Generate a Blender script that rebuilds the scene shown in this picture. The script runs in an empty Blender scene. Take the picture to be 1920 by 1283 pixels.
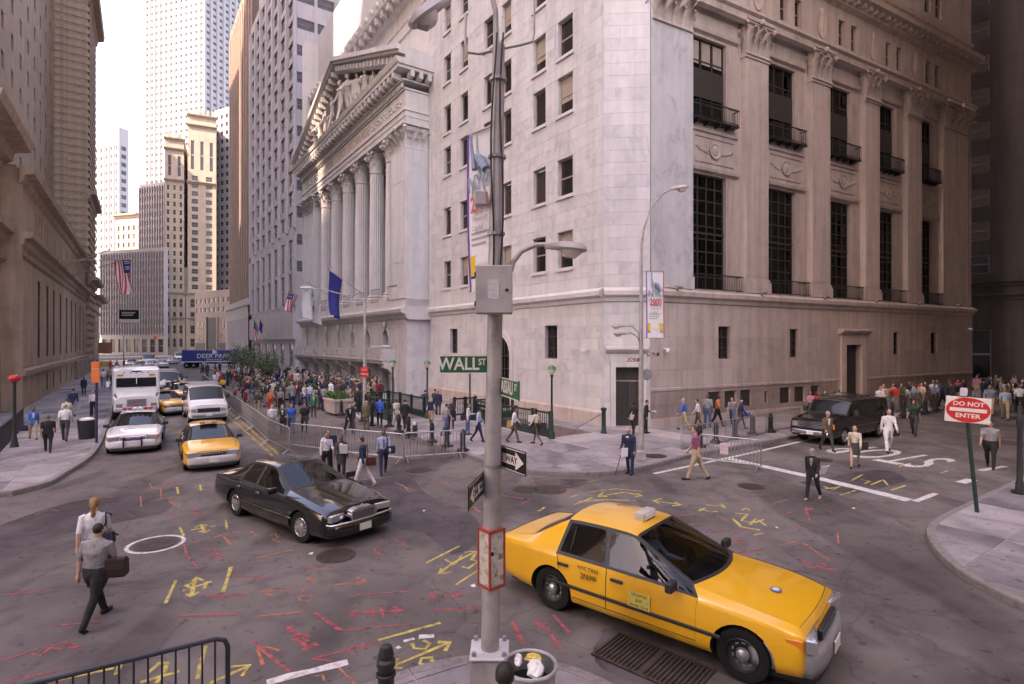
import bpy, bmesh, math, random
import numpy as np
from mathutils import Vector, Matrix
from mathutils.bvhtree import BVHTree
from mathutils.geometry import tessellate_polygon
R = math.radians
random.seed(7)
sc = bpy.context.scene
COL = sc.collection
# ---------------------------------------------------------------- camera, world, sun, exposure
CAMH, FPX, CX, CY = 4.5, 1040.0, 960.0, 641.0
cam = bpy.data.cameras.new('camera')
cam.sensor_fit = 'HORIZONTAL'; cam.sensor_width = 36.0; cam.lens = 36.0 * FPX / 1920.0
cam.clip_start = 0.05; cam.clip_end = 3000
camo = bpy.data.objects.new('camera', cam); COL.objects.link(camo)
camo.location = (0, 0, CAMH); camo.rotation_euler = (R(90), 0, 0)
sc.camera = camo
SUN_AZ, SUN_EL = R(-143), R(46)          # azimuth from the view axis (+Y), clockwise
world = bpy.data.worlds.new('World'); sc.world = world; world.use_nodes = True
wn = world.node_tree.nodes; wl = world.node_tree.links
bg = wn['Background']
sky = wn.new('ShaderNodeTexSky'); sky.sky_type = 'NISHITA'; sky.sun_disc = False
sky.sun_elevation = SUN_EL; sky.sun_rotation = SUN_AZ
sky.air_density = 1.0; sky.dust_density = 2.0; sky.ozone_density = 1.0
wl.new(sky.outputs[0], bg.inputs[0]); bg.inputs[1].default_value = 0.15
sun = bpy.data.lights.new('sun', 'SUN'); sun.energy = 2.2; sun.angle = R(0.5); sun.color = (1, .93, .82)
suno = bpy.data.objects.new('sun', sun); COL.objects.link(suno)
sd = Vector((math.sin(SUN_AZ) * math.cos(SUN_EL), math.cos(SUN_AZ) * math.cos(SUN_EL), math.sin(SUN_EL)))
suno.rotation_euler = sd.to_track_quat('Z', 'Y').to_euler()
vs = sc.view_settings
vs.view_transform = 'Standard'; vs.look = 'None'; vs.gamma = 1; vs.use_curve_mapping = False
vs.exposure = 2.72
try:
    vs.use_white_balance = True; vs.white_balance_temperature = 8500; vs.white_balance_tint = 27
except Exception: pass
sc.cycles.use_denoising = True
sc.cycles.max_bounces = 5; sc.cycles.diffuse_bounces = 2; sc.cycles.glossy_bounces = 3
sc.cycles.transparent_max_bounces = 8; sc.cycles.caustics_reflective = False; sc.cycles.caustics_refractive = False
sc.cycles.sample_clamp_indirect = 6
# ---------------------------------------------------------------- helpers
def G(u, v, z=0.0):
    Y = FPX * (CAMH - z) / (v - CY); return Vector(((u - CX) / FPX * Y, Y, z))
def at(u, v, Y): return Vector(((u - CX) / FPX * Y, Y, CAMH + (CY - v) / FPX * Y))
Bd = Vector((-.56760, .82330, 0)); Wd = Vector((.87601, .48229, 0)); Ld = Vector((-.5557, .8314, 0)).normalized()
SWd = Vector((.82, .57, 0)).normalized()
def link(o, parent=None):
    COL.objects.link(o)
    if parent is not None: o.parent = parent
    return o
def tag(o, label=None, cat=None, group=None, kind=None):
    if label: o['label'] = label
    if cat: o['category'] = cat
    if group: o['group'] = group
    if kind: o['kind'] = kind
    return o
def thing(name, label, cat, loc=(0, 0, 0), rz=0.0, group=None):
    o = bpy.data.objects.new(name, None); o.empty_display_size = .3
    o.location = loc; o.rotation_euler = (0, 0, rz); link(o); return tag(o, label, cat, group)
def ang(d): return math.atan2(d.y, d.x)
class MB:
    def __init__(s, M=None):
        s.v = []; s.f = []; s.m = []; s.M = M or Matrix.Identity(4); s.c = 0
    def add(s, vs, fs, m=None):
        o = len(s.v); M = s.M
        s.v.extend([(M @ Vector(p))[:] for p in vs]); s.f.extend([tuple(i + o for i in f) for f in fs])
        s.m.extend([s.c if m is None else m] * len(fs)); return s
    def box(s, x0, x1, y0, y1, z0, z1, m=None):
        return s.add([(x0, y0, z0), (x1, y0, z0), (x1, y1, z0), (x0, y1, z0), (x0, y0, z1), (x1, y0, z1), (x1, y1, z1), (x0, y1, z1)],
                     [(0, 3, 2, 1), (4, 5, 6, 7), (0, 1, 5, 4), (1, 2, 6, 5), (2, 3, 7, 6), (3, 0, 4, 7)], m)
    def cbox(s, c, d, m=None): return s.box(c[0]-d[0]/2, c[0]+d[0]/2, c[1]-d[1]/2, c[1]+d[1]/2, c[2]-d[2]/2, c[2]+d[2]/2, m)
    def bbox(s, x0, x1, y0, y1, z0, z1, b=.01, m=None):          # box with chamfered vertical and top edges
        def ring(i, z): return [(x0+i+b, y0+i, z), (x1-i-b, y0+i, z), (x1-i, y0+i+b, z), (x1-i, y1-i-b, z), (x1-i-b, y1-i, z), (x0+i+b, y1-i, z), (x0+i, y1-i-b, z), (x0+i, y0+i+b, z)]
        return s.loft([ring(b, z0), ring(0, z0 + b), ring(0, z1 - b), ring(b, z1)], True, m)
    def loft(s, rings, cap=True, m=None, closed=True):
        n = len(rings[0]); vs = [p for r in rings for p in r]; fs = []
        for i in range(len(rings) - 1):
            for j in range(n if closed else n - 1):
                k = (j + 1) % n; fs.append((i*n+j, i*n+k, (i+1)*n+k, (i+1)*n+j))
        if cap and closed:
            fs.append(tuple(range(n))[::-1]); fs.append(tuple((len(rings)-1)*n + j for j in range(n)))
        return s.add(vs, fs, m)
    def tube(s, pts, r, n=8, m=None, cap=True):
        pts = [Vector(p) for p in pts]; k = len(pts); rr = r if isinstance(r, (list, tuple)) else [r] * k
        rings = []; ref = None
        for i, p in enumerate(pts):
            t = (pts[min(i+1, k-1)] - pts[max(i-1, 0)]).normalized()
            if ref is None: ref = Vector((0, 0, 1)) if abs(t.z) < .9 else Vector((0, 1, 0))
            a = t.cross(ref).normalized(); b = a.cross(t).normalized(); ref = b
            rings.append([p + (a * math.cos(2*math.pi*j/n) + b * math.sin(2*math.pi*j/n)) * rr[i] for j in range(n)])
        return s.loft(rings, cap, m)
    def lathe(s, prof, n=16, c=(0, 0, 0), m=None, cap=True, ax='z', flute=0):
        rings = []
        for r, z in prof:
            ring = []
            for j in range(n):
                a = 2*math.pi*j/n; q = r * (1 - (flute if j % 2 else 0)); x, y = q*math.cos(a), q*math.sin(a)
                ring.append((c[0]+x, c[1]+y, c[2]+z) if ax == 'z' else ((c[0]+z, c[1]+x, c[2]+y) if ax == 'x' else (c[0]+x, c[1]+z, c[2]+y)))
            rings.append(ring)
        return s.loft(rings, cap, m)
    def prism(s, poly, z0, z1, m=None):
        n = len(poly); s.add([(p[0], p[1], z) for z in (z0, z1) for p in poly], [(i, (i+1) % n, n+(i+1) % n, n+i) for i in range(n)], m)
        for tri in tessellate_polygon([[Vector((p[0], p[1], 0)) for p in poly]]):
            a = [poly[i] for i in tri]
            s.add([(p[0], p[1], z1) for p in a], [(0, 1, 2)], m); s.add([(p[0], p[1], z0) for p in a], [(0, 2, 1)], m)
        return s
    def profile(s, poly, x0, x1, m=None):                         # (y,z) outline pushed along x
        n = len(poly); s.add([(x, p[0], p[1]) for x in (x0, x1) for p in poly], [(i, (i+1) % n, n+(i+1) % n, n+i) for i in range(n)], m)
        for tri in tessellate_polygon([[Vector((p[0], p[1], 0)) for p in poly]]):
            for x in (x0, x1): s.add([(x, poly[i][0], poly[i][1]) for i in tri], [(0, 1, 2)], m)
        return s
    def ball(s, c, r, n=10, k=6, m=None):
        if not isinstance(r, (list, tuple)): r = (r, r, r)
        rings = [[(c[0]+r[0]*math.sin(a)*math.cos(2*math.pi*j/n), c[1]+r[1]*math.sin(a)*math.sin(2*math.pi*j/n), c[2]-r[2]*math.cos(a)) for j in range(n)]
                 for a in [math.pi*(i+.08)/(k+.16) for i in range(k+1)]]
        return s.loft(rings, True, m)
    def wall(s, s0, s1, z0, z1, holes=(), y=0.0, rev=.35, m=None, mr=None):
        xs = sorted({s0, s1, *[h[0] for h in holes], *[h[1] for h in holes]}); zs = sorted({z0, z1, *[h[2] for h in holes], *[h[3] for h in holes]})
        for z_a, z_b in zip(zs, zs[1:]):
            run = None
            for a, b in list(zip(xs, xs[1:])) + [(None, None)]:
                hole = a is None or any(h[0] < (a+b)/2 < h[1] and h[2] < (z_a+z_b)/2 < h[3] for h in holes)
                if hole:
                    if run: s.add([(run[0], y, z_a), (run[1], y, z_a), (run[1], y, z_b), (run[0], y, z_b)], [(0, 1, 2, 3)], m); run = None
                else: run = (run[0], b) if run else (a, b)
        for a, b, c, d in holes:
            s.add([(a, y, c), (b, y, c), (b, y, d), (a, y, d), (a, y+rev, c), (b, y+rev, c), (b, y+rev, d), (a, y+rev, d)],
                  [(0, 4, 5, 1), (1, 5, 6, 2), (2, 6, 7, 3), (3, 7, 4, 0)], mr if mr is not None else m)
        return s
    def mesh(s, name, mats, smooth=False):
        me = bpy.data.meshes.new(name); me.from_pydata(s.v, [], s.f)
        if not isinstance(mats, (list, tuple)): mats = [mats]
        for q in mats: me.materials.append(q)
        if len(mats) > 1: me.polygons.foreach_set('material_index', s.m)
        me.validate(); bm = bmesh.new(); bm.from_mesh(me); bmesh.ops.remove_doubles(bm, verts=bm.verts, dist=1e-5)
        bmesh.ops.recalc_face_normals(bm, faces=bm.faces); bm.to_mesh(me); bm.free()
        if smooth:
            me.polygons.foreach_set('use_smooth', [True] * len(me.polygons))
            if smooth != 'all':
                try: me.set_sharp_from_angle(angle=R(40))
                except Exception: pass
        return me
    def obj(s, name, mats, parent=None, smooth=False, loc=None):
        o = bpy.data.objects.new(name, s.mesh(name, mats, smooth)); link(o, parent)
        if loc is not None: o.location = loc
        return o
def inst(name, me, parent=None, loc=(0, 0, 0), M=None):
    o = bpy.data.objects.new(name, me); link(o, parent)
    if M is not None: o.matrix_local = M
    else: o.location = loc
    return o
def struct(o): o['kind'] = 'structure'; return o
def dup(root, loc=None, rz=None, swap=None, parent=None):
    c = root.copy(); COL.objects.link(c); c.parent = parent
    if parent is not None: c.matrix_parent_inverse = root.matrix_parent_inverse.copy()
    if loc is not None: c.location = loc
    if rz is not None: c.rotation_euler = (0, 0, rz)
    if swap and c.type == 'MESH':
        for sl in c.material_slots:
            if sl.material and sl.material.name in swap:
                k = swap[sl.material.name]; sl.link = 'OBJECT'; sl.material = k
    for ch in root.children: dup(ch, swap=swap, parent=c)
    return c
TMP = bpy.data.scenes.new('scratch')
def evaluate(o):
    TMP.collection.objects.link(o)
    with bpy.context.temp_override(scene=TMP, view_layer=TMP.view_layers[0]):
        dg = bpy.context.evaluated_depsgraph_get(); return bpy.data.meshes.new_from_object(o.evaluated_get(dg))
def text_mesh(txt, h, mat, depth=.0, key=None, narrow=1.0, bold=0.0):
    cu = bpy.data.curves.new('lettering', 'FONT'); cu.body = txt; cu.size = h / .7; cu.align_x = 'CENTER'; cu.align_y = 'CENTER'
    cu.extrude = depth; cu.resolution_u = 3; cu.offset = bold
    o = bpy.data.objects.new('lettering', cu); me = evaluate(o)
    bpy.data.objects.remove(o); bpy.data.curves.remove(cu)
    for v in me.vertices: v.co.x *= narrow
    me.materials.clear(); me.materials.append(mat); me.name = 'lettering'; return me
def lettering(txt, h, mat, parent, M, narrow=1.0, depth=.002, bold=0.0, name='lettering'):
    """text in the local x(right) z(up) plane facing -y"""
    return inst(name, text_mesh(txt, h, mat, depth, narrow=narrow, bold=bold), parent, M=M @ Matrix.Rotation(R(90), 4, 'X'))
T3 = Matrix.Translation
def RZ(a): return Matrix.Rotation(a, 4, 'Z')
# ---------------------------------------------------------------- materials
MT = {}
def mat(name, col, rough=.6, var=.12, scale=2.0, bump=0.0, bscale=30, metal=0.0, coat=0.0, spec=.5, streak=0.0, col2=None):
    if name in MT: return MT[name]
    m = bpy.data.materials.new(name); m.use_nodes = True; MT[name] = m
    nt = m.node_tree; N = nt.nodes; L = nt.links; p = N['Principled BSDF']
    p.inputs['Roughness'].default_value = rough; p.inputs['Metallic'].default_value = metal
    p.inputs['Coat Weight'].default_value = coat; p.inputs['Coat Roughness'].default_value = .04
    p.inputs['Specular IOR Level'].default_value = spec
    c = (*col, 1)
    if var <= 0: p.inputs['Base Color'].default_value = c
    else:
        tc = N.new('ShaderNodeTexCoord'); mp = N.new('ShaderNodeMapping'); L.new(tc.outputs['Object'], mp.inputs[0])
        no = N.new('ShaderNodeTexNoise'); no.inputs['Scale'].default_value = scale; no.inputs['Detail'].default_value = 6; no.inputs['Roughness'].default_value = .65
        L.new(mp.outputs[0], no.inputs['Vector'])
        rp = N.new('ShaderNodeValToRGB'); L.new(no.outputs['Fac'], rp.inputs[0])
        d = col2 or tuple(max(0, x * (1 - 2.2*var)) for x in col); b = tuple(min(1, x * (1 + var)) for x in col)
        rp.color_ramp.elements[0].position = .28; rp.color_ramp.elements[0].color = (*d, 1)
        rp.color_ramp.elements[1].position = .68; rp.color_ramp.elements[1].color = (*b, 1)
        e = rp.color_ramp.elements.new(.48); e.color = c
        out = rp.outputs[0]
        if streak > 0:
            mp2 = N.new('ShaderNodeMapping'); mp2.inputs['Scale'].default_value = (1.6, 1.6, .12); L.new(tc.outputs['Object'], mp2.inputs[0])
            n2 = N.new('ShaderNodeTexNoise'); n2.inputs['Scale'].default_value = 1.3; n2.inputs['Detail'].default_value = 5; L.new(mp2.outputs[0], n2.inputs['Vector'])
            r2 = N.new('ShaderNodeValToRGB'); r2.color_ramp.elements[0].position = .35; r2.color_ramp.elements[1].position = .6
            r2.color_ramp.elements[0].color = (1-streak, 1-streak, 1-streak*1.05, 1); r2.color_ramp.elements[1].color = (1, 1, 1, 1); L.new(n2.outputs['Fac'], r2.inputs[0])
            mx = N.new('ShaderNodeMixRGB'); mx.blend_type = 'MULTIPLY'; mx.inputs[0].default_value = 1; L.new(out, mx.inputs[1]); L.new(r2.outputs[0], mx.inputs[2]); out = mx.outputs[0]
        L.new(out, p.inputs['Base Color'])
        if bump > 0:
            nb = N.new('ShaderNodeTexNoise'); nb.inputs['Scale'].default_value = bscale; nb.inputs['Detail'].default_value = 4; L.new(tc.outputs['Object'], nb.inputs['Vector'])
            bp = N.new('ShaderNodeBump'); bp.inputs['Strength'].default_value = bump; bp.inputs['Distance'].default_value = .02; L.new(nb.outputs['Fac'], bp.inputs['Height']); L.new(bp.outputs[0], p.inputs['Normal'])
    return m
def marble(name, col, vein, vs_=.6, amount=.55):
    m = mat(name, col, .55, .05, .7, .08, 14, streak=.13); nt = m.node_tree; N = nt.nodes; L = nt.links; p = N['Principled BSDF']
    src = p.inputs['Base Color'].links[0].from_socket
    tc = N.new('ShaderNodeTexCoord'); mp = N.new('ShaderNodeMapping'); mp.inputs['Rotation'].default_value = (.3, .5, .6); mp.inputs['Scale'].default_value = (1, 1, .7); L.new(tc.outputs['Object'], mp.inputs[0])
    no = N.new('ShaderNodeTexNoise'); no.inputs['Scale'].default_value = vs_; no.inputs['Detail'].default_value = 8; no.inputs['Roughness'].default_value = .62; no.inputs['Distortion'].default_value = 1.8
    L.new(mp.outputs[0], no.inputs['Vector'])
    rp = N.new('ShaderNodeValToRGB'); e = rp.color_ramp.elements; e[0].position = .40; e[0].color = (1, 1, 1, 1); e[1].position = .54; e[1].color = (1, 1, 1, 1)
    k = e.new(.47); k.color = (1-amount, 1-amount, 1-amount, 1); L.new(no.outputs['Fac'], rp.inputs[0])
    n2 = N.new('ShaderNodeTexNoise'); n2.inputs['Scale'].default_value = vs_*1.7; n2.inputs['Detail'].default_value = 3; L.new(tc.outputs['Object'], n2.inputs['Vector'])
    r2 = N.new('ShaderNodeValToRGB'); r2.color_ramp.elements[0].position = .45; r2.color_ramp.elements[1].position = .6; L.new(n2.outputs['Fac'], r2.inputs[0])
    iv = N.new('ShaderNodeMath'); iv.operation = 'SUBTRACT'; iv.inputs[0].default_value = 1; L.new(rp.outputs[0], iv.inputs[1])
    mu = N.new('ShaderNodeMath'); mu.operation = 'MULTIPLY'; L.new(iv.outputs[0], mu.inputs[0]); L.new(r2.outputs[0], mu.inputs[1])
    mx = N.new('ShaderNodeMixRGB'); L.new(mu.outputs[0], mx.inputs[0]); L.new(src, mx.inputs[1]); mx.inputs[2].default_value = (*vein, 1); L.new(mx.outputs[0], p.inputs['Base Color'])
    return m
def asphalt(name, col, seed=0):
    m = mat(name, col, .88, .10, 46, .5, 160, spec=.12); nt = m.node_tree; N = nt.nodes; L = nt.links; p = N['Principled BSDF']
    src = p.inputs['Base Color'].links[0].from_socket; tc = N.new('ShaderNodeTexCoord')
    def layer(src, scale, lo, hi, dark, det=5, dist=0., stretch=None):
        mp = N.new('ShaderNodeMapping'); mp.inputs['Location'].default_value = (seed, seed*.3, 0); L.new(tc.outputs['Object'], mp.inputs[0])
        if stretch: mp.inputs['Rotation'].default_value = (0, 0, stretch[0]); mp.inputs['Scale'].default_value = stretch[1]
        n = N.new('ShaderNodeTexNoise'); n.inputs['Scale'].default_value = scale; n.inputs['Detail'].default_value = det; n.inputs['Distortion'].default_value = dist; L.new(mp.outputs[0], n.inputs['Vector'])
        r = N.new('ShaderNodeValToRGB'); r.color_ramp.elements[0].position = lo; r.color_ramp.elements[1].position = hi
        r.color_ramp.elements[0].color = (*dark, 1); r.color_ramp.elements[1].color = (1, 1, 1, 1); L.new(n.outputs['Fac'], r.inputs[0])
        x = N.new('ShaderNodeMixRGB'); x.blend_type = 'MULTIPLY'; x.inputs[0].default_value = 1; L.new(src, x.inputs[1]); L.new(r.outputs[0], x.inputs[2]); return x.outputs[0]
    src = layer(src, .35, .38, .62, (.66, .66, .68)); src = layer(src, 1.7, .34, .52, (.78, .78, .8), 8, .6)
    src = layer(src, .5, .40, .47, (.72, .72, .72), 2, .2, (R(35), (1.0, .22, 1)))
    src = layer(src, 6, .28, .38, (.6, .58, .58), 3)
    vo = N.new('ShaderNodeTexVoronoi'); vo.feature = 'DISTANCE_TO_EDGE'; vo.inputs['Scale'].default_value = .33
    nz = N.new('ShaderNodeTexNoise'); nz.inputs['Scale'].default_value = 1.5; nz.inputs['Detail'].default_value = 6
    L.new(tc.outputs['Object'], nz.inputs['Vector']); ad = N.new('ShaderNodeMixRGB'); ad.blend_type = 'ADD'; ad.inputs[0].default_value = .7; L.new(tc.outputs['Object'], ad.inputs[1]); L.new(nz.outputs['Color'], ad.inputs[2]); L.new(ad.outputs[0], vo.inputs['Vector'])
    r = N.new('ShaderNodeValToRGB'); r.color_ramp.elements[0].position = .0; r.color_ramp.elements[1].position = .012; r.color_ramp.elements[0].color = (.45, .45, .45, 1); r.color_ramp.elements[1].color = (1, 1, 1, 1); L.new(vo.outputs['Distance'], r.inputs[0])
    x = N.new('ShaderNodeMixRGB'); x.blend_type = 'MULTIPLY'; x.inputs[0].default_value = .38; L.new(src, x.inputs[1]); L.new(r.outputs[0], x.inputs[2])
    L.new(x.outputs[0], p.inputs['Base Color']); return m
M_MARB = marble('white_marble', (.575, .55, .56), (.35, .33, .37), .55, .6)
M_MARB2 = mat('smooth_stone', (.58, .545, .54), .6, .06, 1.2, .06, 20, streak=.10)
M_LIME = mat('wall_street_stone', (.52, .42, .38), .7, .08, 1.0, .08, 18, streak=.2)
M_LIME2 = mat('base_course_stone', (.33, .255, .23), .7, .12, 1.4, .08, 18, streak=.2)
M_TAN = mat('tan_limestone', (.47, .345, .255), .75, .10, .8, .1, 14, streak=.25)
M_TAN2 = mat('brown_limestone', (.40, .295, .225), .75, .10, .8, .1, 14, streak=.25)
M_JOINT = mat('mortar', (.40, .35, .35), .9, .1)
M_ASPH = asphalt('asphalt', (.20, .172, .163))
M_PATCH = asphalt('asphalt_patch', (.135, .113, .115), 9)
M_WALK = asphalt('sidewalk_concrete', (.41, .365, .37), 3)
M_WALK2 = asphalt('sidewalk_concrete_worn', (.37, .33, .335), 5)
M_KERB = mat('granite_kerb', (.22, .19, .18), .75, .2, 6, .2, 40)
M_GLASS = mat('window_glass', (.018, .016, .016), .06, 0, spec=.55)
M_GLASSB = mat('window_glass_blue', (.05, .055, .085), .1, .2, .2, spec=.7)
M_GLASSG = mat('hall_glass', (.012, .016, .010), .12, .3, .8, spec=.4)
M_FRAME = mat('window_frame', (.33, .25, .20), .6, .1)
M_FRAMED = mat('dark_bronze', (.045, .036, .034), .5, .15, 4)
M_LOUV = mat('louvre_metal', (.11, .085, .08), .6, .1)
M_SHADE = mat('drawn_shade', (.34, .28, .24), .8, .1)
M_IRON = mat('black_iron', (.022, .021, .024), .5, .2, 8)
M_GREEN = mat('green_painted_iron', (.013, .038, .032), .45, .2, 6)
M_STEEL = mat('galvanised_steel', (.36, .35, .36), .42, .18, 5, metal=.75)
M_POLE = mat('pole_paint', (.42, .385, .38), .5, .16, 3, .05, 30, metal=.25, streak=.2)
M_WHITEP = mat('road_paint_white', (.60, .57, .56), .8, .2, 9, col2=(.28, .25, .25))
M_YEL = mat('spray_yellow', (.56, .44, .12), .85, .2, 9, col2=(.24, .19, .10))
M_YELL = mat('line_yellow', (.52, .36, .10), .85, .2, 9, col2=(.2, .15, .09))
M_RED = mat('spray_red', (.38, .085, .095), .85, .2, 9, col2=(.17, .075, .08))
M_ORA = mat('spray_orange', (.50, .17, .09), .85, .2, 9, col2=(.2, .10, .085))
def worn(m, scale=7.0, lo=.36, hi=.5, keep=.25):
    nt = m.node_tree; N = nt.nodes; L = nt.links; p = N['Principled BSDF']; tc = N.new('ShaderNodeTexCoord'); n = N.new('ShaderNodeTexNoise'); n.inputs['Scale'].default_value = scale; n.inputs['Detail'].default_value = 8; n.inputs['Roughness'].default_value = .75; L.new(tc.outputs['Object'], n.inputs['Vector'])
    r = N.new('ShaderNodeValToRGB'); r.color_ramp.elements[0].position = lo; r.color_ramp.elements[1].position = hi; r.color_ramp.elements[0].color = (keep, keep, keep, 1); L.new(n.outputs['Fac'], r.inputs[0]); L.new(r.outputs[0], p.inputs['Alpha'])
for _m in (M_YEL, M_RED, M_ORA): worn(_m, 6, .34, .56, .38)
worn(M_WHITEP, 5, .33, .48, .5); worn(M_YELL, 5, .38, .6, .15)
M_WHITE = mat('white_paint', (.78, .76, .76), .35, .04, 3)
M_BLACK = mat('black_rubber', (.014, .014, .014), .8, .1, spec=.2)
M_CHROME = mat('chrome', (.75, .75, .76), .12, 0, metal=1.0)
M_SIGNG = mat('sign_green', (.008, .115, .045), .4, .06, 4)
M_SIGNR = mat('sign_red', (.62, .03, .025), .4, .06, 4)
M_SIGNW = mat('sign_white', (.72, .66, .62), .4, .06, 4)
M_SIGNK = mat('sign_black', (.012, .011, .012), .4, .1, 4)
M_SIGNB = mat('sign_brown', (.10, .028, .026), .45, .1, 4)
# ---------------------------------------------------------------- ground
def flat(poly, holes=(), z=0.0):
    mb = MB(); loops = [[Vector((p[0], p[1], 0)) for p in poly]] + [[Vector((p[0], p[1], 0)) for p in h] for h in holes]
    pts = [p for l in loops for p in l]; mb.add([(p.x, p.y, z) for p in pts], [tuple(t) for t in tessellate_polygon(loops)]); return mb
def off(p, d, t, n=0.0):
    q = Vector((p[0], p[1], 0)) + d * t + Vector((-d.y, d.x, 0)) * n; return (q.x, q.y)
C0 = Vector((4.72, 28.54, 0)); C1 = Vector((7.06, 28.36, 0))      # corner of the exchange annex
# subway stair pits beside the annex wall (rectangles in wall coordinates)
nB = Vector((-Bd.y, Bd.x, 0))                                      # outward from the Broad St wall
def BW(t, d): q = C0 + Bd * t + nB * d; return (q.x, q.y)
PIT1 = [BW(-1.0, 1.7), BW(5.8, 1.7), BW(5.8, 4.2), BW(-1.0, 4.2)]
PIT2 = [BW(8.4, 6.2), BW(13.6, 6.2), BW(13.6, 8.2), BW(8.4, 8.2)]
road = struct(flat([(-600, -120), (600, -120), (600, 900), (-600, 900)], [PIT1, PIT2]).obj('road', M_ASPH))
def smooth_line(pts, k=4):
    out = []; n = len(pts)
    for i in range(n - 1):
        p0, p1, p2, p3 = [Vector(pts[max(0, min(n-1, j))]) for j in (i-1, i, i+1, i+2)]
        for s in range(k):
            t = s / k; out.append(tuple(.5 * ((2*p1) + (p2-p0)*t + (2*p0-5*p1+4*p2-p3)*t*t + (3*p1-p0-3*p2+p3)*t**3)))
    out.append(tuple(pts[-1])); return out
def inside(p, poly):
    c = False; j = len(poly) - 1
    for i in range(len(poly)):
        a, b = poly[i], poly[j]
        if (a[1] > p[1]) != (b[1] > p[1]) and p[0] < (b[0]-a[0])*(p[1]-a[1])/(b[1]-a[1]) + a[0]: c = not c
        j = i
    return c
def clip(poly, ca):                                                # clip a polygon by a convex one
    out = list(poly)
    for i in range(len(ca)):
        a, b = ca[i], ca[(i+1) % len(ca)]; inp = out; out = []
        if not inp: break
        def sd_(p): return (b[0]-a[0])*(p[1]-a[1]) - (b[1]-a[1])*(p[0]-a[0])
        for j in range(len(inp)):
            p, q = inp[j-1], inp[j]; sp, sq = sd_(p), sd_(q)
            if (sp >= 0) != (sq >= 0):
                t = sp / (sp - sq); out.append((p[0]+(q[0]-p[0])*t, p[1]+(q[1]-p[1])*t))
            if sq >= 0: out.append(q)
    return out
SW = .15
def sidewalk(name, kerb, back, flag, ax, holes=(), area=None, mw=None):
    """kerb: open line of kerb points, back: points closing the polygon; flags laid as pieces on top"""
    poly = list(kerb) + list(back); base = flat(poly, holes, SW - .012)
    n = len(kerb)
    for i in range(n - 1):
        a, b = kerb[i], kerb[i+1]; base.add([(a[0], a[1], 0), (b[0], b[1], 0), (b[0], b[1], SW-.012), (a[0], a[1], SW-.012)], [(0, 1, 2, 3)])
    o = struct(base.obj(name, M_JOINT))
    # kerb stones
    area2 = sum(poly[i-1][0]*poly[i][1] - poly[i][0]*poly[i-1][1] for i in range(len(poly))); sg = 1 if area2 > 0 else -1
    ln = [Vector((p[0], p[1], 0)) for p in kerb]; nr = []
    for i in range(n):
        d = (ln[min(i+1, n-1)] - ln[max(i-1, 0)]).normalized(); nr.append(Vector((-d.y, d.x, 0)) * sg)
    acc = 0; st = 0
    for i in range(1, n):
        acc += (ln[i]-ln[i-1]).length
        if acc > 1.7 or i == n-1:
            mb = MB(); rings = []
            for k in range(st, i+1):
                p = ln[k] - nr[k]*.012; q = p + nr[k]*.17; g = .01 if k in (st, i) else 0
                t = (ln[min(k+1, n-1)]-ln[max(k-1, 0)]).normalized() * (g if k == st else -g); p = p+t; q = q+t
                rings.append([(p.x, p.y, .005), (p.x, p.y, SW-.02), (p.x+nr[k].x*.02, p.y+nr[k].y*.02, SW+.003), (q.x, q.y, SW+.003), (q.x, q.y, .005)])
            mb.loft(rings); mb.obj('kerb_stone', M_KERB, o); acc = 0; st = i
    # paving flags
    orient = poly if sg > 0 else poly[::-1]
    ay = Vector((-ax.y, ax.x, 0)); ref = Vector((kerb[0][0], kerb[0][1], 0))
    us = [(Vector((p[0], p[1], 0))-ref).dot(ax) for p in poly]; ws = [(Vector((p[0], p[1], 0))-ref).dot(ay) for p in poly]
    flags = []
    for i in range(int(min(us)//flag), int(max(us)//flag)+1):
        for j in range(int(min(ws)//flag), int(max(ws)//flag)+1):
            g = .012; c = [ref+ax*x+ay*y for x, y in ((i*flag+g, j*flag+g), ((i+1)*flag-g, j*flag+g), ((i+1)*flag-g, (j+1)*flag-g), (i*flag+g, (j+1)*flag-g))]
            if area and not area((c[0]+c[2])/2): continue
            p = clip(orient, [(q.x, q.y) for q in c])
            if len(p) < 3: continue
            pc = [(x, y) for x, y in p]; mid = (sum(x for x, y in pc)/len(pc), sum(y for x, y in pc)/len(pc))
            if any(inside(mid, h) or any(inside(q, h) for q in pc) for h in holes): continue
            flags.append((math.hypot(*mid), pc))
    flags.sort(key=lambda x: x[0]); rest = MB()
    for k, (d, pc) in enumerate(flags):
        mb = MB() if k < 290 else rest
        mb.prism(pc, SW-.01, SW+random.uniform(-.002, .002))
        if k < 290: mb.obj('paving_flag', random.choice([M_WALK, M_WALK, M_WALK2]), o)
    if rest.f: tag(rest.obj('paving_flags_far', M_WALK, o), kind='stuff')
    return o
kN = [off((-2.6, 22.8), Bd, t) for t in (150, 120, 95, 75, 60, 48, 38, 30, 24, 19, 14.5, 10.5, 7, 3.5)] + [(-2.6, 22.8)]
kN += smooth_line([(-1.91, 21.87), (-.55, 19.9), (.54, 18.95), (2.06, 18.55), (3.25, 18.7), (4.28, 19.2), (5.33, 20.09), (6.74, 21.35)], 3)
kN += [off((6.74, 21.35), SWd, t) for t in (1.7, 3.4, 5.2, 7, 9, 11, 13.5, 16, 19, 22, 26, 30, 38, 50)]
sideN = sidewalk('sidewalk_exchange', kN, [(60, 62), (-20, 130), off((-2.6, 22.8), Bd, 150, 0)][:2], 1.55, Bd, [PIT1, PIT2],
                 area=lambda c: (c - C0).dot(nB) > -.4 or ((c - C1).dot(Vector((Wd.y, -Wd.x, 0))) > -.3 and c.y < 60 and (c-C1).dot(Wd) > -.5) if (c - C0).dot(Bd) > -8 else True)
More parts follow.
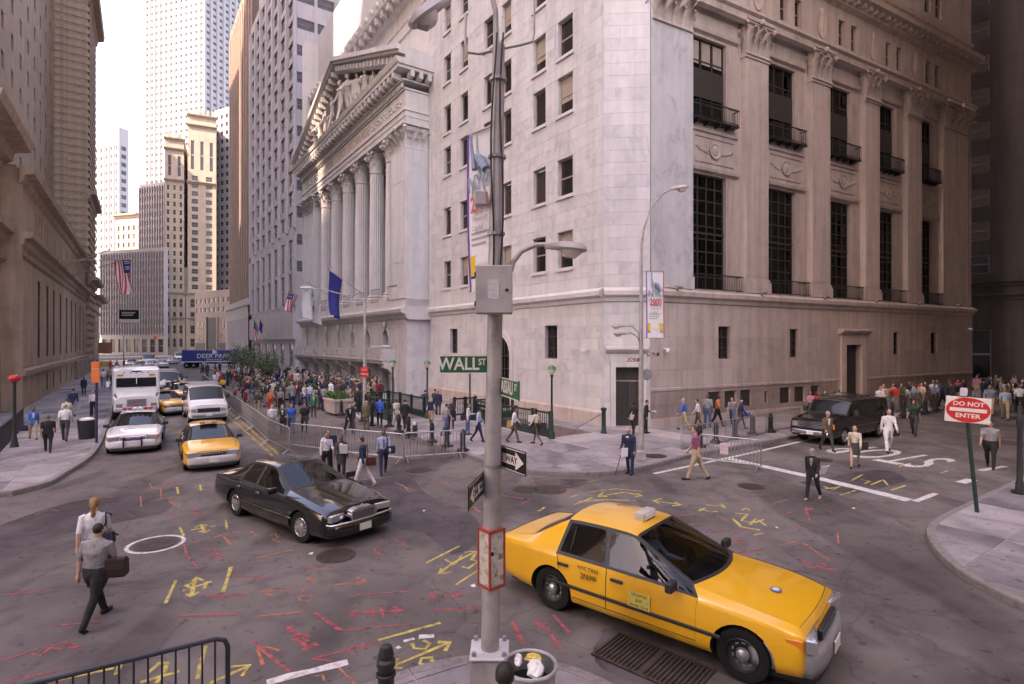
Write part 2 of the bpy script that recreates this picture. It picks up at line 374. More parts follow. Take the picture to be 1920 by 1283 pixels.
kL = [(-36, 8.0), (-24, 12.6), (-17.5, 14.9)] + smooth_line([(-14.6, 16.2), (-14.45, 17.3), (-14.88, 18.43), (-16.09, 21.18), (-17.86, 24.12), (-19.8, 27.0)], 3)
kL += [off((-19.8, 27.0), Ld, t) for t in (2, 4.5, 7, 10, 14, 19, 25, 32, 40, 52, 66, 84, 110)]
sideL = sidewalk('sidewalk_bank', kL, [(-120, 100), (-60, 10)], 1.7, Ld, area=lambda c: (c - Vector((-34, 39.3, 0))).dot(Vector((Ld.y, -Ld.x, 0))) > -12 and c.y < 75)
kW = [(11.0, -4), (9.7, 3), (8.9, 7.0)] + smooth_line([(8.57, 9.2), (8.5, 9.94), (8.61, 10.78), (9.1, 12.03), (9.92, 13.22), (11.28, 14.31)], 3) + [off((11.28, 14.31), SWd, t) for t in (2, 4, 6, 9, 12, 16, 22, 30, 45)]
sideW = sidewalk('sidewalk_nassau', kW[::-1], [(40, -4), (70, 40)], 1.5, SWd, area=lambda c: c.length < 40)
kF = [(-16, -.6), (-9, 3.0), (-5, 5.2)] + smooth_line([(-3.4, 6.15), (-1.89, 7.05), (-1.18, 7.5), (-.45, 7.72), (.59, 7.55), (1.25, 7.1), (1.9, 6.3), (2.5, 5.0)], 3) + [(3.3, 2.5), (4.5, -1.5), (6, -6)]
sideF = sidewalk('sidewalk_hall', kF[::-1], [(-16, -6)], 1.5, Wd, area=lambda c: c.y > -2)
# stair pits
def pit(pg, label):
    t = thing('subway_stairwell', label, 'stairwell', (pg[0][0], pg[0][1], 0)); L0 = t.location.copy(); mb = MB(Matrix.Translation(-L0))
    a, b, c, d = [Vector((p[0], p[1], 0)) for p in pg]
    for p, q in ((a, b), (b, c), (c, d), (d, a)): mb.add([(p.x, p.y, SW), (q.x, q.y, SW), (q.x, q.y, -4), (p.x, p.y, -4)], [(0, 1, 2, 3)])
    mb.add([(p.x, p.y, -4) for p in (a, b, c, d)], [(0, 1, 2, 3)]); mb.obj('stair_wall', M_LIME2, t)
    L = (b-a).length; u = (b-a).normalized(); w = d-a
    for i in range(14):
        p = a+u*(.05+i*.3); q = p+u*.32; z = SW-.02-.17*(i+1); m2 = MB(Matrix.Translation(-L0))
        m2.prism([(x.x, x.y) for x in (p+w*.01, q+w*.01, q+w*.99, p+w*.99)], z-.17, z); m2.obj('stair_tread', M_WALK2, t)
pit(PIT1, 'subway stairs going down beside the marble wall next to the street corner')
pit(PIT2, 'subway stairs going down near the columned front')
# ---------------------------------------------------------------- road paint
def ribbon(mb, pts, w, z=.004, jit=.25):
    pts = [Vector((p[0], p[1], 0)) for p in pts]; fine = []
    for a, b in zip(pts, pts[1:]):
        k = max(1, int((b-a).length/.25)); fine += [a.lerp(b, i/k) for i in range(k)]
    fine.append(pts[-1]); n = len(fine); L = []
    for i, p in enumerate(fine):
        d = (fine[min(i+1, n-1)] - fine[max(i-1, 0)]); d = d.normalized() if d.length else Vector((1, 0, 0)); nn = Vector((-d.y, d.x, 0))
        k = w/2*(1+random.uniform(-jit, jit)); L.append([(p.x+nn.x*k, p.y+nn.y*k, z), (p.x-nn.x*k, p.y-nn.y*k, z)])
    return mb.loft(L, False, None, False)
def zone(ox, oy, s): return lambda p: G(ox + p[0]*s, oy + p[1]*s)
ZA, ZB, ZC, ZD = zone(0, 880, 1/3), zone(480, 850, .3375), zone(880, 780, .3922), zone(1500, 600, .3118)
Y_, R_, O_, W_ = M_YEL, M_RED, M_ORA, M_WHITEP
STR = [
 (ZA, Y_, .07, '990,625 930,755|1300,548 1255,690|1025,685 1190,632|1162,632 1150,672|1100,612 1075,715|1080,632 1103,608 1145,626|1048,703 1072,717 1118,690|1085,640 1045,652 1078,668 1038,680'),
 (ZA, Y_, .06, '1010,325 1035,375|1270,285 1275,335|1075,342 1210,318|1130,312 1155,358|1100,327 1130,310 1165,318|1120,347 1155,358 1180,340|995,100 1003,138|1222,65 1222,105|1090,100 1155,95|1125,85 1130,118|1100,88 1150,86|1100,112 1150,112'),
 (ZA, Y_, .07, '685,1075 655,1155|1155,995 1110,1180|790,1200 1010,1135|905,1090 940,1090 930,1130 880,1205|830,1150 905,1085|230,1207 640,1120|1180,1205 1405,1105|1300,1112 1405,1103 1360,1165'),
 (ZA, R_, .07, '1310,600 1510,608|1130,715 1200,705 1250,725 1300,700 1385,712|1180,722 1230,700 1270,722 1340,705|1000,825 1340,818|290,885 580,855|30,705 290,680|60,715 150,665|0,1075 130,1040 230,1000 350,1010 460,995|170,1040 230,1050 300,990 370,970 430,1005 465,985|30,1190 330,1135|1030,405 1050,480 1115,555|1150,480 1200,445 1230,470 1190,500 1250,515 1260,480|1165,460 1240,450|940,250 1005,290|1050,235 1090,220 1110,250 1075,265 1165,240|690,132 790,122|270,145 350,118 440,100|400,92 450,80|590,160 640,155|200,255 280,225 330,235|910,85 960,60 990,75'),
 (ZA, R_, .09, '1420,960 1630,1140|1600,895 1640,880 1620,920|1610,885 1740,1015|1660,960 1700,925 1745,940 1700,975 1640,960|1720,1015 1780,975|1700,1020 1795,985|1640,905 1700,940|1690,935 1735,970|1770,810 1920,910'),
 (ZA, O_, .06, '1445,1010 1480,1100|1445,1010 1500,1000 1570,1020|1450,1000 1620,1130|1455,830 1705,803|1720,563 1850,562|1465,690 1635,683|1550,665 1465,690 1540,712|1780,600 1730,615 1755,625 1720,640 1780,635|1740,668 1695,680 1710,695|1680,720 1720,708 1765,718 1740,740 1690,738 1680,720|1445,500 1645,455|1200,385 1290,355 1360,352|1260,380 1300,425 1330,405|1410,345 1445,375|1520,375 1545,360 1565,385 1530,395 1580,410 1535,420|1090,410 1120,400|840,80 855,105 905,108 905,165|790,150 795,210|840,180 930,165 1000,150|950,180 1000,215 1015,190'),
 (ZB, Y_, .06, '945,610 1130,515|1110,730 1250,640|1015,670 1095,610 1225,545|1160,550 1225,545 1200,590|1030,640 1015,670 1090,660|1050,590 1105,620 1145,565|1190,590 1235,600 1180,640 1145,630'),
 (ZB, Y_, .07, '680,1038 1025,942|750,1190 1080,1050|1010,1050 1080,1050 1050,1100|785,1140 750,1190 815,1195|930,1040 965,1060 940,1090 880,1085 865,1055|985,1135 920,1140 910,1170 960,1180 1000,1165 970,1150'),
 (ZB, R_, .07, '655,455 720,480 760,470 835,515|820,490 835,515 790,515|655,530 700,570|560,785 845,768|505,890 820,875|560,875 505,890 560,905|760,855 820,875 770,890|625,870 650,905|650,865 655,910|690,850 710,910|325,890 470,985 850,950|950,790 1175,790|1000,770 950,790 1000,805|1085,770 1100,810|1120,765 1130,805|985,870 1260,858|315,1145 440,1110 700,1050|380,1120 315,1145 430,1155|490,1080 520,1110|540,1065 560,1105|590,1055 610,1090|1425,935 1485,1060'),
 (ZB, O_, .06, '275,645 405,643|400,735 620,710|560,690 620,710 560,730|770,160 860,200|1020,150 1100,190|820,180 850,215 880,205|1130,320 1250,318|1210,300 1250,330|440,1170 550,1280|330,1240 370,1235 380,1265'),
 (ZC, Y_, .07, '560,365 700,348 830,360|615,385 740,365 825,382|640,365 615,385 660,385|800,368 825,382 790,388|520,410 650,400 795,405|500,425 590,390|480,390 525,375|880,405 1015,425|920,395 880,405 910,420|980,412 1015,425 970,430|1100,445 1160,460 1190,455|1095,455 1130,440|1130,425 1200,430 1225,440|1200,420 1230,440|1260,490 1300,530 1390,545|1270,465 1330,470 1300,500 1360,510 1410,495|1300,450 1325,440 1345,455|1340,520 1370,490 1420,525|1360,570 1410,560|1180,640 1215,620|330,455 360,437'),
 (ZC, R_, .07, '1160,605 1250,600 1330,590|1190,615 1320,605|1135,560 1220,545|1280,655 1415,635|1560,680 1700,730|1600,720 1760,735|1680,690 1730,740|1610,440 1625,500|1600,450 1640,440|1500,470 1540,460|205,985 255,1085|310,990 380,1020 400,1060 440,1100|330,970 340,1020|350,1000 380,990|440,1105 390,1085|400,950 480,1040|320,340 420,320|430,330 520,345|250,420 300,395|1610,830 1720,845'),
 (ZC, O_, .06, '1145,380 1165,395|1600,610 1720,690|1760,560 1765,610|1270,390 1300,400|950,490 1070,465|1000,525 1110,510|160,380 260,395|290,310 400,300|430,380 480,360|540,320 640,300'),
 (ZC, R_, .05, '700,300 800,310|840,330 930,320|950,290 1030,300|1390,380 1470,370|1250,560 1340,540|1400,560 1440,600|1530,520 1600,540|1060,420 1110,430|640,420 700,440|830,450 900,470'),
 (ZC, O_, .05, '600,430 660,450|1180,480 1240,500|880,470 960,490|1450,420 1520,400|1320,430 1380,410|1480,620 1560,600'),
 (ZD, Y_, .07, '240,1055 335,1025|310,965 375,930|545,1025 635,995|370,960 420,970 385,985|430,990 500,960 530,995|140,1000 200,1020 250,995|600,840 680,830|620,860 600,885|690,870 770,880|850,920 890,905|150,1015 240,1005'),
 (ZD, R_, .07, '40,1125 55,1210|30,1160 75,1130|700,1060 840,1030|480,1115 560,1120|150,1140 200,1160|330,1100 380,1090'),
 (ZB, W_, .16, '60,1275 180,1240 300,1212 430,1180 510,1160'),
 (ZB, W_, .14, '820,1045 880,1030|905,1020 990,1015|780,1085 800,1075'),
]
for zf, m_, w_, s_ in STR:
    for st_ in s_.split('|'):
        pts = [zf(tuple(float(a) for a in q.split(','))) for q in st_.split()]
        mb = MB(); ribbon(mb, [(p.x, p.y) for p in pts], w_ * (random.uniform(.75, 1.1) if m_ is M_YEL else random.uniform(.5, .85)), .0045 + random.uniform(0, .004)); mb.obj('sprayed_mark', m_, road)
def line_px(name, m_, w_, *px, z=.004, jit=.08):
    mb = MB(); ribbon(mb, [tuple(G(*p))[:2] for p in px], w_, z, jit); return mb.obj(name, m_, road)
line_px('stop_line', M_WHITEP, .42, (1367, 860), (1540, 898), (1705, 938))
line_px('lane_line', M_WHITEP, .17, (1226, 888), (1367, 858), (1440, 842), (1500, 828), (1620, 797), (1740, 770))
line_px('lane_line', M_WHITEP, .2, (1838, 882), (1886, 874)); line_px('lane_line', M_WHITEP, .16, (1716, 940), (1755, 925))
line_px('lane_line', M_WHITEP, .3, (1800, 905), (1822, 899)); line_px('lane_line', M_WHITEP, .16, (786, 818), (806, 824))
line_px('lane_line', M_WHITEP, .16, (1565, 848), (1640, 838), jit=.15)
line_px('centre_line', M_YELL, .12, (527, 856), (470, 805), (430, 772), (395, 740), z=.0045); line_px('centre_line', M_YELL, .12, (515, 858), (460, 808), (420, 774), (388, 742), z=.0045)
# STOP lettering for the traffic coming the other way
tm = text_mesh('STOP', 2.9, M_WHITEP, 0, narrow=.37, bold=.03)
so_ = inst('stop_lettering', tm, road); pS = G(1668, 853)
so_.location = (pS.x, pS.y, .005); dS = (G(1705, 938) - G(1367, 860)).normalized(); so_.rotation_euler = (0, 0, ang(dS) + math.pi)
# patches, manholes, grating
for pl in ([(640, 905), (760, 895), (800, 925), (880, 960), (905, 1000), (850, 1040), (790, 1000), (730, 985), (700, 960)], [(450, 905), (530, 1010), (590, 1000), (520, 930)],
           [(1000, 897), (1100, 899), (1080, 915), (1010, 912)], [(0, 985), (140, 940), (300, 930), (310, 960), (120, 1000), (0, 1050)], [(1500, 905), (1640, 880), (1700, 900), (1600, 925)], [(1130, 1180), (1170, 1180), (1330, 1275), (1200, 1283), (1120, 1240)]):
    pts = [tuple(G(*p))[:2] for p in pl]; pts = smooth_line(pts + [pts[0]], 3)[:-1]
    flat([(x+random.uniform(-.05, .05), y+random.uniform(-.05, .05)) for x, y in pts], (), .0025).obj('asphalt_patch', M_PATCH, road)
mhm = MB(); mhm.lathe([(.0, .004), (.40, .004), (.40, .012), (.36, .014), (.0, .014)], 28)
for i in range(-5, 6):
    for j in range(-5, 6):
        if i*i+j*j < 26: mhm.cbox((i*.062, j*.062, .0155), (.038, .038, .004))
M_MH = mat('cast_iron', (.075, .055, .045), .6, .3, 5, metal=.4); mh = mhm.mesh('manhole_cover', M_MH)
for k, (u, v, z, s) in enumerate([(630, 1042, 0, 1.0), (785, 881, 0, 1.1), (1408, 912, 0, 1.0), (1228, 855, SW, 1.1), (985, 917, 0, 1.0), (1030, 918, 0, 1.3), (1540, 862, 0, 1.), (1640, 1100, 0, 1.)][:7]):
    o = inst('manhole_cover', mh, road if z == 0 else sideN, tuple(G(u, v, z))); o.scale = (s, s, 1)
    if z: o.location.z = SW + .004
o = inst('manhole_cover', mh, road, tuple(G(292, 1020))); o.scale = (1.05, 1.05, 1)
rg = MB(); rg.lathe([(.50, .004), (.58, .004), (.58, .0065), (.50, .0065)], 40, cap=False); rg.obj('painted_ring', M_WHITEP, road, loc=(*tuple(G(292, 1020))[:2], 0))
gc = G(1222, 1243); ga = ang(G(1300, 1270) - G(1150, 1208))
gr = thing('street_grating', 'rusty iron drain grating set in the asphalt beside the yellow taxi', 'grating', (gc.x, gc.y, .004), ga)
MB().box(-.72, .72, -.36, .36, 0, .004).obj('frame_pit', M_IRON, gr)
for x0, x1, y0, y1 in ((-.75, .75, -.40, -.36), (-.75, .75, .36, .40), (-.75, -.71, -.36, .36), (.71, .75, -.36, .36), (-.02, .02, -.36, .36)): MB().box(x0, x1, y0, y1, 0, .025).obj('grating_frame', M_MH, gr)
gb = MB().box(-.012, .012, -.36, .36, .004, .022).mesh('grating_bar', M_MH)
for i in range(22):
    x = -.67+i*.064
    if abs(x) > .03: inst('grating_bar', gb, gr, (x, 0, 0))
# ---------------------------------------------------------------- building helpers
def FM(o, xd): return T3(Vector((o[0], o[1], o[2] if len(o) > 2 else 0))) @ RZ(ang(xd))
def see_glass(name, tint, gl=.02):
    m = bpy.data.materials.new(name); m.use_nodes = True; MT[name] = m; N = m.node_tree.nodes; L = m.node_tree.links; N.remove(N['Principled BSDF'])
    t = N.new('ShaderNodeBsdfTransparent'); t.inputs[0].default_value = (*tint, 1); g = N.new('ShaderNodeBsdfGlossy'); g.inputs[0].default_value = (.9, .9, .92, 1); g.inputs[1].default_value = gl
    f = N.new('ShaderNodeFresnel'); f.inputs[0].default_value = 1.5; mx = N.new('ShaderNodeMixShader'); L.new(f.outputs[0], mx.inputs[0]); L.new(t.outputs[0], mx.inputs[1]); L.new(g.outputs[0], mx.inputs[2]); L.new(mx.outputs[0], N['Material Output'].inputs[0]); return m
M_HALL = see_glass('hall_pane', (.5, .55, .45), .03)
WC = {}
def win_parts(w, h, kind, mf, mg, y0=.14):
    key = (round(w, 2), round(h, 2), kind, mf.name, mg.name)
    if key in WC: return WC[key]
    b = .07 if w > .6 else .04; out = []; f = MB()
    f.box(-w/2, -w/2+b, y0, y0+.08, 0, h); f.box(w/2-b, w/2, y0, y0+.08, 0, h); f.box(-w/2+b, w/2-b, y0, y0+.08, 0, b); f.box(-w/2+b, w/2-b, y0, y0+.08, h-b, h)
    p = MB()
    if kind.startswith('grid'):
        nx, nz = [int(q) for q in kind[4:].split('x')]
        for i in range(1, nx): x = -w/2+i*w/nx; f.box(x-.035, x+.035, y0+.005, y0+.075, b, h-b)
        for j in range(1, nz): z = j*h/nz; f.box(-w/2+b, w/2-b, y0+.012, y0+.07, z-.03, z+.03)
        out.append(('pane', p.box(-w/2+b, w/2-b, y0+.06, y0+.066, b, h-b).mesh('pane', mg)))
    elif kind.startswith('louvre'):
        n = 16
        for j in range(n):
            z = b+(h-2*b)*j/n; p.add([(-w/2+b, y0, z), (w/2-b, y0, z), (w/2-b, y0+.08, z+(h-2*b)/n*.8), (-w/2+b, y0+.08, z+(h-2*b)/n*.8)], [(0, 1, 2, 3)])
        me = p.mesh('louvre', M_LOUV); out.append(('louvre', me)); out.append(('pane', MB().box(-w/2+b, w/2-b, y0+.1, y0+.11, b, h-b).mesh('pane', M_IRON)))
    else:
        f.box(-w/2+b, w/2-b, y0+.01, y0+.07, h*.48, h*.52)
        out.append(('pane', p.box(-w/2+b, w/2-b, y0+.05, y0+.056, b, h-b).mesh('pane', mg)))
        if kind == 'shade': out.append(('window_shade', MB().box(-w/2+b+.01, w/2-b-.01, y0+.042, y0+.048, h*.35, h-b).mesh('window_shade', M_SHADE)))
    WC[key] = (f.mesh('window', mf), out); return WC[key]
def place_win(parent, M, s, z, w, h, kind='sash', mf=None, mg=None, sill=None, y0=.14):
    fr, subs = win_parts(w, h, kind, mf or M_FRAME, mg or M_GLASS, y0); o = inst('window', fr, parent, M=M @ T3((s, 0, z)))
    for n, me in subs: inst(n, me, o)
    if sill:
        k = ('sill', round(w, 2), sill.name)
        if k not in WC: WC[k] = MB().box(-w/2-.1, w/2+.1, -.12, .06, -.18, -.005).mesh('sill', sill)
        inst('sill', WC[k], o)
    return o
def rsub(r, holes):
    rs = [r]
    for h in holes:
        nx = []
        for a, b, c, d in rs:
            if h[0] >= b or h[1] <= a or h[2] >= d or h[3] <= c: nx.append((a, b, c, d)); continue
            if h[2] > c: nx.append((a, b, c, h[2]))
            if h[3] < d: nx.append((a, b, h[3], d))
            z0, z1 = max(c, h[2]), min(d, h[3])
            if h[0] > a: nx.append((a, h[0], z0, z1))
            if h[1] < b: nx.append((h[1], b, z0, z1))
        rs = nx
    return [q for q in rs if q[1]-q[0] > .08 and q[3]-q[2] > .08]
def ashlar_rects(s0, s1, z0, z1, course, bw, holes=()):
    out = []; n = max(1, round((z1-z0)/course)); ch = (z1-z0)/n
    for j in range(n):
        x = s0 - (bw*.5 if j % 2 else 0)
        while x < s1:
            w = bw*random.uniform(.85, 1.15); a, b = max(s0, x), min(s1, x+w)
            if b-a > .05: out += rsub((a+.0025, b-.0025, z0+j*ch+.0025, z0+(j+1)*ch-.0025), holes)
            x += w
    return out
def ashlar(parent, sets, lim=295, th=.014, name='stone_block'):
    """sets: (matrix, rects, materials)"""
    allr = []
    for M, rects, mats in sets:
        for r in rects:
            c = parent.matrix_world @ M @ Vector(((r[0]+r[1])/2, 0, (r[2]+r[3])/2)); allr.append(((r[1]-r[0])*(r[3]-r[2])/max(1, (c.x**2+c.y**2)), M, r, mats))
    allr.sort(key=lambda q: -q[0]); rest = {}
    for k, (_, M, r, mats) in enumerate(allr):
        m_ = random.choice(mats); mb = MB(M) if k < lim else rest.setdefault(m_.name, (MB(), m_))[0]
        mb.M = M; c = .003; y = -th + random.uniform(-.0015, .0015)
        mb.add([(r[0], 0, r[2]), (r[1], 0, r[2]), (r[1], 0, r[3]), (r[0], 0, r[3]), (r[0]+c, y, r[2]+c), (r[1]-c, y, r[2]+c), (r[1]-c, y, r[3]-c), (r[0]+c, y, r[3]-c)],
               [(4, 5, 6, 7), (0, 1, 5, 4), (1, 2, 6, 5), (2, 3, 7, 6), (3, 0, 4, 7)])
        if k < lim: mb.obj(name, m_, parent)
    for mb, m_ in rest.values(): tag(mb.obj('stone_facing', m_, parent), kind='stuff')
def leaf(mb, p, out, h, w, curl):
    out = Vector(out).normalized(); t = Vector((-out.y, out.x, 0)); p = Vector(p)
    prof = [(0, 0, 1), (.10, .45, .95), (.32, .80, .8), (.75, 1.0, .55), (1.0, .93, .32), (.96, .82, .2)]; a = []; b = []
    for o_, z_, w_ in prof:
        c = p + out*(o_*curl) + Vector((0, 0, z_*h)); a.append([c - t*w*w_/2, c + out*.05*w + t*0, c + t*w*w_/2, c - out*.10])
    mb.loft(a, True)
def volute(mb, p, out, r):
    out = Vector(out).normalized(); t = Vector((-out.y, out.x, 0)); p = Vector(p); pts = []
    for i in range(14):
        a = i/13*math.pi*3; q = r*(1-i/18); pts.append(p + out*(q*math.cos(a)) + Vector((0, 0, q*math.sin(a))))
    mb.tube(pts, [r*.33*(1-i/22) for i in range(14)], 6)
def capital(w, d, h, rnd=False):
    mb = MB()
    if rnd: mb.lathe([(w*.46, 0), (w*.5, .04*h), (w*.46, .08*h), (w*.45, .5*h), (w*.52, .85*h), (w*.58, .9*h)], 20)
    else: mb.loft([[(-w/2+e, -d+e*.6, z), (w/2-e, -d+e*.6, z), (w/2-e, .02, z), (-w/2+e, .02, z)] for e, z in ((-.03, 0), (-.03, .05*h), (.05, .08*h), (.05, .55*h), (-.02, .88*h))])
    for tier, (z0, hh, cu) in enumerate(((.07*h, .36*h, .20*w), (.30*h, .36*h, .26*w))):
        if rnd:
            for k in range(8):
                a = 2*math.pi*(k+.5*tier)/8; leaf(mb, (w*.45*math.cos(a), w*.45*math.sin(a), z0), (math.cos(a), math.sin(a), 0), hh, w*.32, cu)
        else:
            n = 4 - tier
            for k in range(n): leaf(mb, (-w/2+w*(k+.5)/n, -d+.04, z0), (0, -1, 0), hh, w/n*.85, cu)
            for sx in (-1, 1): leaf(mb, (sx*(w/2-.04), -d*.5, z0), (sx, 0, 0), hh, d*.8, cu*.8)
    cs = [(1, 1), (1, -1), (-1, 1), (-1, -1)] if rnd else [(1, -1), (-1, -1)]
    for sx, sy in cs:
        volute(mb, (sx*w*.50, (sy*w*.50 if rnd else -d-.02), .76*h), (sx, sy, 0), .13*h)
    for sx in (-1, 1): volute(mb, (sx*w*.14, (-w*.52 if rnd else -d-.05), .76*h), (sx, -.3, 0), .09*h)
    e = w*.58
    if rnd: mb.box(-e, e, -e, e, .9*h, h)
    else: mb.box(-e, e, -d-.10*w, .02, .9*h, h)
    mb.ball((0, (-e if rnd else -d-.1*w), .93*h), .09*h, 6, 4); return mb
def rail(mb, s0, s1, y, z0, z1, n, d=0.0, r=.018):
    """iron balcony rail with returns of depth d"""
    mb.box(s0, s1, y-.03, y+.03, z1-.05, z1); mb.box(s0, s1, y-.02, y+.02, z0, z0+.04)
    for i in range(n+1): x = s0+(s1-s0)*i/n; mb.box(x-r/2, x+r/2, y-r/2, y+r/2, z0+.04, z1-.05)
    if d:
        for x in (s0, s1):
            mb.box(x-.025, x+.025, y+.03, y+d, z1-.05, z1); mb.box(x-.02, x+.02, y+.02, y+d, z0, z0+.04)
            for i in range(1, 4): mb.box(x-r/2, x+r/2, y+d*i/4-r/2, y+d*i/4+r/2, z0+.04, z1-.05)
    return mb
# ---------------------------------------------------------------- exchange annex on the corner
MBs = [M_MARB, marble('white_marble_pale', (.595, .57, .58), (.44, .42, .45), .7, .45), marble('white_marble_grey', (.555, .53, .545), (.38, .35, .41), .5, .7)]
MLs = [M_LIME, mat('wall_street_stone_pale', (.545, .445, .405), .7, .08, 1.1, .08, 18, streak=.2), mat('wall_street_stone_dark', (.495, .40, .36), .7, .08, 1.1, .08, 18, streak=.2)]
ax = thing('exchange_annex', 'tall white marble corner building with pilasters and iron balconies beside the stop line', 'building', C1, ang(Wd))
bpy.context.view_layer.update()
AI = ax.matrix_world.inverted(); MW = Matrix.Identity(4); MBr = AI @ FM(C0, -Bd); MC = AI @ FM(C0, C1-C0); CW = (C1-C0).length; HT = 52.0
# -- Broad Street face
rowsz = [(8.65, 10.7), (12.7, 14.8), (17.3, 19.45), (20.55, 22.65), (24.4, 26.5), (28.3, 30.4), (32.3, 34.3)]
pairs = [(2.42, 3.71), (4.84, 6.04), (8.4, 9.45), (10.55, 11.7), (13.9, 15.0), (16.5, 17.58)]
hB = [(-b, -a, z0, z1) for a, b in pairs for z0, z1 in rowsz]; lows = [(-4.9, -3.76, 3.53, 5.46), (-16.6, -15.45, 3.65, 5.5)]; arch = (-11.2, -8.5, SW, 3.6)
hB2 = hB + lows + [arch]
MB(MBr).wall(-20.2, 0, SW, HT, hB2, 0, .42).obj('wall', M_MARB, ax)
kinds = {}
LV = {(0, 1), (0, 2), (2, 1), (2, 2), (2, 3), (3, 1), (3, 2), (3, 3), (1, 1), (1, 2), (4, 2), (4, 1), (5, 1), (5, 3), (4, 3)}
LV = {(1, 1), (1, 2), (2, 1), (2, 2), (2, 3), (3, 2), (3, 3), (4, 2), (4, 3), (5, 1), (5, 3), (5, 0) if 0 else (4, 3)}
for i, (a, b) in enumerate(pairs):
    for j, (z0, z1) in enumerate(rowsz):
        kd = 'louvre' if (i, j) in LV else ('shade' if (i*5+j*3) % 4 in (0, 2) else 'sash')
        place_win(ax, MBr, -(a+b)/2, z0, b-a, z1-z0, kd, sill=M_MARB2, y0=.2)
for a, b, c, d in lows: place_win(ax, MBr, (a+b)/2, c, b-a, d-c, 'grid2x3', M_FRAMED, M_GLASS, y0=.22)
# ledge and plinth of the Broad St face
lp = [(0, 6.55), (-.10, 6.6), (-.14, 6.78), (-.34, 6.9), (-.36, 7.12), (-.22, 7.2), (0, 7.32)]
MB(MBr).profile(lp, -20.2, -.0).obj('ledge', M_MARB2, ax); MB(MC).profile(lp, 0, CW).obj('ledge', M_MARB2, ax); MB(MW).profile(lp, 0, 34.6).obj('ledge', MLs[1], ax)
MB(MBr).profile([(0, SW-.1), (-.16, SW-.1), (-.16, .85), (-.05, .98), (0, .98)], -8.4, .05).obj('plinth', M_LIME, ax); MB(MBr).profile([(0, SW-.1), (-.16, SW-.1), (-.16, .85), (-.05, .98), (0, .98)], -20.2, -11.3).obj('plinth', M_LIME, ax)
# arched doorway
am = MB(MBr); ac = -9.85; ar = 1.35
def archband(mb, c, z, r0, r1, y0, y1, n=14):
    mb.loft([[(c+r*math.cos(a), y, z+r*math.sin(a)) for r, y in ((r0, y0), (r1, y0), (r1, y1), (r0, y1))] for a in [math.pi*i/n for i in range(n+1)]], True)
archband(am, ac, 3.6, ar, ar+.34, -.1, .02); am.box(ac-ar-.34, ac-ar, -.1, .0, SW, 3.6); am.box(ac+ar, ac+ar+.34, -.1, .0, SW, 3.6); am.obj('arch_surround', M_MARB2, ax)
dm = MB(MBr)
dm.add([(ac, -.012, 3.6)] + [(ac+ar*math.cos(math.pi*i/14), -.012, 3.6+ar*math.sin(math.pi*i/14)) for i in range(15)], [(0, i+1, i+2) for i in range(14)]); dm.box(ac-ar, ac+ar, .3, .4, SW, 3.6); dm.obj('doorway', M_GLASSG, ax)
gm = MB(MBr)
for k in range(-3, 4): gm.box(ac+k*.38-.02, ac+k*.38+.02, -.05, -.02, SW, 3.6+math.sqrt(max(0, ar*ar-(k*.38)**2)))
for z in (1.6, 2.8, 3.6): gm.box(ac-ar, ac+ar, -.055, -.052, z-.03, z+.03)
gm.obj('door_grille', M_FRAMED, ax)
# -- chamfered corner with its door
dw = (.62, 1.9, SW, 3.2)
MB(MC).wall(0, CW, SW, HT, [dw], 0, .5).obj('wall', M_MARB, ax)
cm = MB(MC)
for x0, x1 in ((.34, .6), (1.92, 2.18)): cm.box(x0, x1, -.10, 0, SW, 3.55)
cm.box(.60, 1.92, -.10, 0, 3.22, 3.55); cm.profile([(0, 3.9), (-.12, 3.95), (-.34, 4.12), (-.34, 4.24), (0, 4.3)], .1, CW-.1); cm.box(.3, 2.2, -.06, 0, 3.56, 3.9); cm.obj('door_surround', M_MARB2, ax)
d_ = MB(MC).box(dw[0], dw[1], .38, .44, SW, dw[3]).obj('door', M_FRAMED, ax); MB(MC).box(dw[0], dw[1], .36, .38, 2.45, 2.52).obj('door_rail', M_FRAME, d_); MB(MC).box(1.24, 1.28, .36, .38, SW, 2.45).obj('door_rail', M_IRON, d_)
ashl = [(MBr, ashlar_rects(-20.2, 0, .99, 6.54, .62, 1.35, lows+[(-11.6, -8.1, 0, 5.4)]), MBs), (MBr, ashlar_rects(-20.2, 0, 7.33, HT, .64, 1.5, [(h[0]-.1, h[1]+.1, h[2]-.2, h[3]+.02) for h in hB]), MBs),
        (MC, ashlar_rects(0, CW, 4.31, 6.54, .62, 1.2), MBs), (MC, ashlar_rects(0, .33, SW, 3.9, .62, 1.2), MBs), (MC, ashlar_rects(2.19, CW, SW, 3.9, .62, 1.2), MBs), (MC, ashlar_rects(0, CW, 7.33, HT, .64, 1.2), MBs)]
# -- Wall Street face
pil = [(.05, 3.05), (7.15, 9.42), (13.35, 15.52), (19.2, 21.25), (24.65, 26.85), (29.9, 33.9)]
bays = [(3.28, 6.95), (9.62, 13.15), (15.7, 19.0), (21.4, 24.45), (27.0, 29.7)]
lw = [(5.01, 5.96, 3.55, 5.37), (11.26, 12.09, 3.55, 5.3), (22.84, 23.69, 3.58, 5.2), (28.02, 28.97, 3.6, 5.2)]; dr = (17.0, 18.75, SW, 4.3)
vents = [(2.6+i*1.25+(0 if i < 3 else 1.1), 3.6+i*1.25+(0 if i < 3 else 1.1), .75, 1.75) for i in range(5)]; vents = [(4.2, 5.15, .8, 1.75), (5.5, 6.45, .8, 1.75), (6.8, 7.75, .8, 1.75), (8.9, 9.2, .9, 1.6), (10.3, 11.3, .8, 1.75), (11.7, 12.7, .8, 1.75), (13.3, 14.2, .8, 1.75)]
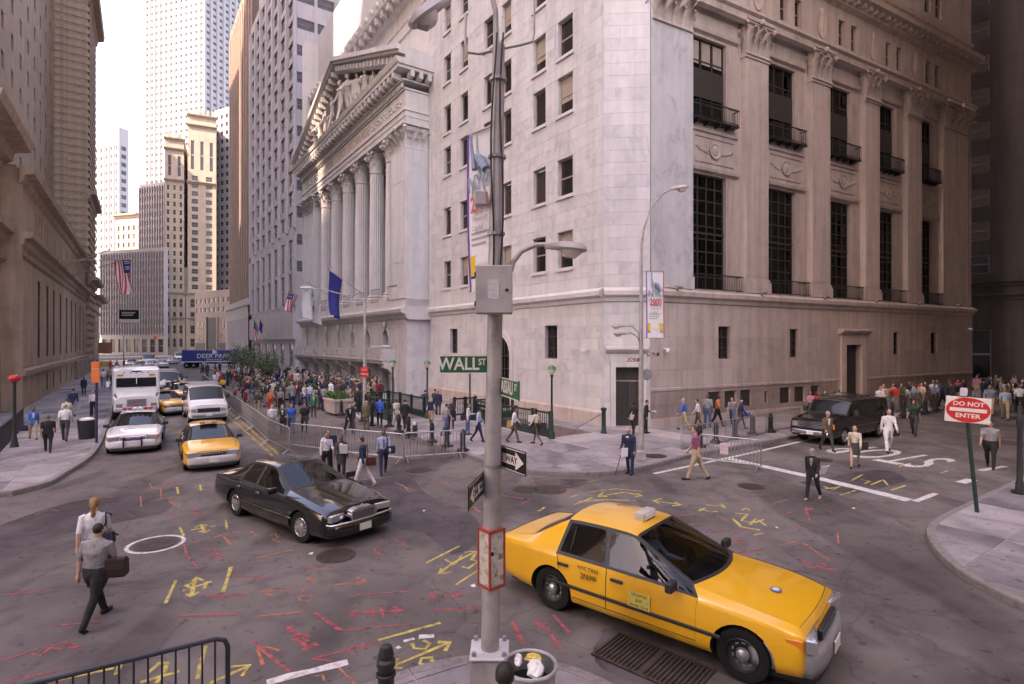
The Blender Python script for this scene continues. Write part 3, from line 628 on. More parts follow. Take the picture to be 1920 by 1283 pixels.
big = [(a+.05, a+.05+(b-a)*.74, 7.42, 13.8) for a, b in bays]; upp = [(a+.05, a+.05+(b-a)*.74, 16.6, 21.35) for a, b in bays]
att = [h for a, b in bays for h in (((a+b)/2-1.05, (a+b)/2-.35, 23.9, 25.6), ((a+b)/2+.35, (a+b)/2+1.05, 23.9, 25.6))]
top_ = [h for k in range(4) for a, b in bays for h in (((a+b)/2-1.25, (a+b)/2-.35, 29.2+k*3.8, 31.4+k*3.8), ((a+b)/2+.35, (a+b)/2+1.25, 29.2+k*3.8, 31.4+k*3.8))]
MB(MW).wall(0, 34.6, SW, 7.0, lw+[dr]+vents, 0, .4).obj('wall', M_LIME, ax)
# recessed bay wall behind the pilasters, then pilasters
MB(MW).wall(0, 34.4, 7.0, 23.0, big+upp, .35, .5).obj('wall', M_LIME, ax)
MB(MW).wall(0, 34.4, 23.0, HT, att+top_, 0, .4).obj('wall', M_LIME, ax)
MB(AI @ FM(C1 + Wd*34.4, Vector((-Wd.y, Wd.x, 0)))).wall(0, 25, SW, HT, [], 0).obj('wall', M_LIME, ax)
MB(MW).box(-.0, 34.3, 3, 22, HT-.4, HT).obj('roof', M_WALK, ax)
for i, (a, b) in enumerate(pil):
    w = b-a; p = MB(MW); fl = 0 < i < 5
    if fl:
        p.box(a, b, -.10, .35, 7.33, 7.95); p.box(a+.06, b-.06, -.06, .35, 7.95, 8.15); y = -.02; p.box(a+.12, b-.12, y+.03, .35, 8.15, 20.9); n = 13
        for k in range(n): x = a+.13+(b-a-.26)*(k+.5)/n; q = (b-a-.26)/n*.30; p.box(x-q, x+q, y, y+.03, 8.3, 20.6)
        p.box(a+.06, b-.06, -.06, .35, 20.9, 21.05)
    else: p.box(a, b, -.02, .35, 7.33, 23.0); p.box(a-.05, b+.05, -.08, .35, 7.34, 8.0)
    p.obj('pilaster', MLs[1] if i else M_MARB, ax)
    c = capital(w*.92, .42, 2.05).obj('capital', MLs[1], ax, True); c.matrix_local = MW @ T3(((a+b)/2, .30, 21.06))
for i, ((a, b), h, u) in enumerate(zip(bays, big, upp)):
    w = h[1]-h[0]; s = (h[0]+h[1])/2; Mb = MW @ T3((0, .35, 0))
    place_win(ax, Mb, s, h[2], w, h[3]-h[2], 'grid4x9', M_FRAMED, M_HALL, y0=.2); place_win(ax, Mb, s, u[2], w, u[3]-u[2], 'grid3x4', M_FRAMED, M_HALL, y0=.2)
    MB(Mb).box(h[0], h[1], .16, .19, 10.5, 10.62).obj('transom', M_FRAMED, ax); MB(Mb).box(u[0]+.02, u[1]-.02, .17, .21, 18.1, 19.7).obj('spandrel', M_FRAMED, ax)
    if i == 0:
        for k in range(3): MB(Mb).box(u[0]+.12+k*.9, u[0]+.80+k*.9, .245, .25, 20.0, 21.25).obj('window_shade', M_SHADE, ax)
    rail(MB(Mb), h[0]-.12, a+(b-a)*.97, -.50, 7.36, 8.2, 26, .45).obj('balcony_rail', M_IRON, ax)
    bm_ = rail(MB(Mb), u[0]-.12, a+(b-a)*.90, -.45, 16.75, 17.6, 26, .44); bm_.box(u[0]-.14, a+(b-a)*.91, -.47, 0, 16.62, 16.70)
    for k in range(4): x = u[0]+.1+k*(w-.2)/3; bm_.box(x-.04, x+.04, -.40, 0, 16.45, 16.62)
    bm_.obj('balcony_rail', M_IRON, ax)
    sp = MB(Mb); sp.profile([(0, 13.85), (-.2, 13.95), (-.24, 14.1), (0, 14.2)], a, b); sp.profile([(0, 16.1), (-.1, 16.14), (-.12, 16.28), (0, 16.32)], a, b)
    sp.box(a+.3, b-.3, -.05, 0, 14.45, 14.52); sp.box(a+.3, b-.3, -.05, 0, 15.85, 15.92); sp.lathe([(.30, 0), (.42, -.02), (.48, -.09), (.40, -.1), (.30, -.05)], 18, ((a+b)/2, 0, 15.2), ax='y'); sp.ball(((a+b)/2, -.04, 15.2), (.26, .1, .3), 8, 5)
    for sx in (-1, 1):
        for k in range(5): sp.ball(((a+b)/2+sx*(.6+k*.2), -.02, 15.1+.22*(k/4)**2), (.12, .06, .11), 6, 4)
    sp.profile([(0, 21.5), (-.18, 21.6), (-.2, 21.75), (0, 21.8)], a, b); sp.box(h[1]+.12, b-.1, -.06, 0, 8.2, 13.7); sp.box(u[1]+.12, b-.1, -.06, 0, 17.8, 21.3); sp.obj('spandrel_panel', MLs[2], ax)
    MB(Mb).box(h[0]-1.0, b+.9, 6.0, 6.1, 7.2, 22.5).obj('hall_wall', M_TAN2, ax); MB(Mb).box(h[0]-1, b+.9, .6, 6.0, 7.1, 7.2).obj('hall_floor', M_TAN2, ax); MB(Mb).box(h[0]-1, b+.9, .6, 6.0, 22.4, 22.5).obj('hall_ceiling', M_TAN2, ax); MB(Mb).box(h[0]-1, b+.9, .6, 6.0, 15, 15.2).obj('hall_floor', M_TAN2, ax)
M_LAMP = mat('fluorescent_tube', (.9, .9, .4), .5, 0); M_LAMP.node_tree.nodes['Principled BSDF'].inputs['Emission Color'].default_value = (.75, .85, .12, 1); M_LAMP.node_tree.nodes['Principled BSDF'].inputs['Emission Strength'].default_value = 1.2
for x, z in ((4.6, 11.6), (5.2, 11.62), (10.9, 11.0), (11.8, 11.0)): MB(MW).box(x-.28, x+.28, 1.6, 1.66, z, z+.08).obj('lit_tube', M_LAMP, ax)
for a, b, c, d in lw: place_win(ax, MW, (a+b)/2, c, b-a, d-c, 'grid2x3', M_FRAMED, M_GLASS, y0=.2)
for a, b, c, d in vents: MB(MW).box(a, b, .12, .2, c, d).obj('vent', M_FRAMED, ax)
dd = MB(MW).box(dr[0], dr[1], .30, .36, dr[2], dr[3]).obj('door', M_IRON, ax); MB(MW).box(17.86, 17.9, .28, .30, SW, 3.2).obj('door_rail', M_FRAMED, dd)
ds = MB(MW)
for x0, x1 in ((16.45, 16.98), (18.77, 19.3)): ds.box(x0, x1, -.12, 0, SW, 4.85)
ds.box(16.98, 18.77, -.12, 0, 4.32, 4.85); ds.profile([(0, 5.0), (-.2, 5.05), (-.42, 5.22), (-.42, 5.34), (0, 5.4)], 16.2, 19.55); ds.box(16.5, 19.25, -.08, 0, 4.86, 5.0); ds.obj('door_surround', MLs[1], ax)
att_s = MB(MW); att_s.profile([(0, 22.7), (-.25, 22.8), (-.28, 23.15), (-.45, 23.25), (-.45, 23.4), (0, 23.5)], 0, 34.5)
att_s.profile([(0, 26.3), (-.3, 26.45), (-.35, 26.8), (-.85, 26.95), (-.9, 27.25), (0, 27.4)], -.2, 34.6); att_s.profile([(0, 28.3), (-.15, 28.35), (-.2, 28.55), (0, 28.6)], -.1, 34.5)
for k in range(48): att_s.box(.2+k*.72, .45+k*.72, -.62, -.28, 26.62, 26.88)
att_s.obj('cornice', MLs[1], ax)
for a, b in pil[1:5]:
    c = MB(); c.lathe([(.34, 0), (.46, -.03), (.46, -.08), (.34, -.05)], 18, ax='y'); c.ball((0, -.03, .05), (.22, .12, .3), 8, 5); c.ball((0, -.05, .42), (.14, .1, .14), 6, 4); o = c.obj('medallion', MLs[1], ax, True); o.matrix_local = MW @ T3(((a+b)/2, 0, 24.7)); o.scale = (1, 1, 1.9)
for q in att: place_win(ax, MW, (q[0]+q[1])/2, q[2], q[1]-q[0], q[3]-q[2], 'sash', y0=.2)
for q in top_: place_win(ax, MW, (q[0]+q[1])/2, q[2], q[1]-q[0], q[3]-q[2], 'sash', y0=.2)
dado = MB(MW).profile([(0, SW-.1), (-.14, SW-.1), (-.14, .55), (0, .55)], .0, 16.4); dado.profile([(0, 1.95), (-.06, 1.97), (-.06, 2.1), (0, 2.14)], 0, 16.4); dado.profile([(0, 1.95), (-.06, 1.97), (-.06, 2.1), (0, 2.14)], 19.35, 34.6); dado.obj('base_course', MLs[2], ax)
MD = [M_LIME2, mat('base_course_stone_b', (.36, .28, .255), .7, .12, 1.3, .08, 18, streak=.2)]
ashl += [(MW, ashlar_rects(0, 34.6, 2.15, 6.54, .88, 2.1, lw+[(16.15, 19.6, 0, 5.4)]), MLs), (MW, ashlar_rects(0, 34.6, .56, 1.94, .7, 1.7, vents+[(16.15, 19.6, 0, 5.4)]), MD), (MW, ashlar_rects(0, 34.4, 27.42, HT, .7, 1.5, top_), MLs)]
ashlar(ax, ashl)
for s_ in (1.6, 8.3, 14.3, 20.2, 25.7, 31.5):       # floodlights on the ledge
    f = thing('floodlight', 'small grey floodlight on the stone ledge under pilaster %s of the corner building' % ['one', 'two', 'three', 'four', 'five', 'six'][int(s_//5.9)], 'floodlight', (C1 + Wd*s_ + Vector((Wd.y, -Wd.x, 0))*.25) + Vector((0, 0, 7.14)), ang(Wd), 'floodlights along the ledge')
    MB().tube([(0, 0, 0), (0, -.08, .14)], .03, 6).obj('bracket', M_IRON, f); MB(T3((0, -.14, .2)) @ Matrix.Rotation(.5, 4, 'X')).loft([[(-.2, -.1, -.07), (.2, -.1, -.07), (.2, -.1, .09), (-.2, -.1, .09)], [(-.13, .16, -.04), (.13, .16, -.04), (.13, .16, .06), (-.13, .16, .06)]]).obj('housing', mat('lamp_housing', (.28, .25, .24), .5, .1), f)
def camera_unit(p, nrm, lab):
    t = thing('security_camera', lab, 'camera', p, ang(nrm)); MB().tube([(0, 0, 0), (.25, 0, 0)], .03, 6).obj('bracket', M_WHITE, t); MB().lathe([(.03, .06), (.12, .04), (.12, -.08), (.06, -.17), (.02, -.19)], 12, (.3, 0, -.02)).obj('housing', M_WHITE, t, True)
camera_unit(C0 + Bd*1.2 + nB*.04 + Vector((0, 0, 4.1)), nB, 'white dome camera on the marble wall by the corner edge')
camera_unit(C1 + Wd*.9 + Vector((Wd.y, -Wd.x, 0))*.04 + Vector((0, 0, 4.15)), Vector((Wd.y, -Wd.x, 0)), 'white dome camera on the Wall Street face beside the corner door')
camera_unit(C1 + Wd*33.5 + Vector((Wd.y, -Wd.x, 0))*.04 + Vector((0, 0, 5.6)), Vector((Wd.y, -Wd.x, 0)), 'white dome camera at the far end of the Wall Street face')
# ---------------------------------------------------------------- exchange with its portico
EO = Vector((-6.67, 45.06, 0)) + Bd*.15
ex = thing('exchange_building', 'white marble exchange with six fluted columns and a sculpted pediment', 'building', EO, ang(-Bd))
bpy.context.view_layer.update()
I4 = Matrix.Identity(4); PY = -2.0; PW = 32.2
arX = [-(4.3 + k*(25.7/6)) for k in range(7)]
hA = [(x-.55, x+.55, 3.9, 5.55) for x in arX]; hD = [(x-.85, x+.85, SW, 2.35) for x in arX]
MB().wall(-PW, 0, SW, 6.5, hA+hD, PY, .9).obj('wall', M_MARB, ex)
MB().wall(-PW, 0, 8.0, 26, [(x-1.45, x+1.45, 8.4, 21.0) for x in [-(6.7+k*4.0) for k in range(5)]], .4, .5).obj('portico_wall', M_MARB2, ex)
for k in range(5): place_win(ex, T3((0, .6, 0)), -(6.7+k*4.0), 8.4, 2.9, 12.6, 'grid4x10', M_FRAMED, M_GLASS, y0=.2)
MB().wall(-PW, 0, 26, 44, [], .0).obj('wall', M_MARB2, ex); MB().box(-PW, 0, .1, 20, 43, 43.6).obj('roof', M_WALK, ex)
MB(T3((-PW, PY, 0)) @ RZ(-math.pi/2) @ T3((-20-PY*0, 0, 0))).wall(0, 20, SW, 43, [], 0).obj('wall', M_MARB2, ex)
MB(T3((0, PY, 0)) @ RZ(math.pi/2)).wall(0, 2.0, SW, 8.0, [], 0).obj('wall', M_MARB, ex)
for x in arX:
    a = MB(); archband(a, x, 5.0, .55, .78, PY-.06, PY, 10); a.ball((x, PY-.14, 5.95), (.28, .2, .34), 7, 5); a.box(x-.12, x+.12, PY-.2, PY, 5.55, 5.9)
    a.add([(x+sx*.55, PY-.012, 5.56) for sx in (-1,)] + [(x+.55*math.cos(math.pi-t*math.pi/20), PY-.012, 5.0+.55*math.sin(math.pi-t*math.pi/20)) for t in range(11)], [tuple([0] + [i+1, i+2]) for i in range(10)])
    a.add([(x+.55, PY-.012, 5.56)] + [(x+.55*math.cos(t*math.pi/20), PY-.012, 5.0+.55*math.sin(t*math.pi/20)) for t in range(11)], [(0, i+1, i+2) for i in range(10)]); a.obj('arch_ornament', M_MARB2, ex)
    place_win(ex, T3((0, PY+.45, 0)), x, 3.9, 1.1, 1.64, 'grid2x3', M_FRAMED, M_GLASS)
    dx = MB().box(x-.85, x+.85, PY+.7, PY+.76, SW, 2.35).obj('door', M_FRAMED, ex); MB().box(x-.03, x+.03, PY+.66, PY+.7, SW, 2.3).obj('door_rail', M_FRAME, dx)
# balcony with balustrade panels on carved brackets
b = MB(); b.box(-PW+.6, -2.2, PY-1.15, PY, 2.72, 2.95); b.box(-PW+.5, -2.1, PY-1.25, PY, 2.95, 3.06); b.box(-PW+.6, -2.2, PY-1.12, PY-.94, 3.72, 3.88); b.box(-PW+.65, -2.25, PY-1.08, PY-.98, 3.06, 3.16); b.box(-2.38, -2.2, PY-.94, PY, 3.06, 3.88); b.obj('balcony', M_MARB2, ex)
for k in range(8):
    x = -2.3 - k*(PW-3.1)/7; MB().box(x-.28, x+.22, PY-1.16, PY-.90, 3.05, 3.74).obj('balcony_pier', M_MARB2, ex)
    if k < 7:
        x2 = x-(PW-3.1)/7; MB().box(x2+.28, x-.34, PY-1.07, PY-.99, 3.3, 3.58).obj('balcony_panel', M_MARB, ex)
        for xx in (x-1.0, x-3.0): MB().box(xx-.35, xx+.35, PY-1.1, PY-.96, 3.17, 3.23).obj('balcony_slot', M_TAN, ex)
    q = MB(); q.loft([[(x-.3, PY-o_, z), (x+.25, PY-o_, z), (x+.25, PY, z), (x-.3, PY, z)] for o_, z in ((.12, 1.45), (.2, 1.6), (.32, 1.9), (.6, 2.2), (.95, 2.45), (1.02, 2.72))]); q.tube([(x-.32, PY-.85, 2.5), (x+.27, PY-.85, 2.5)], .19, 10); q.tube([(x-.31, PY-.3, 1.75), (x+.26, PY-.3, 1.75)], .13, 8); q.box(x-.42, x+.37, PY-.14, PY, SW, 1.5); q.obj('bracket', M_MARB2, ex)
g_ = MB(); g_.profile([(PY, 6.3), (PY-.2, 6.45), (PY-.28, 6.7), (PY-.62, 6.85), (PY-.68, 7.12), (PY-.4, 7.2), (PY-.35, 7.35), (.4, 7.35), (.4, 6.3)], -PW-.3, .45); g_.box(-PW, .0, PY-.05, .4, 7.35, 8.0); g_.obj('ledge', M_MARB2, ex)
colm = MB(); colm.box(-.98, .98, -.98, .98, 0, .3); colm.lathe([(.95, .3), (.98, .42), (.9, .52), (.84, .56), (.92, .66), (.84, .76), (.76, .8)], 32); cshaft = MB(); cshaft.lathe([(.74, 0), (.74, 3.5), (.70, 7), (.64, 11.3)], 48, flute=.075)
cb = colm.mesh('column_base', M_MARB2, True); cs = cshaft.mesh('column', MBs[1], False); ccm = capital(1.42, 1, 2.0, True).mesh('capital', M_MARB2, True)
for t in (4.85, 8.75, 12.75, 16.75, 20.75, 24.7):
    c = inst('column', cs, ex, (-t, PY+.95, 8.8)); inst('column_base', cb, c, (0, 0, -.8)); inst('capital', ccm, c, (0, 0, 11.25))
    w = rail(MB(), -t+1.0, -t+3.0, PY-.0, 8.0, 9.2, 8); w.obj('portico_grille', M_IRON, ex)
for t0, t1 in ((.2, 3.05), (27.0, 31.6)):
    q = MB(); q.box(-t1, -t0, PY-.0, .4, 9.0, 20.05); q.box(-t1-.1, -t0+.1, PY-.12, .4, 8.0, 8.6); q.box(-t1-.05, -t0+.05, PY-.07, .4, 8.6, 9.0)
    for k in range(2): q.box(-t1+.5, -t0-.5, PY-.03, PY, 11+k*6.5, 13.2+k*6.5)
    p_ = q.obj('pier', MBs[1], ex); cw = t1-t0; c = capital(cw*.98, .42, 2.0).obj('capital', M_MARB2, p_, True); c.location = (-(t0+t1)/2, PY+.42, 20.06)
    c2 = capital(2.2, .42, 2.0).obj('capital', M_MARB2, p_, True); c2.matrix_local = T3((-t0-.42, PY+1.2, 20.06)) @ RZ(math.pi/2)
# entablature
e = MB(); e.box(-PW+.3, -.1, PY-.02, .4, 22.06, 22.5); e.box(-PW+.25, -.05, PY-.08, .4, 22.5, 22.95); e.box(-PW+.15, .05, PY-.18, .4, 22.95, 23.1); e.box(-PW+.3, -.1, PY, .4, 23.1, 24.6); e.box(-PW+.2, 0, PY-.12, .4, 24.6, 24.75); e.obj('entablature', M_MARB2, ex)
e = MB(); e.box(-PW, .2, PY-.38, .4, 25.2, 25.32); e.box(-PW-.6, .75, PY-1.0, .4, 25.85, 26.1); e.profile([(PY-1.0, 26.1), (PY-1.12, 26.2), (PY-1.25, 26.55), (.4, 26.55), (.4, 26.1)], -PW-.8, .9); e.obj('cornice', M_MARB2, ex)
dent = MB().box(-.09, .09, -.16, 0, 0, .42).mesh('dentil', M_MARB2); modl = MB().loft([[(-.17, -.72, .0), (.17, -.72, 0), (.17, 0, -.1), (-.17, 0, -.1)], [(-.17, -.74, .45), (.17, -.74, .45), (.17, 0, .45), (-.17, 0, .45)]]).mesh('modillion', M_MARB2)
for k in range(90): inst('dentil', dent, ex, (-PW+.3+k*.355, PY-.12, 24.77))
for k in range(36): inst('modillion', modl, ex, (-PW+.2+k*.9, PY-.25, 25.38))
for k in range(3): inst('modillion', modl, ex, M=T3((.05, PY+.2+k*.75, 25.38)) @ RZ(math.pi/2))
lettering('NEW YORK STOCK EXCHANGE', .82, M_TAN, ex, T3((-PW/2-.5, PY-.012, 23.85)), 1.0, .01)
orn = MB()
for k in range(26):
    x = -1.0-k*.27; orn.ball((x, PY-.02, 23.85+.25*math.sin(k*1.1)), (.15, .1, .14), 6, 4); orn.ball((x+.1, PY-.02, 23.85-.25*math.sin(k*1.1)), (.11, .08, .1), 6, 4); x2 = -PW+1.3+k*.27; orn.ball((x2, PY-.02, 23.85+.25*math.sin(k*1.1)), (.15, .1, .14), 6, 4)
tag(orn.obj('carved_frieze', M_MARB2, ex), kind='stuff')
# pediment: tympanum, raking cornices, modillions
AP = 32.6; e0, e1 = -PW-.8, .9; mid = (e0+e1)/2; slope = (AP-26.55)/(mid-e0)
MB().add([(e0+1.2, PY+.5, 26.5), (e1-1.2, PY+.5, 26.5), (mid, PY+.5, AP-.9)], [(0, 1, 2)]).obj('tympanum', M_TAN, ex)
rk = MB(); th = .95
for sx, xe in ((-1, e0), (1, e1)):
    for y0, y1, lo, hi in ((PY-1.25, .4, .55, th), (PY-1.0, .4, .3, .55), (PY-.45, .4, 0, .3)):
        rk.add([(xe, y0, 26.55+lo), (mid, y0, AP+lo), (mid, y0, AP+hi), (xe, y0, 26.55+hi), (xe, y1, 26.55+lo), (mid, y1, AP+lo), (mid, y1, AP+hi), (xe, y1, 26.55+hi)], [(0, 1, 2, 3), (7, 6, 5, 4), (0, 4, 5, 1), (3, 2, 6, 7), (0, 3, 7, 4)])
rk.obj('raking_cornice', M_MARB2, ex)
for k in range(1, 19):
    for sx, xe in ((1, e0), (-1, e1)):
        x = xe+sx*k*.9; z = 26.55+abs(x-xe)*slope-.42; inst('modillion', modl, ex, (x, PY-.2, z))
# attic block with its own cornice and lion heads
ac_ = MB(); ac_.profile([(0, 34.2), (-.4, 34.4), (-.5, 34.8), (-1.2, 35.0), (-1.3, 35.9), (0, 36.2)], -PW, 0); ac_.profile([(0, 31.5), (-.15, 31.55), (-.15, 31.7), (0, 31.75)], -PW, 0); ac_.profile([(0, 32.6), (-.1, 32.65), (-.1, 32.8), (0, 32.85)], -PW, 0); ac_.obj('attic_cornice', M_MARB2, ex)
for k in range(22):
    l = MB(); x = -.8-k*1.45; l.ball((x, -1.28, 35.5), (.22, .25, .3), 7, 5); l.box(x-.5, x+.35, -.62-.5, -.5, 34.86, 34.99); l.obj('lion_head', M_MARB2, ex)
    l = MB(); l.box(x+.15, x+.6, -1.1, -.5, 34.3, 34.95); l.obj('modillion', M_MARB2, ex)
# ---------------------------------------------------------------- generic city building
def city(name, label, o, xd, W, D, H, faces, mw, mg=None, mf=None, rev=.3, parts=120, z0=0.0, roof=True, top=None, group=None):
    """faces: {'F'|'L'|'R': (nx, nz, width fraction, height fraction, z from, z to, pier depth)}"""
    t = thing(name, label, 'building', (o[0], o[1], 0), ang(xd), group); mg = mg or M_GLASS
    fr = {'F': (I4, W), 'L': (T3((0, D, 0)) @ RZ(-math.pi/2), D), 'R': (T3((W, 0, 0)) @ RZ(math.pi/2), D)}
    cells = []
    for k, spec in faces.items():
        M, wd = fr[k]; specs = spec if isinstance(spec, list) else [spec]; holes = []; pb = MB(M)
        for nx, nz, wf, hf, za, zb, pier in specs:
            if nx == 0: continue
            cw = wd/nx; ch = (zb-za)/nz
            for j in range(nz):
                for i in range(nx):
                    h = (cw*(i+.5-wf/2), cw*(i+.5+wf/2), za+ch*(j+.5-hf/2), za+ch*(j+.5+hf/2)); holes.append(h); cells.append((M, h))
            if pier:
                for i in range(nx+1): x = min(wd-.01, max(.01, cw*i)); q = cw*(1-wf)*.32; pb.box(x-q, x+q, -pier, 0, za, zb)
        MB(M).wall(0, wd, z0, H, holes, 0, rev).obj('wall', mw, t)
        if pb.f: pb.obj('piers', mw, t)
    for k in ('L', 'R'):
        if k not in faces: MB(fr[k][0]).wall(0, D, z0, H, [], 0).obj('wall', mw, t)
    if roof:
        r = MB(); r.box(-.01, W+.01, -.01, D, H, H+.5); r.obj('roof', mw, t)
    bpy.context.view_layer.update(); rest = MB(); mw_ = t.matrix_world
    def key(c):
        M, h = c; p = mw_ @ M @ Vector(((h[0]+h[1])/2, 0, (h[2]+h[3])/2)); u = CX+FPX*p.x/max(p.y, 1); v = CY-FPX*(p.z-CAMH)/max(p.y, 1)
        return (0 if -20 < u < 1940 and -20 < v < 1300 and p.y > 0 else 1, p.length)
    cells.sort(key=key)
    for n, (M, h) in enumerate(cells):
        if n < parts and key((M, h))[0] == 0: place_win(t, M @ T3((0, rev-.2, 0)), (h[0]+h[1])/2, h[2], h[1]-h[0], h[3]-h[2], 'sash', mf or M_FRAME, mg, y0=.05)
        else: rest.M = M; rest.box(h[0], h[1], rev-.02, rev, h[2], h[3])
    if rest.f: tag(rest.obj('far_windows', mg, t), kind='stuff')
    if top:
        for a in top: MB().box(*a).obj('roof_block', mw, t)
    return t
nL = Vector((Ld.y, -Ld.x, 0))                                     # from the left wall towards the street
# ---- bank at the left corner
LO = Vector((-34, 39.3, 0)); bk = thing('bank_building', 'low brown limestone bank with heavy cornices along the left sidewalk', 'building', LO, ang(Ld))
bpy.context.view_layer.update()
S0, S1 = -13.0, 46.0
bw = [3.2, 7.8, 11.8, 16.6, 21.8, 26.6, 31.4, 37.0, 42.0]; bh = [(x-.75, x+.75, 3.3, 9.1) for x in bw] + [(-8.6, -6.6, 3.2, 9.6)]; sm = [(x-.5, x+.5, .5, 1.9) for x in bw[1:]]; aw = [(x+d_-.28, x+d_+.28, 12.3, 14.0) for x in bw for d_ in (-1.3, 0, 1.3)]
aw = [h for h in aw if S0 < h[0] and h[1] < S1]; aw += [(-8.4, -7.4, 12.4, 14.6)]
MB().wall(-4.6, S1, SW, 15.6, bh[:9]+sm+[h for h in aw if h[0] > -4], 0, .16).obj('wall', M_TAN, bk)
MB().wall(S0, -4.6, SW, 17.4, [bh[9], aw[-1]], .9, .6).obj('wall', M_TAN, bk); MB().box(-4.75, -4.35, -.1, 1.0, SW, 15.6).obj('corner_pier', M_TAN, bk); MB().box(-4.6, S1, .2, 20, 15.4, 15.8).obj('roof', M_TAN2, bk); MB().box(S0, -4.6, 1.0, 20, 17.2, 17.6).obj('roof', M_TAN2, bk)
MB(T3((S0, 20, 0)) @ RZ(-math.pi/2)).wall(0, 19.1, SW, 17.4, [(x-1, x+1, 3.3, 9.6) for x in (4, 9, 14)], 0, .5).obj('wall', M_TAN, bk)
for x in (4, 9, 14): place_win(bk, T3((S0, 20, 0)) @ RZ(-math.pi/2) @ T3((0, .2, 0)), x, 3.3, 2, 6.3, 'grid3x5', M_FRAMED, M_GLASS)
for h in bh[:9]: place_win(bk, T3((0, -.09, 0)), (h[0]+h[1])/2, h[2], h[1]-h[0], h[3]-h[2], 'grid2x5', M_FRAMED, M_GLASS)
place_win(bk, T3((0, 1.2, 0)), -7.6, 3.2, 2, 6.4, 'grid3x5', M_FRAMED, M_GLASS); place_win(bk, T3((0, 1.2, 0)), -7.9, 12.4, 1.0, 2.2, 'sash', M_FRAMED, M_GLASS)
for h in sm+aw[:-1]: place_win(bk, T3((0, -.09, 0)), (h[0]+h[1])/2, h[2], h[1]-h[0], h[3]-h[2], 'sash', M_FRAMED, M_GLASS)
def cor(a, b, y, z, d, h): return MB().profile([(y, z), (y-d*.25, z+h*.15), (y-d*.35, z+h*.5), (y-d*.9, z+h*.62), (y-d, z+h*.95), (y, z+h)], a, b)
cor(-4.9, S1+.3, 0, 10.6, .7, 1.0).obj('ledge', M_TAN, bk); cor(-5, S1+.3, 0, 14.6, .8, 1.1).obj('cornice', M_TAN, bk); cor(-4.7, S1, 0, 9.9, .15, .25).obj('moulding', M_TAN2, bk)
cor(S0-.6, -4.2, .9, 10.8, .7, 1.0).obj('ledge', M_TAN, bk); cor(S0-.8, -3.8, .9, 15.9, 1.5, 1.6).obj('cornice', M_TAN, bk); cor(S0, -4.6, .9, 9.4, .3, .4).obj('moulding', M_TAN2, bk)
MB().profile([(0, SW-.1), (-.35, SW-.1), (-.35, 2.3), (-.2, 2.5), (0, 2.5)], 30, S1).obj('plinth', M_TAN2, bk); MB().profile([(0, 2.3), (-.3, 2.35), (-.3, 2.65), (0, 2.75)], -4.6, S1).obj('moulding', M_TAN2, bk)
ashlar(bk, [(I4, ashlar_rects(-4.3, S1, 2.8, 9.85, 1.1, 2.2, [(h[0]-.02, h[1]+.02, h[2]-.02, h[3]+.02) for h in bh]), [M_TAN, mat('tan_limestone_b', (.485, .36, .27), .75, .1, .8, .1, 14, streak=.25)])], 150)
# ---- tall tower rising behind the bank, with banded corner
TWt = city('office_tower', 'very tall brown stone tower rising behind the low bank', LO + Ld*6 - nL*3.5, Ld, 52, 30, 62,
     {'F': [(12, 13, .26, .45, 17, 61, 0)], 'L': [(8, 13, .3, .5, 17, 61, 0)]}, M_TAN2, M_GLASS, parts=60)
q = LO + Ld*46.1
tb = thing('tower_wing', 'banded brown stone wing of the tall tower standing beyond the bank', 'building', q, ang(Ld)); tbm = MB(); tbm.box(0, 13, -.2, 25, SW, 78); tbm.obj('wall', M_TAN2, tb)
bd = MB().box(-.06, 13.06, -.42, 25, 0, .62).mesh('stone_band', M_TAN)
for k in range(72): inst('stone_band', bd, tb, (0, 0, 1.0+k*1.06))
cor(-.5, 13.8, -.2, 12.5, 1.2, 1.2).obj('cornice', M_TAN2, tb); cor(-.5, 13.8, -.2, 24.5, 1.0, 1.2).obj('cornice', M_TAN2, tb); cor(-.5, 14.2, -.2, 52, 1.3, 2.0).obj('cornice', M_TAN2, tb); cor(-.5, 14.4, -.2, 75, 1.5, 2.5).obj('cornice', M_TAN2, tb)
q = LO + Ld*59.5
lb = thing('corner_shop_building', 'low rusticated stone building with a projecting cornice beyond the banded wing', 'building', q, ang(Ld)); MB().wall(0, 16, SW, 11.5, [(x-.9, x+.9, .6, 3.6) for x in (3, 7, 11)]+[(x-.7, x+.7, 5, 8) for x in (3, 7, 11)], 0, .4).obj('wall', M_TAN, lb)
for x in (3, 7, 11): place_win(lb, T3((0, .2, 0)), x, .6, 1.8, 3, 'grid2x2', M_FRAMED, M_GLASS); place_win(lb, T3((0, .2, 0)), x, 5, 1.4, 3, 'sash', M_FRAMED, M_GLASS)
cor(-.5, 16.6, 0, 10.8, 1.4, 1.3).obj('cornice', M_TAN2, lb); MB().box(0, 16, .45, 18, SW, 11.4).obj('core', M_TAN2, lb); cor(-.2, 16.2, 0, 9.2, .4, .4).obj('moulding', M_TAN2, lb)
for k in range(12): MB().box(-.08, 2.0, -.09, 0, .5+k*.72, 1.1+k*.72).obj('stone_band', M_TAN, lb)
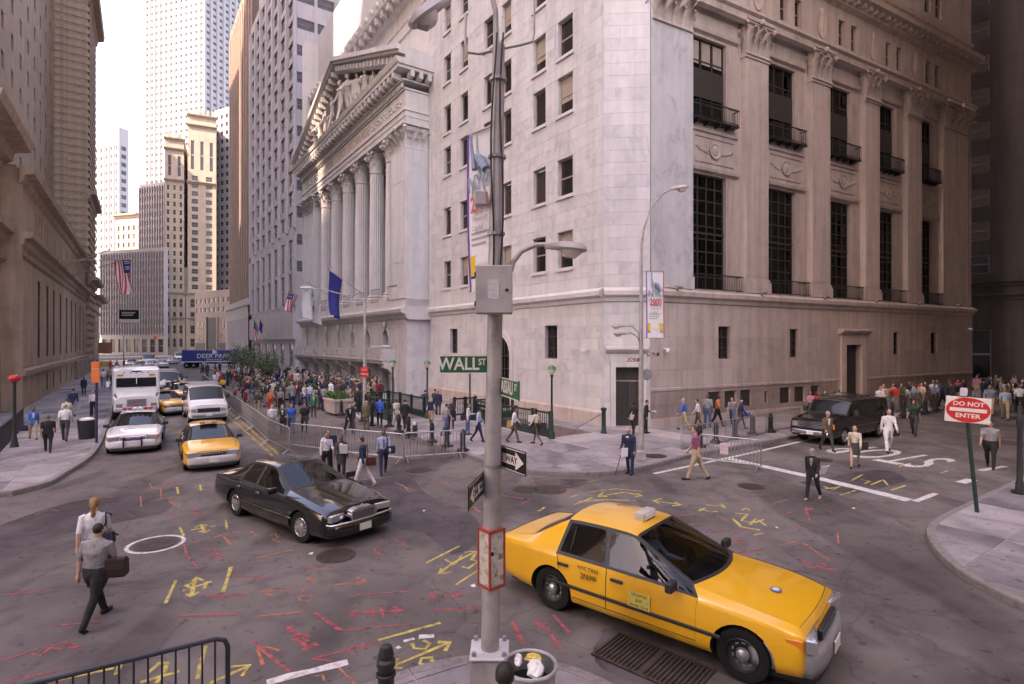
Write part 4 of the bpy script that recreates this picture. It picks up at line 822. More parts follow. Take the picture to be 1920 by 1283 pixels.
# ---- row beyond the exchange on the right of Broad Street
M_PALE = mat('pale_stone', (.52, .47, .48), .7, .06, .3, streak=.12); M_BRICK = mat('brown_brick', (.33, .24, .20), .8, .08, .5, streak=.15); M_GREYST = mat('grey_stone_piers', (.52, .48, .51), .7, .06, .4, streak=.12)
def RP(t, d=1.5): q = Vector((-6.67, 45.06, 0)) + Bd*t + nB*d; return q
b20 = city('pale_office_block', 'pale stone office block with tall window strips just beyond the columned exchange', RP(71.5), -Bd, 33.5, 8.2, 62,
     {'F': [(7, 14, .72, .70, 20, 61.5, .25), (7, 2, .66, .9, 9.5, 19, .25), (6, 1, .5, .8, .6, 4.6, 0)], 'R': [(3, 13, .86, .40, 13, 61, 0)]}, M_GREYST, mat('pale_block_glass', (.15, .15, .19), .15, .25, .3, spec=.6), parts=110, top=[(2, 26, 1, 8, 62, 78), (6, 20, 2, 8, 78, 92)])
MB().box(-.1, 33.6, -.3, 0, 4.9, 8.6).obj('fascia', M_PALE, b20)
MB(T3((33.5, 0, 0)) @ RZ(math.pi/2)).box(-.05, 8.2, -.06, -.01, SW, 62).obj('side_cladding', M_PALE, b20) if 0 else None
c35 = city('brick_tower', 'stepped brown brick tower beyond the pale office block', RP(99.5, 1.2), -Bd, 27.5, 24, 74, {'F': (10, 22, .42, .62, 13, 73, .2), 'R': (4, 6, .3, .5, 50, 73, 0)}, M_BRICK, M_GLASS, parts=90, top=[(3, 24, 3, 20, 74, 92), (6, 20, 5, 18, 92, 108)])
wb = MB(); wb.wall(-1, 28, SW, 11.5, [(x-.45, x+.45, 3, 9) for x in (2, 4, 6, 8, 10, 13, 16, 19, 22, 25)], -.8, .5); wb.box(-1.1, 28.1, -1.0, 0, 11.5, 12.6); wb.obj('white_base', M_PALE, c35)
for x in (2, 4, 6, 8, 10, 13, 16, 19, 22, 25): place_win(c35, T3((0, -.6, 0)), x, 3, .9, 6, 'grid1x3', mat('gilt_frame', (.5, .38, .2), .5, .1), M_GLASS)
# ---- buildings closing the street
def plate(u0, u1, v, Y0, Y1):
    a = at(u0, v, Y0); b_ = at(u1, v, Y1); return a, b_
def far(name, label, u0, u1, v, Y0, Y1, D, spec, mw, mg, vbase=None, **k):
    a, b_ = plate(u0, u1, v, Y0, Y1); d = Vector((b_.x-a.x, b_.y-a.y, 0)); W = d.length; Hh = (a.z+b_.z)/2
    return city(name, label, (a.x, a.y), d.normalized(), W, D, Hh, spec(W, Hh), mw, mg, **k)
M_CURT = mat('mullion_stone', (.30, .27, .275), .6, .06, .4); M_CURTD = mat('curtain_panel', (.19, .165, .17), .4, .15, .6); M_BEIGE = mat('beige_terracotta', (.40, .325, .26), .75, .08, .4, streak=.15); M_PINK = mat('pinkish_panel', (.30, .245, .24), .7, .06, .4); M_TOWERW = mat('tower_white', (.36, .355, .37), .5, .04, .1)
M_GLASSD = mat('far_glass', (.045, .04, .042), .15, .3, .4, spec=.5); M_TEAL = mat('teal_glass', (.12, .26, .28), .15, .1, .1, spec=.7)
c1 = far('curtain_wall_block', 'grey curtain wall block with thin pale mullions closing the street', 190, 309, 470, 190, 182, 1.2, lambda W, H: {'F': [(24, 10, .62, .55, 7, H-.5, .35), (8, 1, .6, .8, .5, 6, 0)]}, M_CURT, M_GLASSD, parts=130)
c2 = far('curtain_wall_tower', 'taller curtain wall tower with close pale mullions behind the grey block', 262, 309, 346, 200, 196, 5, lambda W, H: {'F': (10, 18, .62, .55, 8, H-.5, .35)}, M_CURT, M_GLASSB, parts=0)
tw = far('twin_tower_block', 'beige stone block with two towers and arched top windows at the end of the street', 309, 364, 668, 190, 192, 20, lambda W, H: {'F': []}, M_BEIGE, M_GLASSD, parts=0, roof=False) if 0 else None
a_ = at(309, 641, 186); b2 = at(367, 641, 190); dT = Vector((b2.x-a_.x, b2.y-a_.y, 0)).normalized()
pT = lambda u: (at(u, 641, 186+(u-309)*.07)-a_).dot(dT)
t1 = city('twin_tower', 'slim beige stone tower, left one of two twins, sunlit at the top', (a_.x, a_.y), dT, pT(345), 18, 73, {'F': [(3, 13, .4, .6, 22, 58, 0), (2, 1, .34, .85, 60, 68, 0), (3, 4, .45, .62, 2, 20, .2)], 'R': (2, 14, .35, .6, 24, 70, 0)}, M_BEIGE, M_GLASSD, parts=60)
t2 = city('twin_tower', 'slim beige stone tower, right one of two twins, with an arched top window', (a_ + dT*(pT(352)) )[:2], dT, pT(405)-pT(352), 20, 82, {'F': [(2, 15, .46, .6, 22, 62, 0), (3, 1, .36, .9, 63, 74, 0), (3, 4, .45, .62, 2, 20, .2)], 'L': (3, 15, .35, .6, 30, 80, 0)}, M_BEIGE, M_GLASSD, parts=60)
for t_, hh, ww in ((t1, 73, pT(345)), (t2, 82, pT(405)-pT(352))):
    for z in (12, 20.5, 58.5, hh-4, hh-.6): cor(-.3, ww+.3, 0, z, .8, 1.0).obj('cornice', M_BEIGE, t_)
    for k in range(6): MB().box(ww*k/6, ww*k/6+ww*.09, -.2, .3, hh, hh+2.2).obj('parapet_block', M_BEIGE, t_)
MB().box(pT(345), pT(352), 1, 12, SW, 30).obj('link_wall', M_BEIGE, t1)
pk = far('portal_building', 'pinkish low block with rows of square windows and a deep dark portal', 366, 433, 548, 172, 160, 14, lambda W, H: {'F': [(8, 2, .55, .5, 12.8, H-1, 0), (2, 0, 0, 0, 0, 0, 0) if 0 else (8, 1, .0, .0, 1, 2, 0)]}, M_PINK, M_GLASSD, parts=60)
aP, bP = plate(366, 433, 548, 172, 160); WP = (Vector((bP.x-aP.x, bP.y-aP.y, 0))).length
MB().box(WP*.36, WP*.64, -.15, .02, SW, 11.8).obj('portal', M_IRON, pk); MB().box(WP*.02, WP*.30, -.12, .02, SW, 4.2).obj('shopfront', M_FRAMED, pk); MB().box(WP*.70, WP*.98, -.12, .02, SW, 4.2).obj('shopfront', M_FRAMED, pk)
MB().box(WP*.33, WP*.36, -.4, 0, SW, 12).obj('portal_jamb', M_PINK, pk); MB().box(WP*.64, WP*.67, -.4, 0, SW, 12).obj('portal_jamb', M_PINK, pk)
for z in (5.0, 8.6):
    for x in (.04, .16, .74, .86): place_win(pk, T3((0, -.1, 0)), WP*(x+.05), z, WP*.07, 2.0, 'sash', M_FRAME, M_GLASSD, y0=.0)
w10 = far('white_office_slab', 'white office slab with square windows between the twin towers and the brick tower', 402, 440, 205, 205, 200, 20, lambda W, H: {'F': (4, 22, .55, .5, 22, H-1, 0)}, M_TOWERW, M_GLASSD, parts=60)
t8 = far('skyscraper', 'huge white skyscraper with vertical strips rising at the end of the street', 384, 484, -260, 330, 372, 46, lambda W, H: {'F': (9, 72, .5, .42, 10, H-1, .6), 'L': (12, 72, .45, .42, 10, H-1, .6)}, M_TOWERW, M_GLASSB, parts=0)
t4 = far('pale_tower', 'pale distant tower with dark vertical slots beside the banded wing', 168, 223, 245, 300, 292, 5, lambda W, H: {'F': [(6, 24, .36, .5, 6, H-8, .5)], 'R': (1, 24, .5, .5, 6, H-8, 0)}, M_TOWERW, M_GLASSD, parts=0)
t5 = far('teal_glass_block', 'teal glass block far down the street', 220, 272, 348, 360, 345, 6, lambda W, H: {'F': (2, 26, .94, .6, 6, H-2, 0)}, M_TOWERW, M_TEAL, parts=0)
t6 = far('ornate_old_block', 'old pinkish stone block with a projecting cornice far down the street', 218, 266, 402, 240, 236, 5, lambda W, H: {'F': (5, 14, .4, .6, 5, H-4, 0)}, M_BEIGE, M_GLASSD, parts=40)
cor(-.8, 12.5, 0, 57.5, 1.6, 2.0).obj('cornice', M_BEIGE, t6)
# ---- dark building at the far right and the blocks round the crossing that are out of view
M_DARK = mat('shade_toned_limestone', (.085, .07, .066), .8, .1, .6, streak=.25)  # stone colour lowered to carry the shade of the street end
rb = city('dark_corner_block', 'stone block toned dark for shade at the far street end, with wide windows', (40, 52), Vector((.80, -.60, 0)), 30, 25, 95, {'F': [(6, 27, .45, .55, 10, 92, 0), (6, 1, .5, .85, .8, 6, 0)]}, M_DARK, M_GLASS, parts=60)
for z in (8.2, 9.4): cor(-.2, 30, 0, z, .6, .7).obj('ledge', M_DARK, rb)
OUT = 'out-of-view blocks round the crossing'
city('bankers_tower', 'tall stone tower across Wall Street from the marble corner building', (23.5, 15.2), SWd*-1, 60, 40, 165, {'F': [(12, 40, .4, .5, 8, 160, 0)]}, M_DARK, M_GLASS, parts=0) if 0 else None
bt = city('bankers_tower', 'tall grey stone tower on the corner across from the marble building', off((19.3, 13.5), SWd, 60), -SWd, 60, 34, 160, {'F': [(14, 40, .42, .5, 8, 158, 0)], 'R': (8, 40, .42, .5, 8, 158, 0)}, M_TAN, M_GLASS, parts=0)
fh = city('customs_hall', 'temple fronted stone hall behind the near pavement', (22, -9), Vector((-.95, -.3, 0)), 34, 40, 24, {'F': [(8, 1, .6, .8, 6, 20, .8)]}, M_MARB2, M_GLASS, parts=0)
w40 = city('sun_blocking_tower', 'unseen very tall stone tower blocking the sun from east along Wall Street', (-36, -26), Vector((-.88, -.47, 0)), 60, 45, 240, {'F': [(16, 60, .42, .5, 8, 236, 0)], 'R': (10, 60, .42, .5, 8, 236, 0)}, M_TAN, M_GLASS, parts=0)  # out of view, placed and sized to keep the sun off the crossing
w37 = city('sun_blocking_slab', 'unseen tall stone slab blocking the sun south of Wall Street east', (-112, -22), Vector((.88, .47, 0)), 46, 40, 190, {'F': [(16, 50, .42, .5, 8, 186, 0)]}, M_TAN, M_GLASS, parts=0)  # out of view, height chosen to shade Broad Street

w60 = city('sun_blocking_wall', 'unseen tall stone block added to stop the sun further east along Wall Street', (-92, -56), Vector((-.88, -.47, 0)), 60, 40, 200, {'F': [(14, 50, .42, .5, 8, 196, 0)]}, M_TAN, M_GLASS, parts=0)  # unseen block added beside the tower to keep sun off the portico
lbk = city('sun_blocking_back_block', 'unseen tall stone block added behind the banded wing to shade the far street', (-196, 92), Vector((.72, .69, 0)), 82, 30, 112, {'F': [(14, 28, .42, .5, 8, 110, 0)]}, M_TAN, M_GLASS, parts=0)  # hidden mass added, height set by the shadow line on the twin towers
lb2_ = city('sun_blocking_mid_block', 'unseen tall stone block added behind the low corner shop to shade the portal building', (-150, 80), Vector((.72, .69, 0)), 55, 25, 100, {'F': [(10, 25, .42, .5, 8, 98, 0)]}, M_TAN, M_GLASS, parts=0)  # hidden mass added to carry that shadow on to the portal building
q = LO + Ld*60 - nL*21
lb3_ = city('sun_blocking_near_block', 'unseen tall stone block added directly behind the low shop to shade the brick tower', q, Ld, 32, 20, 110, {'F': [(8, 28, .42, .5, 8, 108, 0)]}, M_TAN, M_GLASS, parts=0)  # hidden mass added so the brick tower falls in shade
# ---------------------------------------------------------------- vehicles
def carpaint(name, col, rough=.28, coat=1.0, var=.04): return mat(name, col, rough, var, 1.5, coat=coat)
M_TAXI = carpaint('taxi_yellow', (.83, .415, .018)); M_BLK = carpaint('black_paint', (.006, .006, .006), .1); M_WHT = carpaint('car_white', (.74, .72, .72))
M_CGL = mat('car_glass', (.010, .011, .013), .03, 0, spec=.45); M_TRIM = mat('black_trim', (.02, .02, .021), .5, .1); M_SILV = mat('silver_bumper', (.34, .335, .36), .45, .08, 3, metal=.35)
M_LENS = mat('lamp_lens', (.55, .55, .55), .12, 0, metal=.7); M_AMB = mat('amber_lens', (.75, .22, .02), .2, 0, coat=.5); M_REDL = mat('red_lens', (.45, .02, .02), .2, 0, coat=.5); M_RIMD = mat('black_steel_rim', (.02, .02, .022), .45, .1); M_HUB = mat('hub_metal', (.45, .45, .46), .35, .1, metal=.8)
M_ALLOY = mat('alloy_rim', (.62, .61, .62), .25, .05, metal=.85); M_WELL = mat('wheel_well', (.010, .010, .010), .9, 0); M_SEAM = mat('panel_gap', (.012, .012, .012), .8, 0); M_PLATE = mat('licence_plate', (.70, .66, .60), .5, .05)
ROWN = 8
def cage(cols):
    """each column: (x low, x top, half widths (bottom, mid, belt, top), heights (bottom, low, mid, belt, top, crown), crown x shift)"""
    pts = []
    for xl, xu, (yb, ym, ys, yt), (zb, z1, z2, zs, zt, zc), cx in cols:
        pts.append([(xl, 0, zb), (xl, yb, zb), (xl, ym, z1), (xl, ym, z2), (xl, ys, zs), (xu, yt, zt), (xu+cx*.7, yt*.55, zt+(zc-zt)*.75), (xu+cx, 0, zc)])
    return pts
def car_shell(cols, groups, wheels, sub=2, arch_r=.40, width=.9, creases={4: .55, 5: .5, 7: .5, 8: .55, 0: .5, 1: .45, 10: .5, 11: .5}):
    """groups: name -> (list of (col, row), inset thickness, depth, border material) ; returns dict name/side -> mesh data"""
    P = cage(cols); n = len(P); bm = bmesh.new(); V = {}
    for i in range(n):
        for j in range(ROWN):
            x, y, z = P[i][j]
            for s in ((1,) if j in (0, 7) else (1, -1)):
                V[i, j, s] = bm.verts.new((x, y*s, z))
            if j in (0, 7): V[i, j, -1] = V[i, j, 1]
    names = ['body']; ids = {}
    def gid(nm):
        if nm not in names: names.append(nm)
        return names.index(nm)
    gid('seam'); gid('well'); gid('trim'); fmap = {}
    for i in range(n-1):
        for j in range(ROWN-1):
            for s in (1, -1):
                f = bm.faces.new((V[i, j, s], V[i+1, j, s], V[i+1, j+1, s], V[i, j+1, s])); fmap[i, j, s] = f
    for i in (0, n-1):
        for j in range(ROWN-1):
            q = [V[i, j, 1], V[i, j+1, 1], V[i, j+1, -1], V[i, j, -1]]; q2 = []
            for v in q:
                if v not in q2: q2.append(v)
            f = bm.faces.new(q2); fmap[i, j, 0 if i == 0 else 9] = f
    bmesh.ops.recalc_face_normals(bm, faces=bm.faces)
    bord_of = {}
    for nm, (cells, th, dp, bord, split) in groups.items():
        for sgn in ((1, -1) if split else (0,)):
            g = gid(nm + ('_left' if sgn == 1 else '_right' if sgn == -1 else '')); bord_of[g] = (th, dp, gid(bord))
            for i, j in cells:
                for k in ((sgn,) if split else (1, -1)): fmap[i, j, k].material_index = g
    cr = bm.edges.layers.float.new('crease_edge')
    inv = {v: k for k, v in V.items()}
    for e in bm.edges:
        (i0, j0, _), (i1, j1, _) = inv[e.verts[0]], inv[e.verts[1]]
        if j0 == j1 and i0 != i1: e[cr] = {1: .8, 2: .3, 4: .62, 5: .6}.get(j0, 0)
        elif i0 == i1 and j0 != j1: e[cr] = creases.get(i0, 0) if min(j0, j1) >= 4 else (.55 if i0 in (0, 1, n-1, n-2) else 0)
        elif i0 == i1: e[cr] = .5
    me = bpy.data.meshes.new('shell'); bm.to_mesh(me); bm.free(); o = bpy.data.objects.new('shell', me)
    for _ in names: me.materials.append(M_TRIM)
    m = o.modifiers.new('s', 'SUBSURF'); m.levels = m.render_levels = sub
    me2 = evaluate(o); bpy.data.objects.remove(o)
    bm = bmesh.new(); bm.from_mesh(me2)
    for g, (th, dp, bd_) in bord_of.items():
        fs = [f for f in bm.faces if f.material_index == g]
        if not fs: continue
        r = bmesh.ops.inset_region(bm, faces=fs, thickness=th, depth=dp, use_even_offset=True, use_boundary=True)
        for f in r['faces']: f.material_index = bd_
    bm.to_mesh(me2); bm.free(); o = bpy.data.objects.new('shell', me2)
    cut = []
    for wx, wr in wheels:
        # two short cylinders, one each side
        for s in (1, -1):
            c2 = MB(); c2.lathe([(wr, min(s*(width-.36), s*2)), (wr, max(s*(width-.36), s*2))], 28, (wx, 0, .33), ax='y'); ce2 = c2.mesh('cut', [M_TRIM])
            for _ in names[1:]: ce2.materials.append(M_TRIM)
            for p in ce2.polygons: p.material_index = names.index('well')
            oc = bpy.data.objects.new('cut', ce2); TMP.collection.objects.link(oc); cut.append(oc)
            b = o.modifiers.new('b', 'BOOLEAN'); b.operation = 'DIFFERENCE'; b.object = oc; b.solver = 'EXACT'
    ev = evaluate(o)
    if max(abs(v.co.y) for v in ev.vertices) > width+.25:
        for q in o.modifiers: q.solver = 'FAST'
        TMP.collection.objects.unlink(o); ev = evaluate(o)
    if max(abs(v.co.y) for v in ev.vertices) > width+.25:
        print('BOOLEAN FAILED'); o.modifiers.clear(); TMP.collection.objects.unlink(o); ev = evaluate(o)
    for x in cut + [o]: bpy.data.objects.remove(x)
    out = {}; vs = [v.co.copy() for v in ev.vertices]
    for p in ev.polygons:
        nm = names[p.material_index]; d = out.setdefault(nm, ([], [], {}))
        ix = []
        for vi in p.vertices:
            if vi not in d[2]: d[2][vi] = len(d[0]); d[0].append(vs[vi])
            ix.append(d[2][vi])
        d[1].append(ix)
    return out
def part_mesh(d, name, m_):
    me = bpy.data.meshes.new(name); me.from_pydata([v[:] for v in d[0]], [], d[1]); me.materials.append(m_); me.polygons.foreach_set('use_smooth', [True]*len(me.polygons)); me.update(); return me
def put_shell(sh, root, paint, glass=M_CGL, doorpaint=None):
    res = {}
    for nm, d in sh.items():
        base = nm.replace('_left', '').replace('_right', ''); base = base.rstrip('0123456789')
        m_ = glass if base in ('windshield', 'rear_window', 'side_window') else (M_SEAM if base == 'seam' else M_WELL if base == 'well' else M_TRIM if base == 'trim' else paint)
        pn = {'seam': 'panel_gap', 'well': 'wheel_well', 'trim': 'window_trim'}.get(base, base); o = inst(pn, part_mesh(d, pn, m_), root); res[nm] = o
    return res
WHEEL = {}
def wheel_meshes(kind, r=.335, w=.22):
    if (kind, r) in WHEEL: return WHEEL[kind, r]
    t = MB(); t.lathe([(r*.62, -w*.42), (r*.80, -w*.5), (r*.95, -w*.46), (r, -w*.34), (r, w*.34), (r*.95, w*.46), (r*.80, w*.5), (r*.62, w*.42)], 30, ax='y', cap=False)
    rm = MB(); rm.lathe([(r*.64, .40*w), (r*.60, .46*w), (r*.55, .30*w), (r*.30, .16*w), (r*.28, .30*w), (.001, .32*w)], 30, ax='y', cap=False); rm.lathe([(r*.64, .40*w), (r*.64, -.4*w), (.001, -.4*w)], 24, ax='y', cap=False)
    sp = MB()
    if kind == 'alloy':
        for k in range(14): sp.M = Matrix.Rotation(k*math.pi/7, 4, 'Y'); sp.box(-.018, .018, .26*w, .44*w, r*.2, r*.60)
        sp.M = I4; sp.lathe([(r*.26, .3*w), (r*.24, .5*w), (.001, .52*w)], 16, ax='y', cap=False)
    else:
        for k in range(10): sp.M = Matrix.Rotation(k*math.pi/5, 4, 'Y'); sp.box(-.022, .022, .20*w, .24*w, r*.38, r*.50)
        sp.M = I4; sp.lathe([(r*.27, .28*w), (r*.22, .48*w), (r*.1, .56*w), (.001, .56*w)], 16, ax='y', cap=False)
    mr = {'alloy': M_ALLOY, 'steel': M_RIMD, 'white': M_HUB}[kind]
    WHEEL[kind, r] = (t.mesh('tyre', M_BLACK, True), rm.mesh('rim', mr, True), sp.mesh('hubcap', M_ALLOY if kind == 'alloy' else M_HUB, True)); return WHEEL[kind, r]
def add_wheels(root, xs, y, kind='steel', r=.335, w=.22, steer=0.0):
    t, rm, hc = wheel_meshes(kind, r, w)
    for i, x in enumerate(xs):
        for s in (1, -1):
            e = inst('wheel', t, root, M=T3((x, s*y, r)) @ RZ((0 if s == 1 else math.pi) + (steer if i == 0 else 0))); inst('rim', rm, e); inst('hubcap', hc, e)
def bumper(root, x, hw, z0, z1, m_, bulge=.14, d=.12, s=1, name='bumper'):
    rings = []; n = 16
    for i in range(n+1):
        a = -1+2*i/n; y = a*hw; k = abs(a)**3.2; xx = x - s*(bulge*k + (.55*max(0, abs(a)-.93)/.07 if abs(a) > .93 else 0))
        if abs(a) > .93: y = math.copysign(hw*(.93+.05*(abs(a)-.93)/.07), a)
        rings.append([(xx-s*d, y*.96, z0), (xx-s*.015, y, z0), (xx, y*1.0, z0+(z1-z0)*.3), (xx, y, z0+(z1-z0)*.7), (xx-s*.03, y*.995, z1), (xx-s*d, y*.96, z1)])
    return MB().loft(rings, True).obj(name, m_, root, 'all')
def slab(root, name, m_, c, d, rz=0, ry=0, rx=0, b=.012):
    o = MB(T3(c) @ RZ(rz) @ Matrix.Rotation(ry, 4, 'Y') @ Matrix.Rotation(rx, 4, 'X')).bbox(-d[0]/2, d[0]/2, -d[1]/2, d[1]/2, -d[2]/2, d[2]/2, b).obj(name, m_, root, True); return o
SED = [(2.33, 2.29, (.62, .74, .76, .66), (.30, .36, .56, .69, .735, .745), .03), (2.26, 2.22, (.80, .90, .86, .74), (.24, .34, .58, .75, .81, .83), .05),
       (1.90, 1.87, (.88, .965, .93, .80), (.22, .33, .62, .82, .89, .925), .06), (1.40, 1.36, (.90, .985, .955, .81), (.21, .32, .63, .87, .935, .975), .10),
       (1.06, .92, (.90, .985, .955, .76), (.21, .32, .64, .905, .975, 1.005), .20), (.50, -.02, (.90, .985, .955, .62), (.21, .32, .65, .92, 1.41, 1.465), .06),
       (-.30, -.40, (.90, .985, .955, .64), (.21, .32, .65, .925, 1.44, 1.50), 0), (-1.24, -1.18, (.90, .985, .955, .62), (.21, .32, .65, .93, 1.41, 1.465), -.05),
       (-1.80, -1.84, (.90, .98, .95, .75), (.23, .34, .65, .94, 1.02, 1.045), -.10), (-2.05, -2.05, (.88, .965, .935, .78), (.26, .36, .65, .935, .995, 1.02), 0),
       (-2.42, -2.40, (.82, .92, .88, .74), (.30, .40, .64, .90, .955, .98), 0), (-2.54, -2.50, (.64, .78, .78, .66), (.36, .44, .62, .84, .90, .915), 0)]
SEDG = {'windshield': ([(4, 5), (4, 6)], .045, -.012, 'trim', False), 'rear_window': ([(7, 5), (7, 6)], .06, -.012, 'trim', False),
        'side_window': ([(4, 4), (5, 4)], .04, -.014, 'trim', True), 'side_window2': ([(6, 4)], .05, -.014, 'trim', True),
        'door': ([(4, 2), (5, 2), (4, 3), (5, 3)], .007, -.008, 'seam', True), 'door2': ([(6, 2), (6, 3)], .007, -.008, 'seam', True),
        'hood': ([(1, 5), (1, 6), (2, 5), (2, 6), (3, 5), (3, 6)], .008, -.007, 'seam', False), 'trunk_lid': ([(8, 5), (8, 6), (9, 5), (9, 6)], .008, -.007, 'seam', False)}
SHELL = car_shell(SED, SEDG, [(1.60, .39), (-1.32, .39)], 2, width=.985)
M_SEE = see_glass('see_through_car_glass', (.42, .44, .44), .02)
def cabin(r):
    M_SEAT = mat('seat_vinyl', (.05, .045, .045), .6, .15, 6)
    for y in (.36, -.36):
        slab(r, 'front_seat', M_SEAT, (-.22, y, .48), (.52, .50, .18), b=.04); slab(r, 'seat_back', M_SEAT, (-.52, y, .78), (.14, .50, .58), ry=-.2, b=.04); slab(r, 'head_rest', M_SEAT, (-.60, y, 1.14), (.09, .26, .16), ry=-.1, b=.03)
    slab(r, 'rear_seat', M_SEAT, (-1.15, 0, .48), (.5, 1.3, .18), b=.04); slab(r, 'seat_back', M_SEAT, (-1.48, 0, .78), (.16, 1.3, .56), ry=-.25, b=.04); slab(r, 'dashboard', M_TRIM, (.72, 0, .80), (.36, 1.5, .24), b=.05); slab(r, 'cabin_floor', M_WELL, (-.3, 0, .33), (2.4, 1.5, .04))
    w = MB(T3((.42, .36, .86)) @ Matrix.Rotation(-.5, 4, 'Y')); w.tube([(0, .18*math.cos(a), .18*math.sin(a)) for a in [i*math.pi/10 for i in range(21)]], .015, 6); w.obj('steering_wheel', M_TRIM, r, True)
def sedan(name, label, paint, bump=M_SILV, kind='steel', taxi=False, group=None, police=False, cat='car', glass=M_CGL):
    r = thing(name, label, cat, group=group); P = put_shell(SHELL, r, paint, glass)
    if glass is not M_CGL: cabin(r)
    add_wheels(r, (1.60, -1.32), .83, kind)
    bumper(r, 2.46, .93, .28, .57, bump); bumper(r, -2.66, .93, .30, .56, bump, s=-1); bumper(r, 2.42, .88, .16, .27, M_TRIM, name='air_dam'); slab(r, 'undertray', M_WELL, (0, 0, .25), (4.6, 1.5, .12))
    slab(r, 'grille', M_CHROME if not taxi else M_TRIM, (2.36, 0, .645), (.06, .84, .13)); 
    for k in range(9): slab(r, 'grille_bar', M_TRIM if not taxi else M_HUB, (2.393, -.38+k*.095, .645), (.012, .014, .10), b=.003)
    for s in (1, -1):
        slab(r, 'headlight', M_LENS, (2.31, s*.635, .655), (.13, .42, .17), rz=-s*.24); slab(r, 'turn_lamp', M_AMB, (2.18, s*.872, .655), (.2, .05, .13), rz=-s*.16)
        slab(r, 'taillight', M_REDL, (-2.535, s*.64, .74), (.05, .34, .17), rz=s*.12)
        slab(r, 'side_moulding', M_TRIM, (-.02, s*.99, .50), (2.75, .022, .055)); slab(r, 'window_divider', M_TRIM, (-1.0, s*.80, 1.14), (.03, .02, .44), rx=s*.50); m = slab(r, 'mirror', M_TRIM, (.72, s*1.05, .99), (.10, .2, .13)); 
        for nm, x in (('door', -.14), ('door2', -1.08)):
            k = nm + ('_left' if s == 1 else '_right'); slab(P[k], 'handle', M_TRIM, (x, s*.985, .80), (.2, .03, .045), b=.008)
    slab(r, 'licence_plate', M_PLATE, (2.48, 0, .42), (.015, .31, .155)); slab(r, 'licence_plate', M_PLATE, (-2.545, 0, .72), (.015, .31, .155))
    for s in (.35, -.25): w = MB(); w.tube([(1.06, s, .985), (.78, s+.45, 1.08)], .009, 5); w.obj('wiper', M_TRIM, r)
    return r, P
def place(r, p, d, s=1.0): r.location = (p.x, p.y, 0); r.rotation_euler = (0, 0, ang(d)); r.scale = (s, s, s); return r
# hero taxi turning in the foreground
tx, TP = sedan('taxi', 'yellow taxi sedan with black side moulding turning beside the lamp pole', M_TAXI, M_SILV, 'steel', True, cat='taxi', glass=M_SEE)
rl = slab(tx, 'roof_lamp', mat('roof_lamp_shell', (.48, .44, .42), .4, .1), (-.18, 0, 1.525), (.17, .42, .13)); slab(rl, 'lamp_panel', M_SIGNW, (-.085, 0, 1.525), (.012, .36, .09)); slab(tx, 'roof_lamp_foot', M_TRIM, (-.18, 0, 1.475), (.2, .3, .04))
md = MB(T3((1.78, -.12, .93))); md.lathe([(.075, 0), (.075, .012), (.001, .014)], 18); md.obj('medallion_plate', mat('medallion_tin', (.10, .16, .35), .4, .3, 20), tx); md2 = MB(T3((1.78, -.12, .943))); md2.lathe([(.045, 0), (.045, .004), (.001, .005)], 14); md2.obj('medallion_centre', M_SIGNW, tx)
M_TXT = mat('taxi_lettering', (.10, .05, .01), .5, 0)
lettering('NYC TAXI', .055, M_TXT, TP['door2_right'], T3((-.62, -.992, .84)) @ RZ(0), 1.0, .003); lettering('2N99', .085, M_TXT, TP['door2_right'], T3((-.62, -.995, .72)), 1.0, .003)
slab(TP['door_right'], 'rate_card', mat('rate_card', (.66, .55, .12), .5, .2, 30, col2=(.35, .30, .1)), (.22, -.993, .62), (.34, .008, .24), b=.003)
for k, tt in enumerate(('TAXI RATES', '$2.00', '30c PER 1/5 MI')): lettering(tt, .035, M_TXT, TP['door_right'], T3((.22, -.999, .70-k*.075)), .9, .001)
rp = G(1037, 1142); fp = G(1393, 1278); d = (fp-rp).normalized(); sC = (fp-rp).length/2.92; c = (rp+fp)/2 + Vector((-d.y, d.x, 0))*.90*sC - d*.14*sC; place(tx, c, d, sC)
# black limousine
LIN = [(2.50, 2.48, (.60, .72, .74, .60), (.30, .36, .50, .62, .66, .70), .02), (2.46, 2.42, (.80, .90, .86, .70), (.22, .34, .54, .69, .76, .81), .04), (2.0, 1.97, (.88, .965, .92, .76), (.20, .33, .60, .80, .87, .915), .04),
       (1.42, 1.38, (.90, .99, .955, .78), (.20, .32, .63, .87, .945, .99), .06), (1.08, .90, (.90, .99, .955, .74), (.20, .32, .64, .91, .985, 1.02), .18), (.52, .02, (.90, .99, .955, .58), (.20, .32, .65, .93, 1.38, 1.45), .06),
       (-.30, -.36, (.90, .99, .955, .60), (.20, .32, .65, .935, 1.42, 1.485), 0), (-1.16, -1.02, (.90, .99, .955, .58), (.20, .32, .65, .94, 1.385, 1.45), -.05), (-1.78, -1.82, (.90, .98, .94, .70), (.23, .34, .65, .95, 1.03, 1.06), -.1),
       (-2.15, -2.15, (.88, .96, .92, .74), (.26, .36, .65, .94, .99, 1.02), 0), (-2.60, -2.58, (.82, .91, .86, .68), (.30, .40, .64, .88, .92, .95), 0), (-2.74, -2.70, (.62, .76, .74, .56), (.36, .44, .60, .80, .85, .87), 0)]
LSH = car_shell(LIN, SEDG, [(1.62, .39), (-1.37, .39)], 2, width=.985)
lm = thing('limousine', 'glossy black limousine sedan with chrome grille and alloy wheels', 'car'); LP = put_shell(LSH, lm, M_BLK, M_SEE); cabin(lm); add_wheels(lm, (1.62, -1.37), .83, 'alloy', steer=.12)
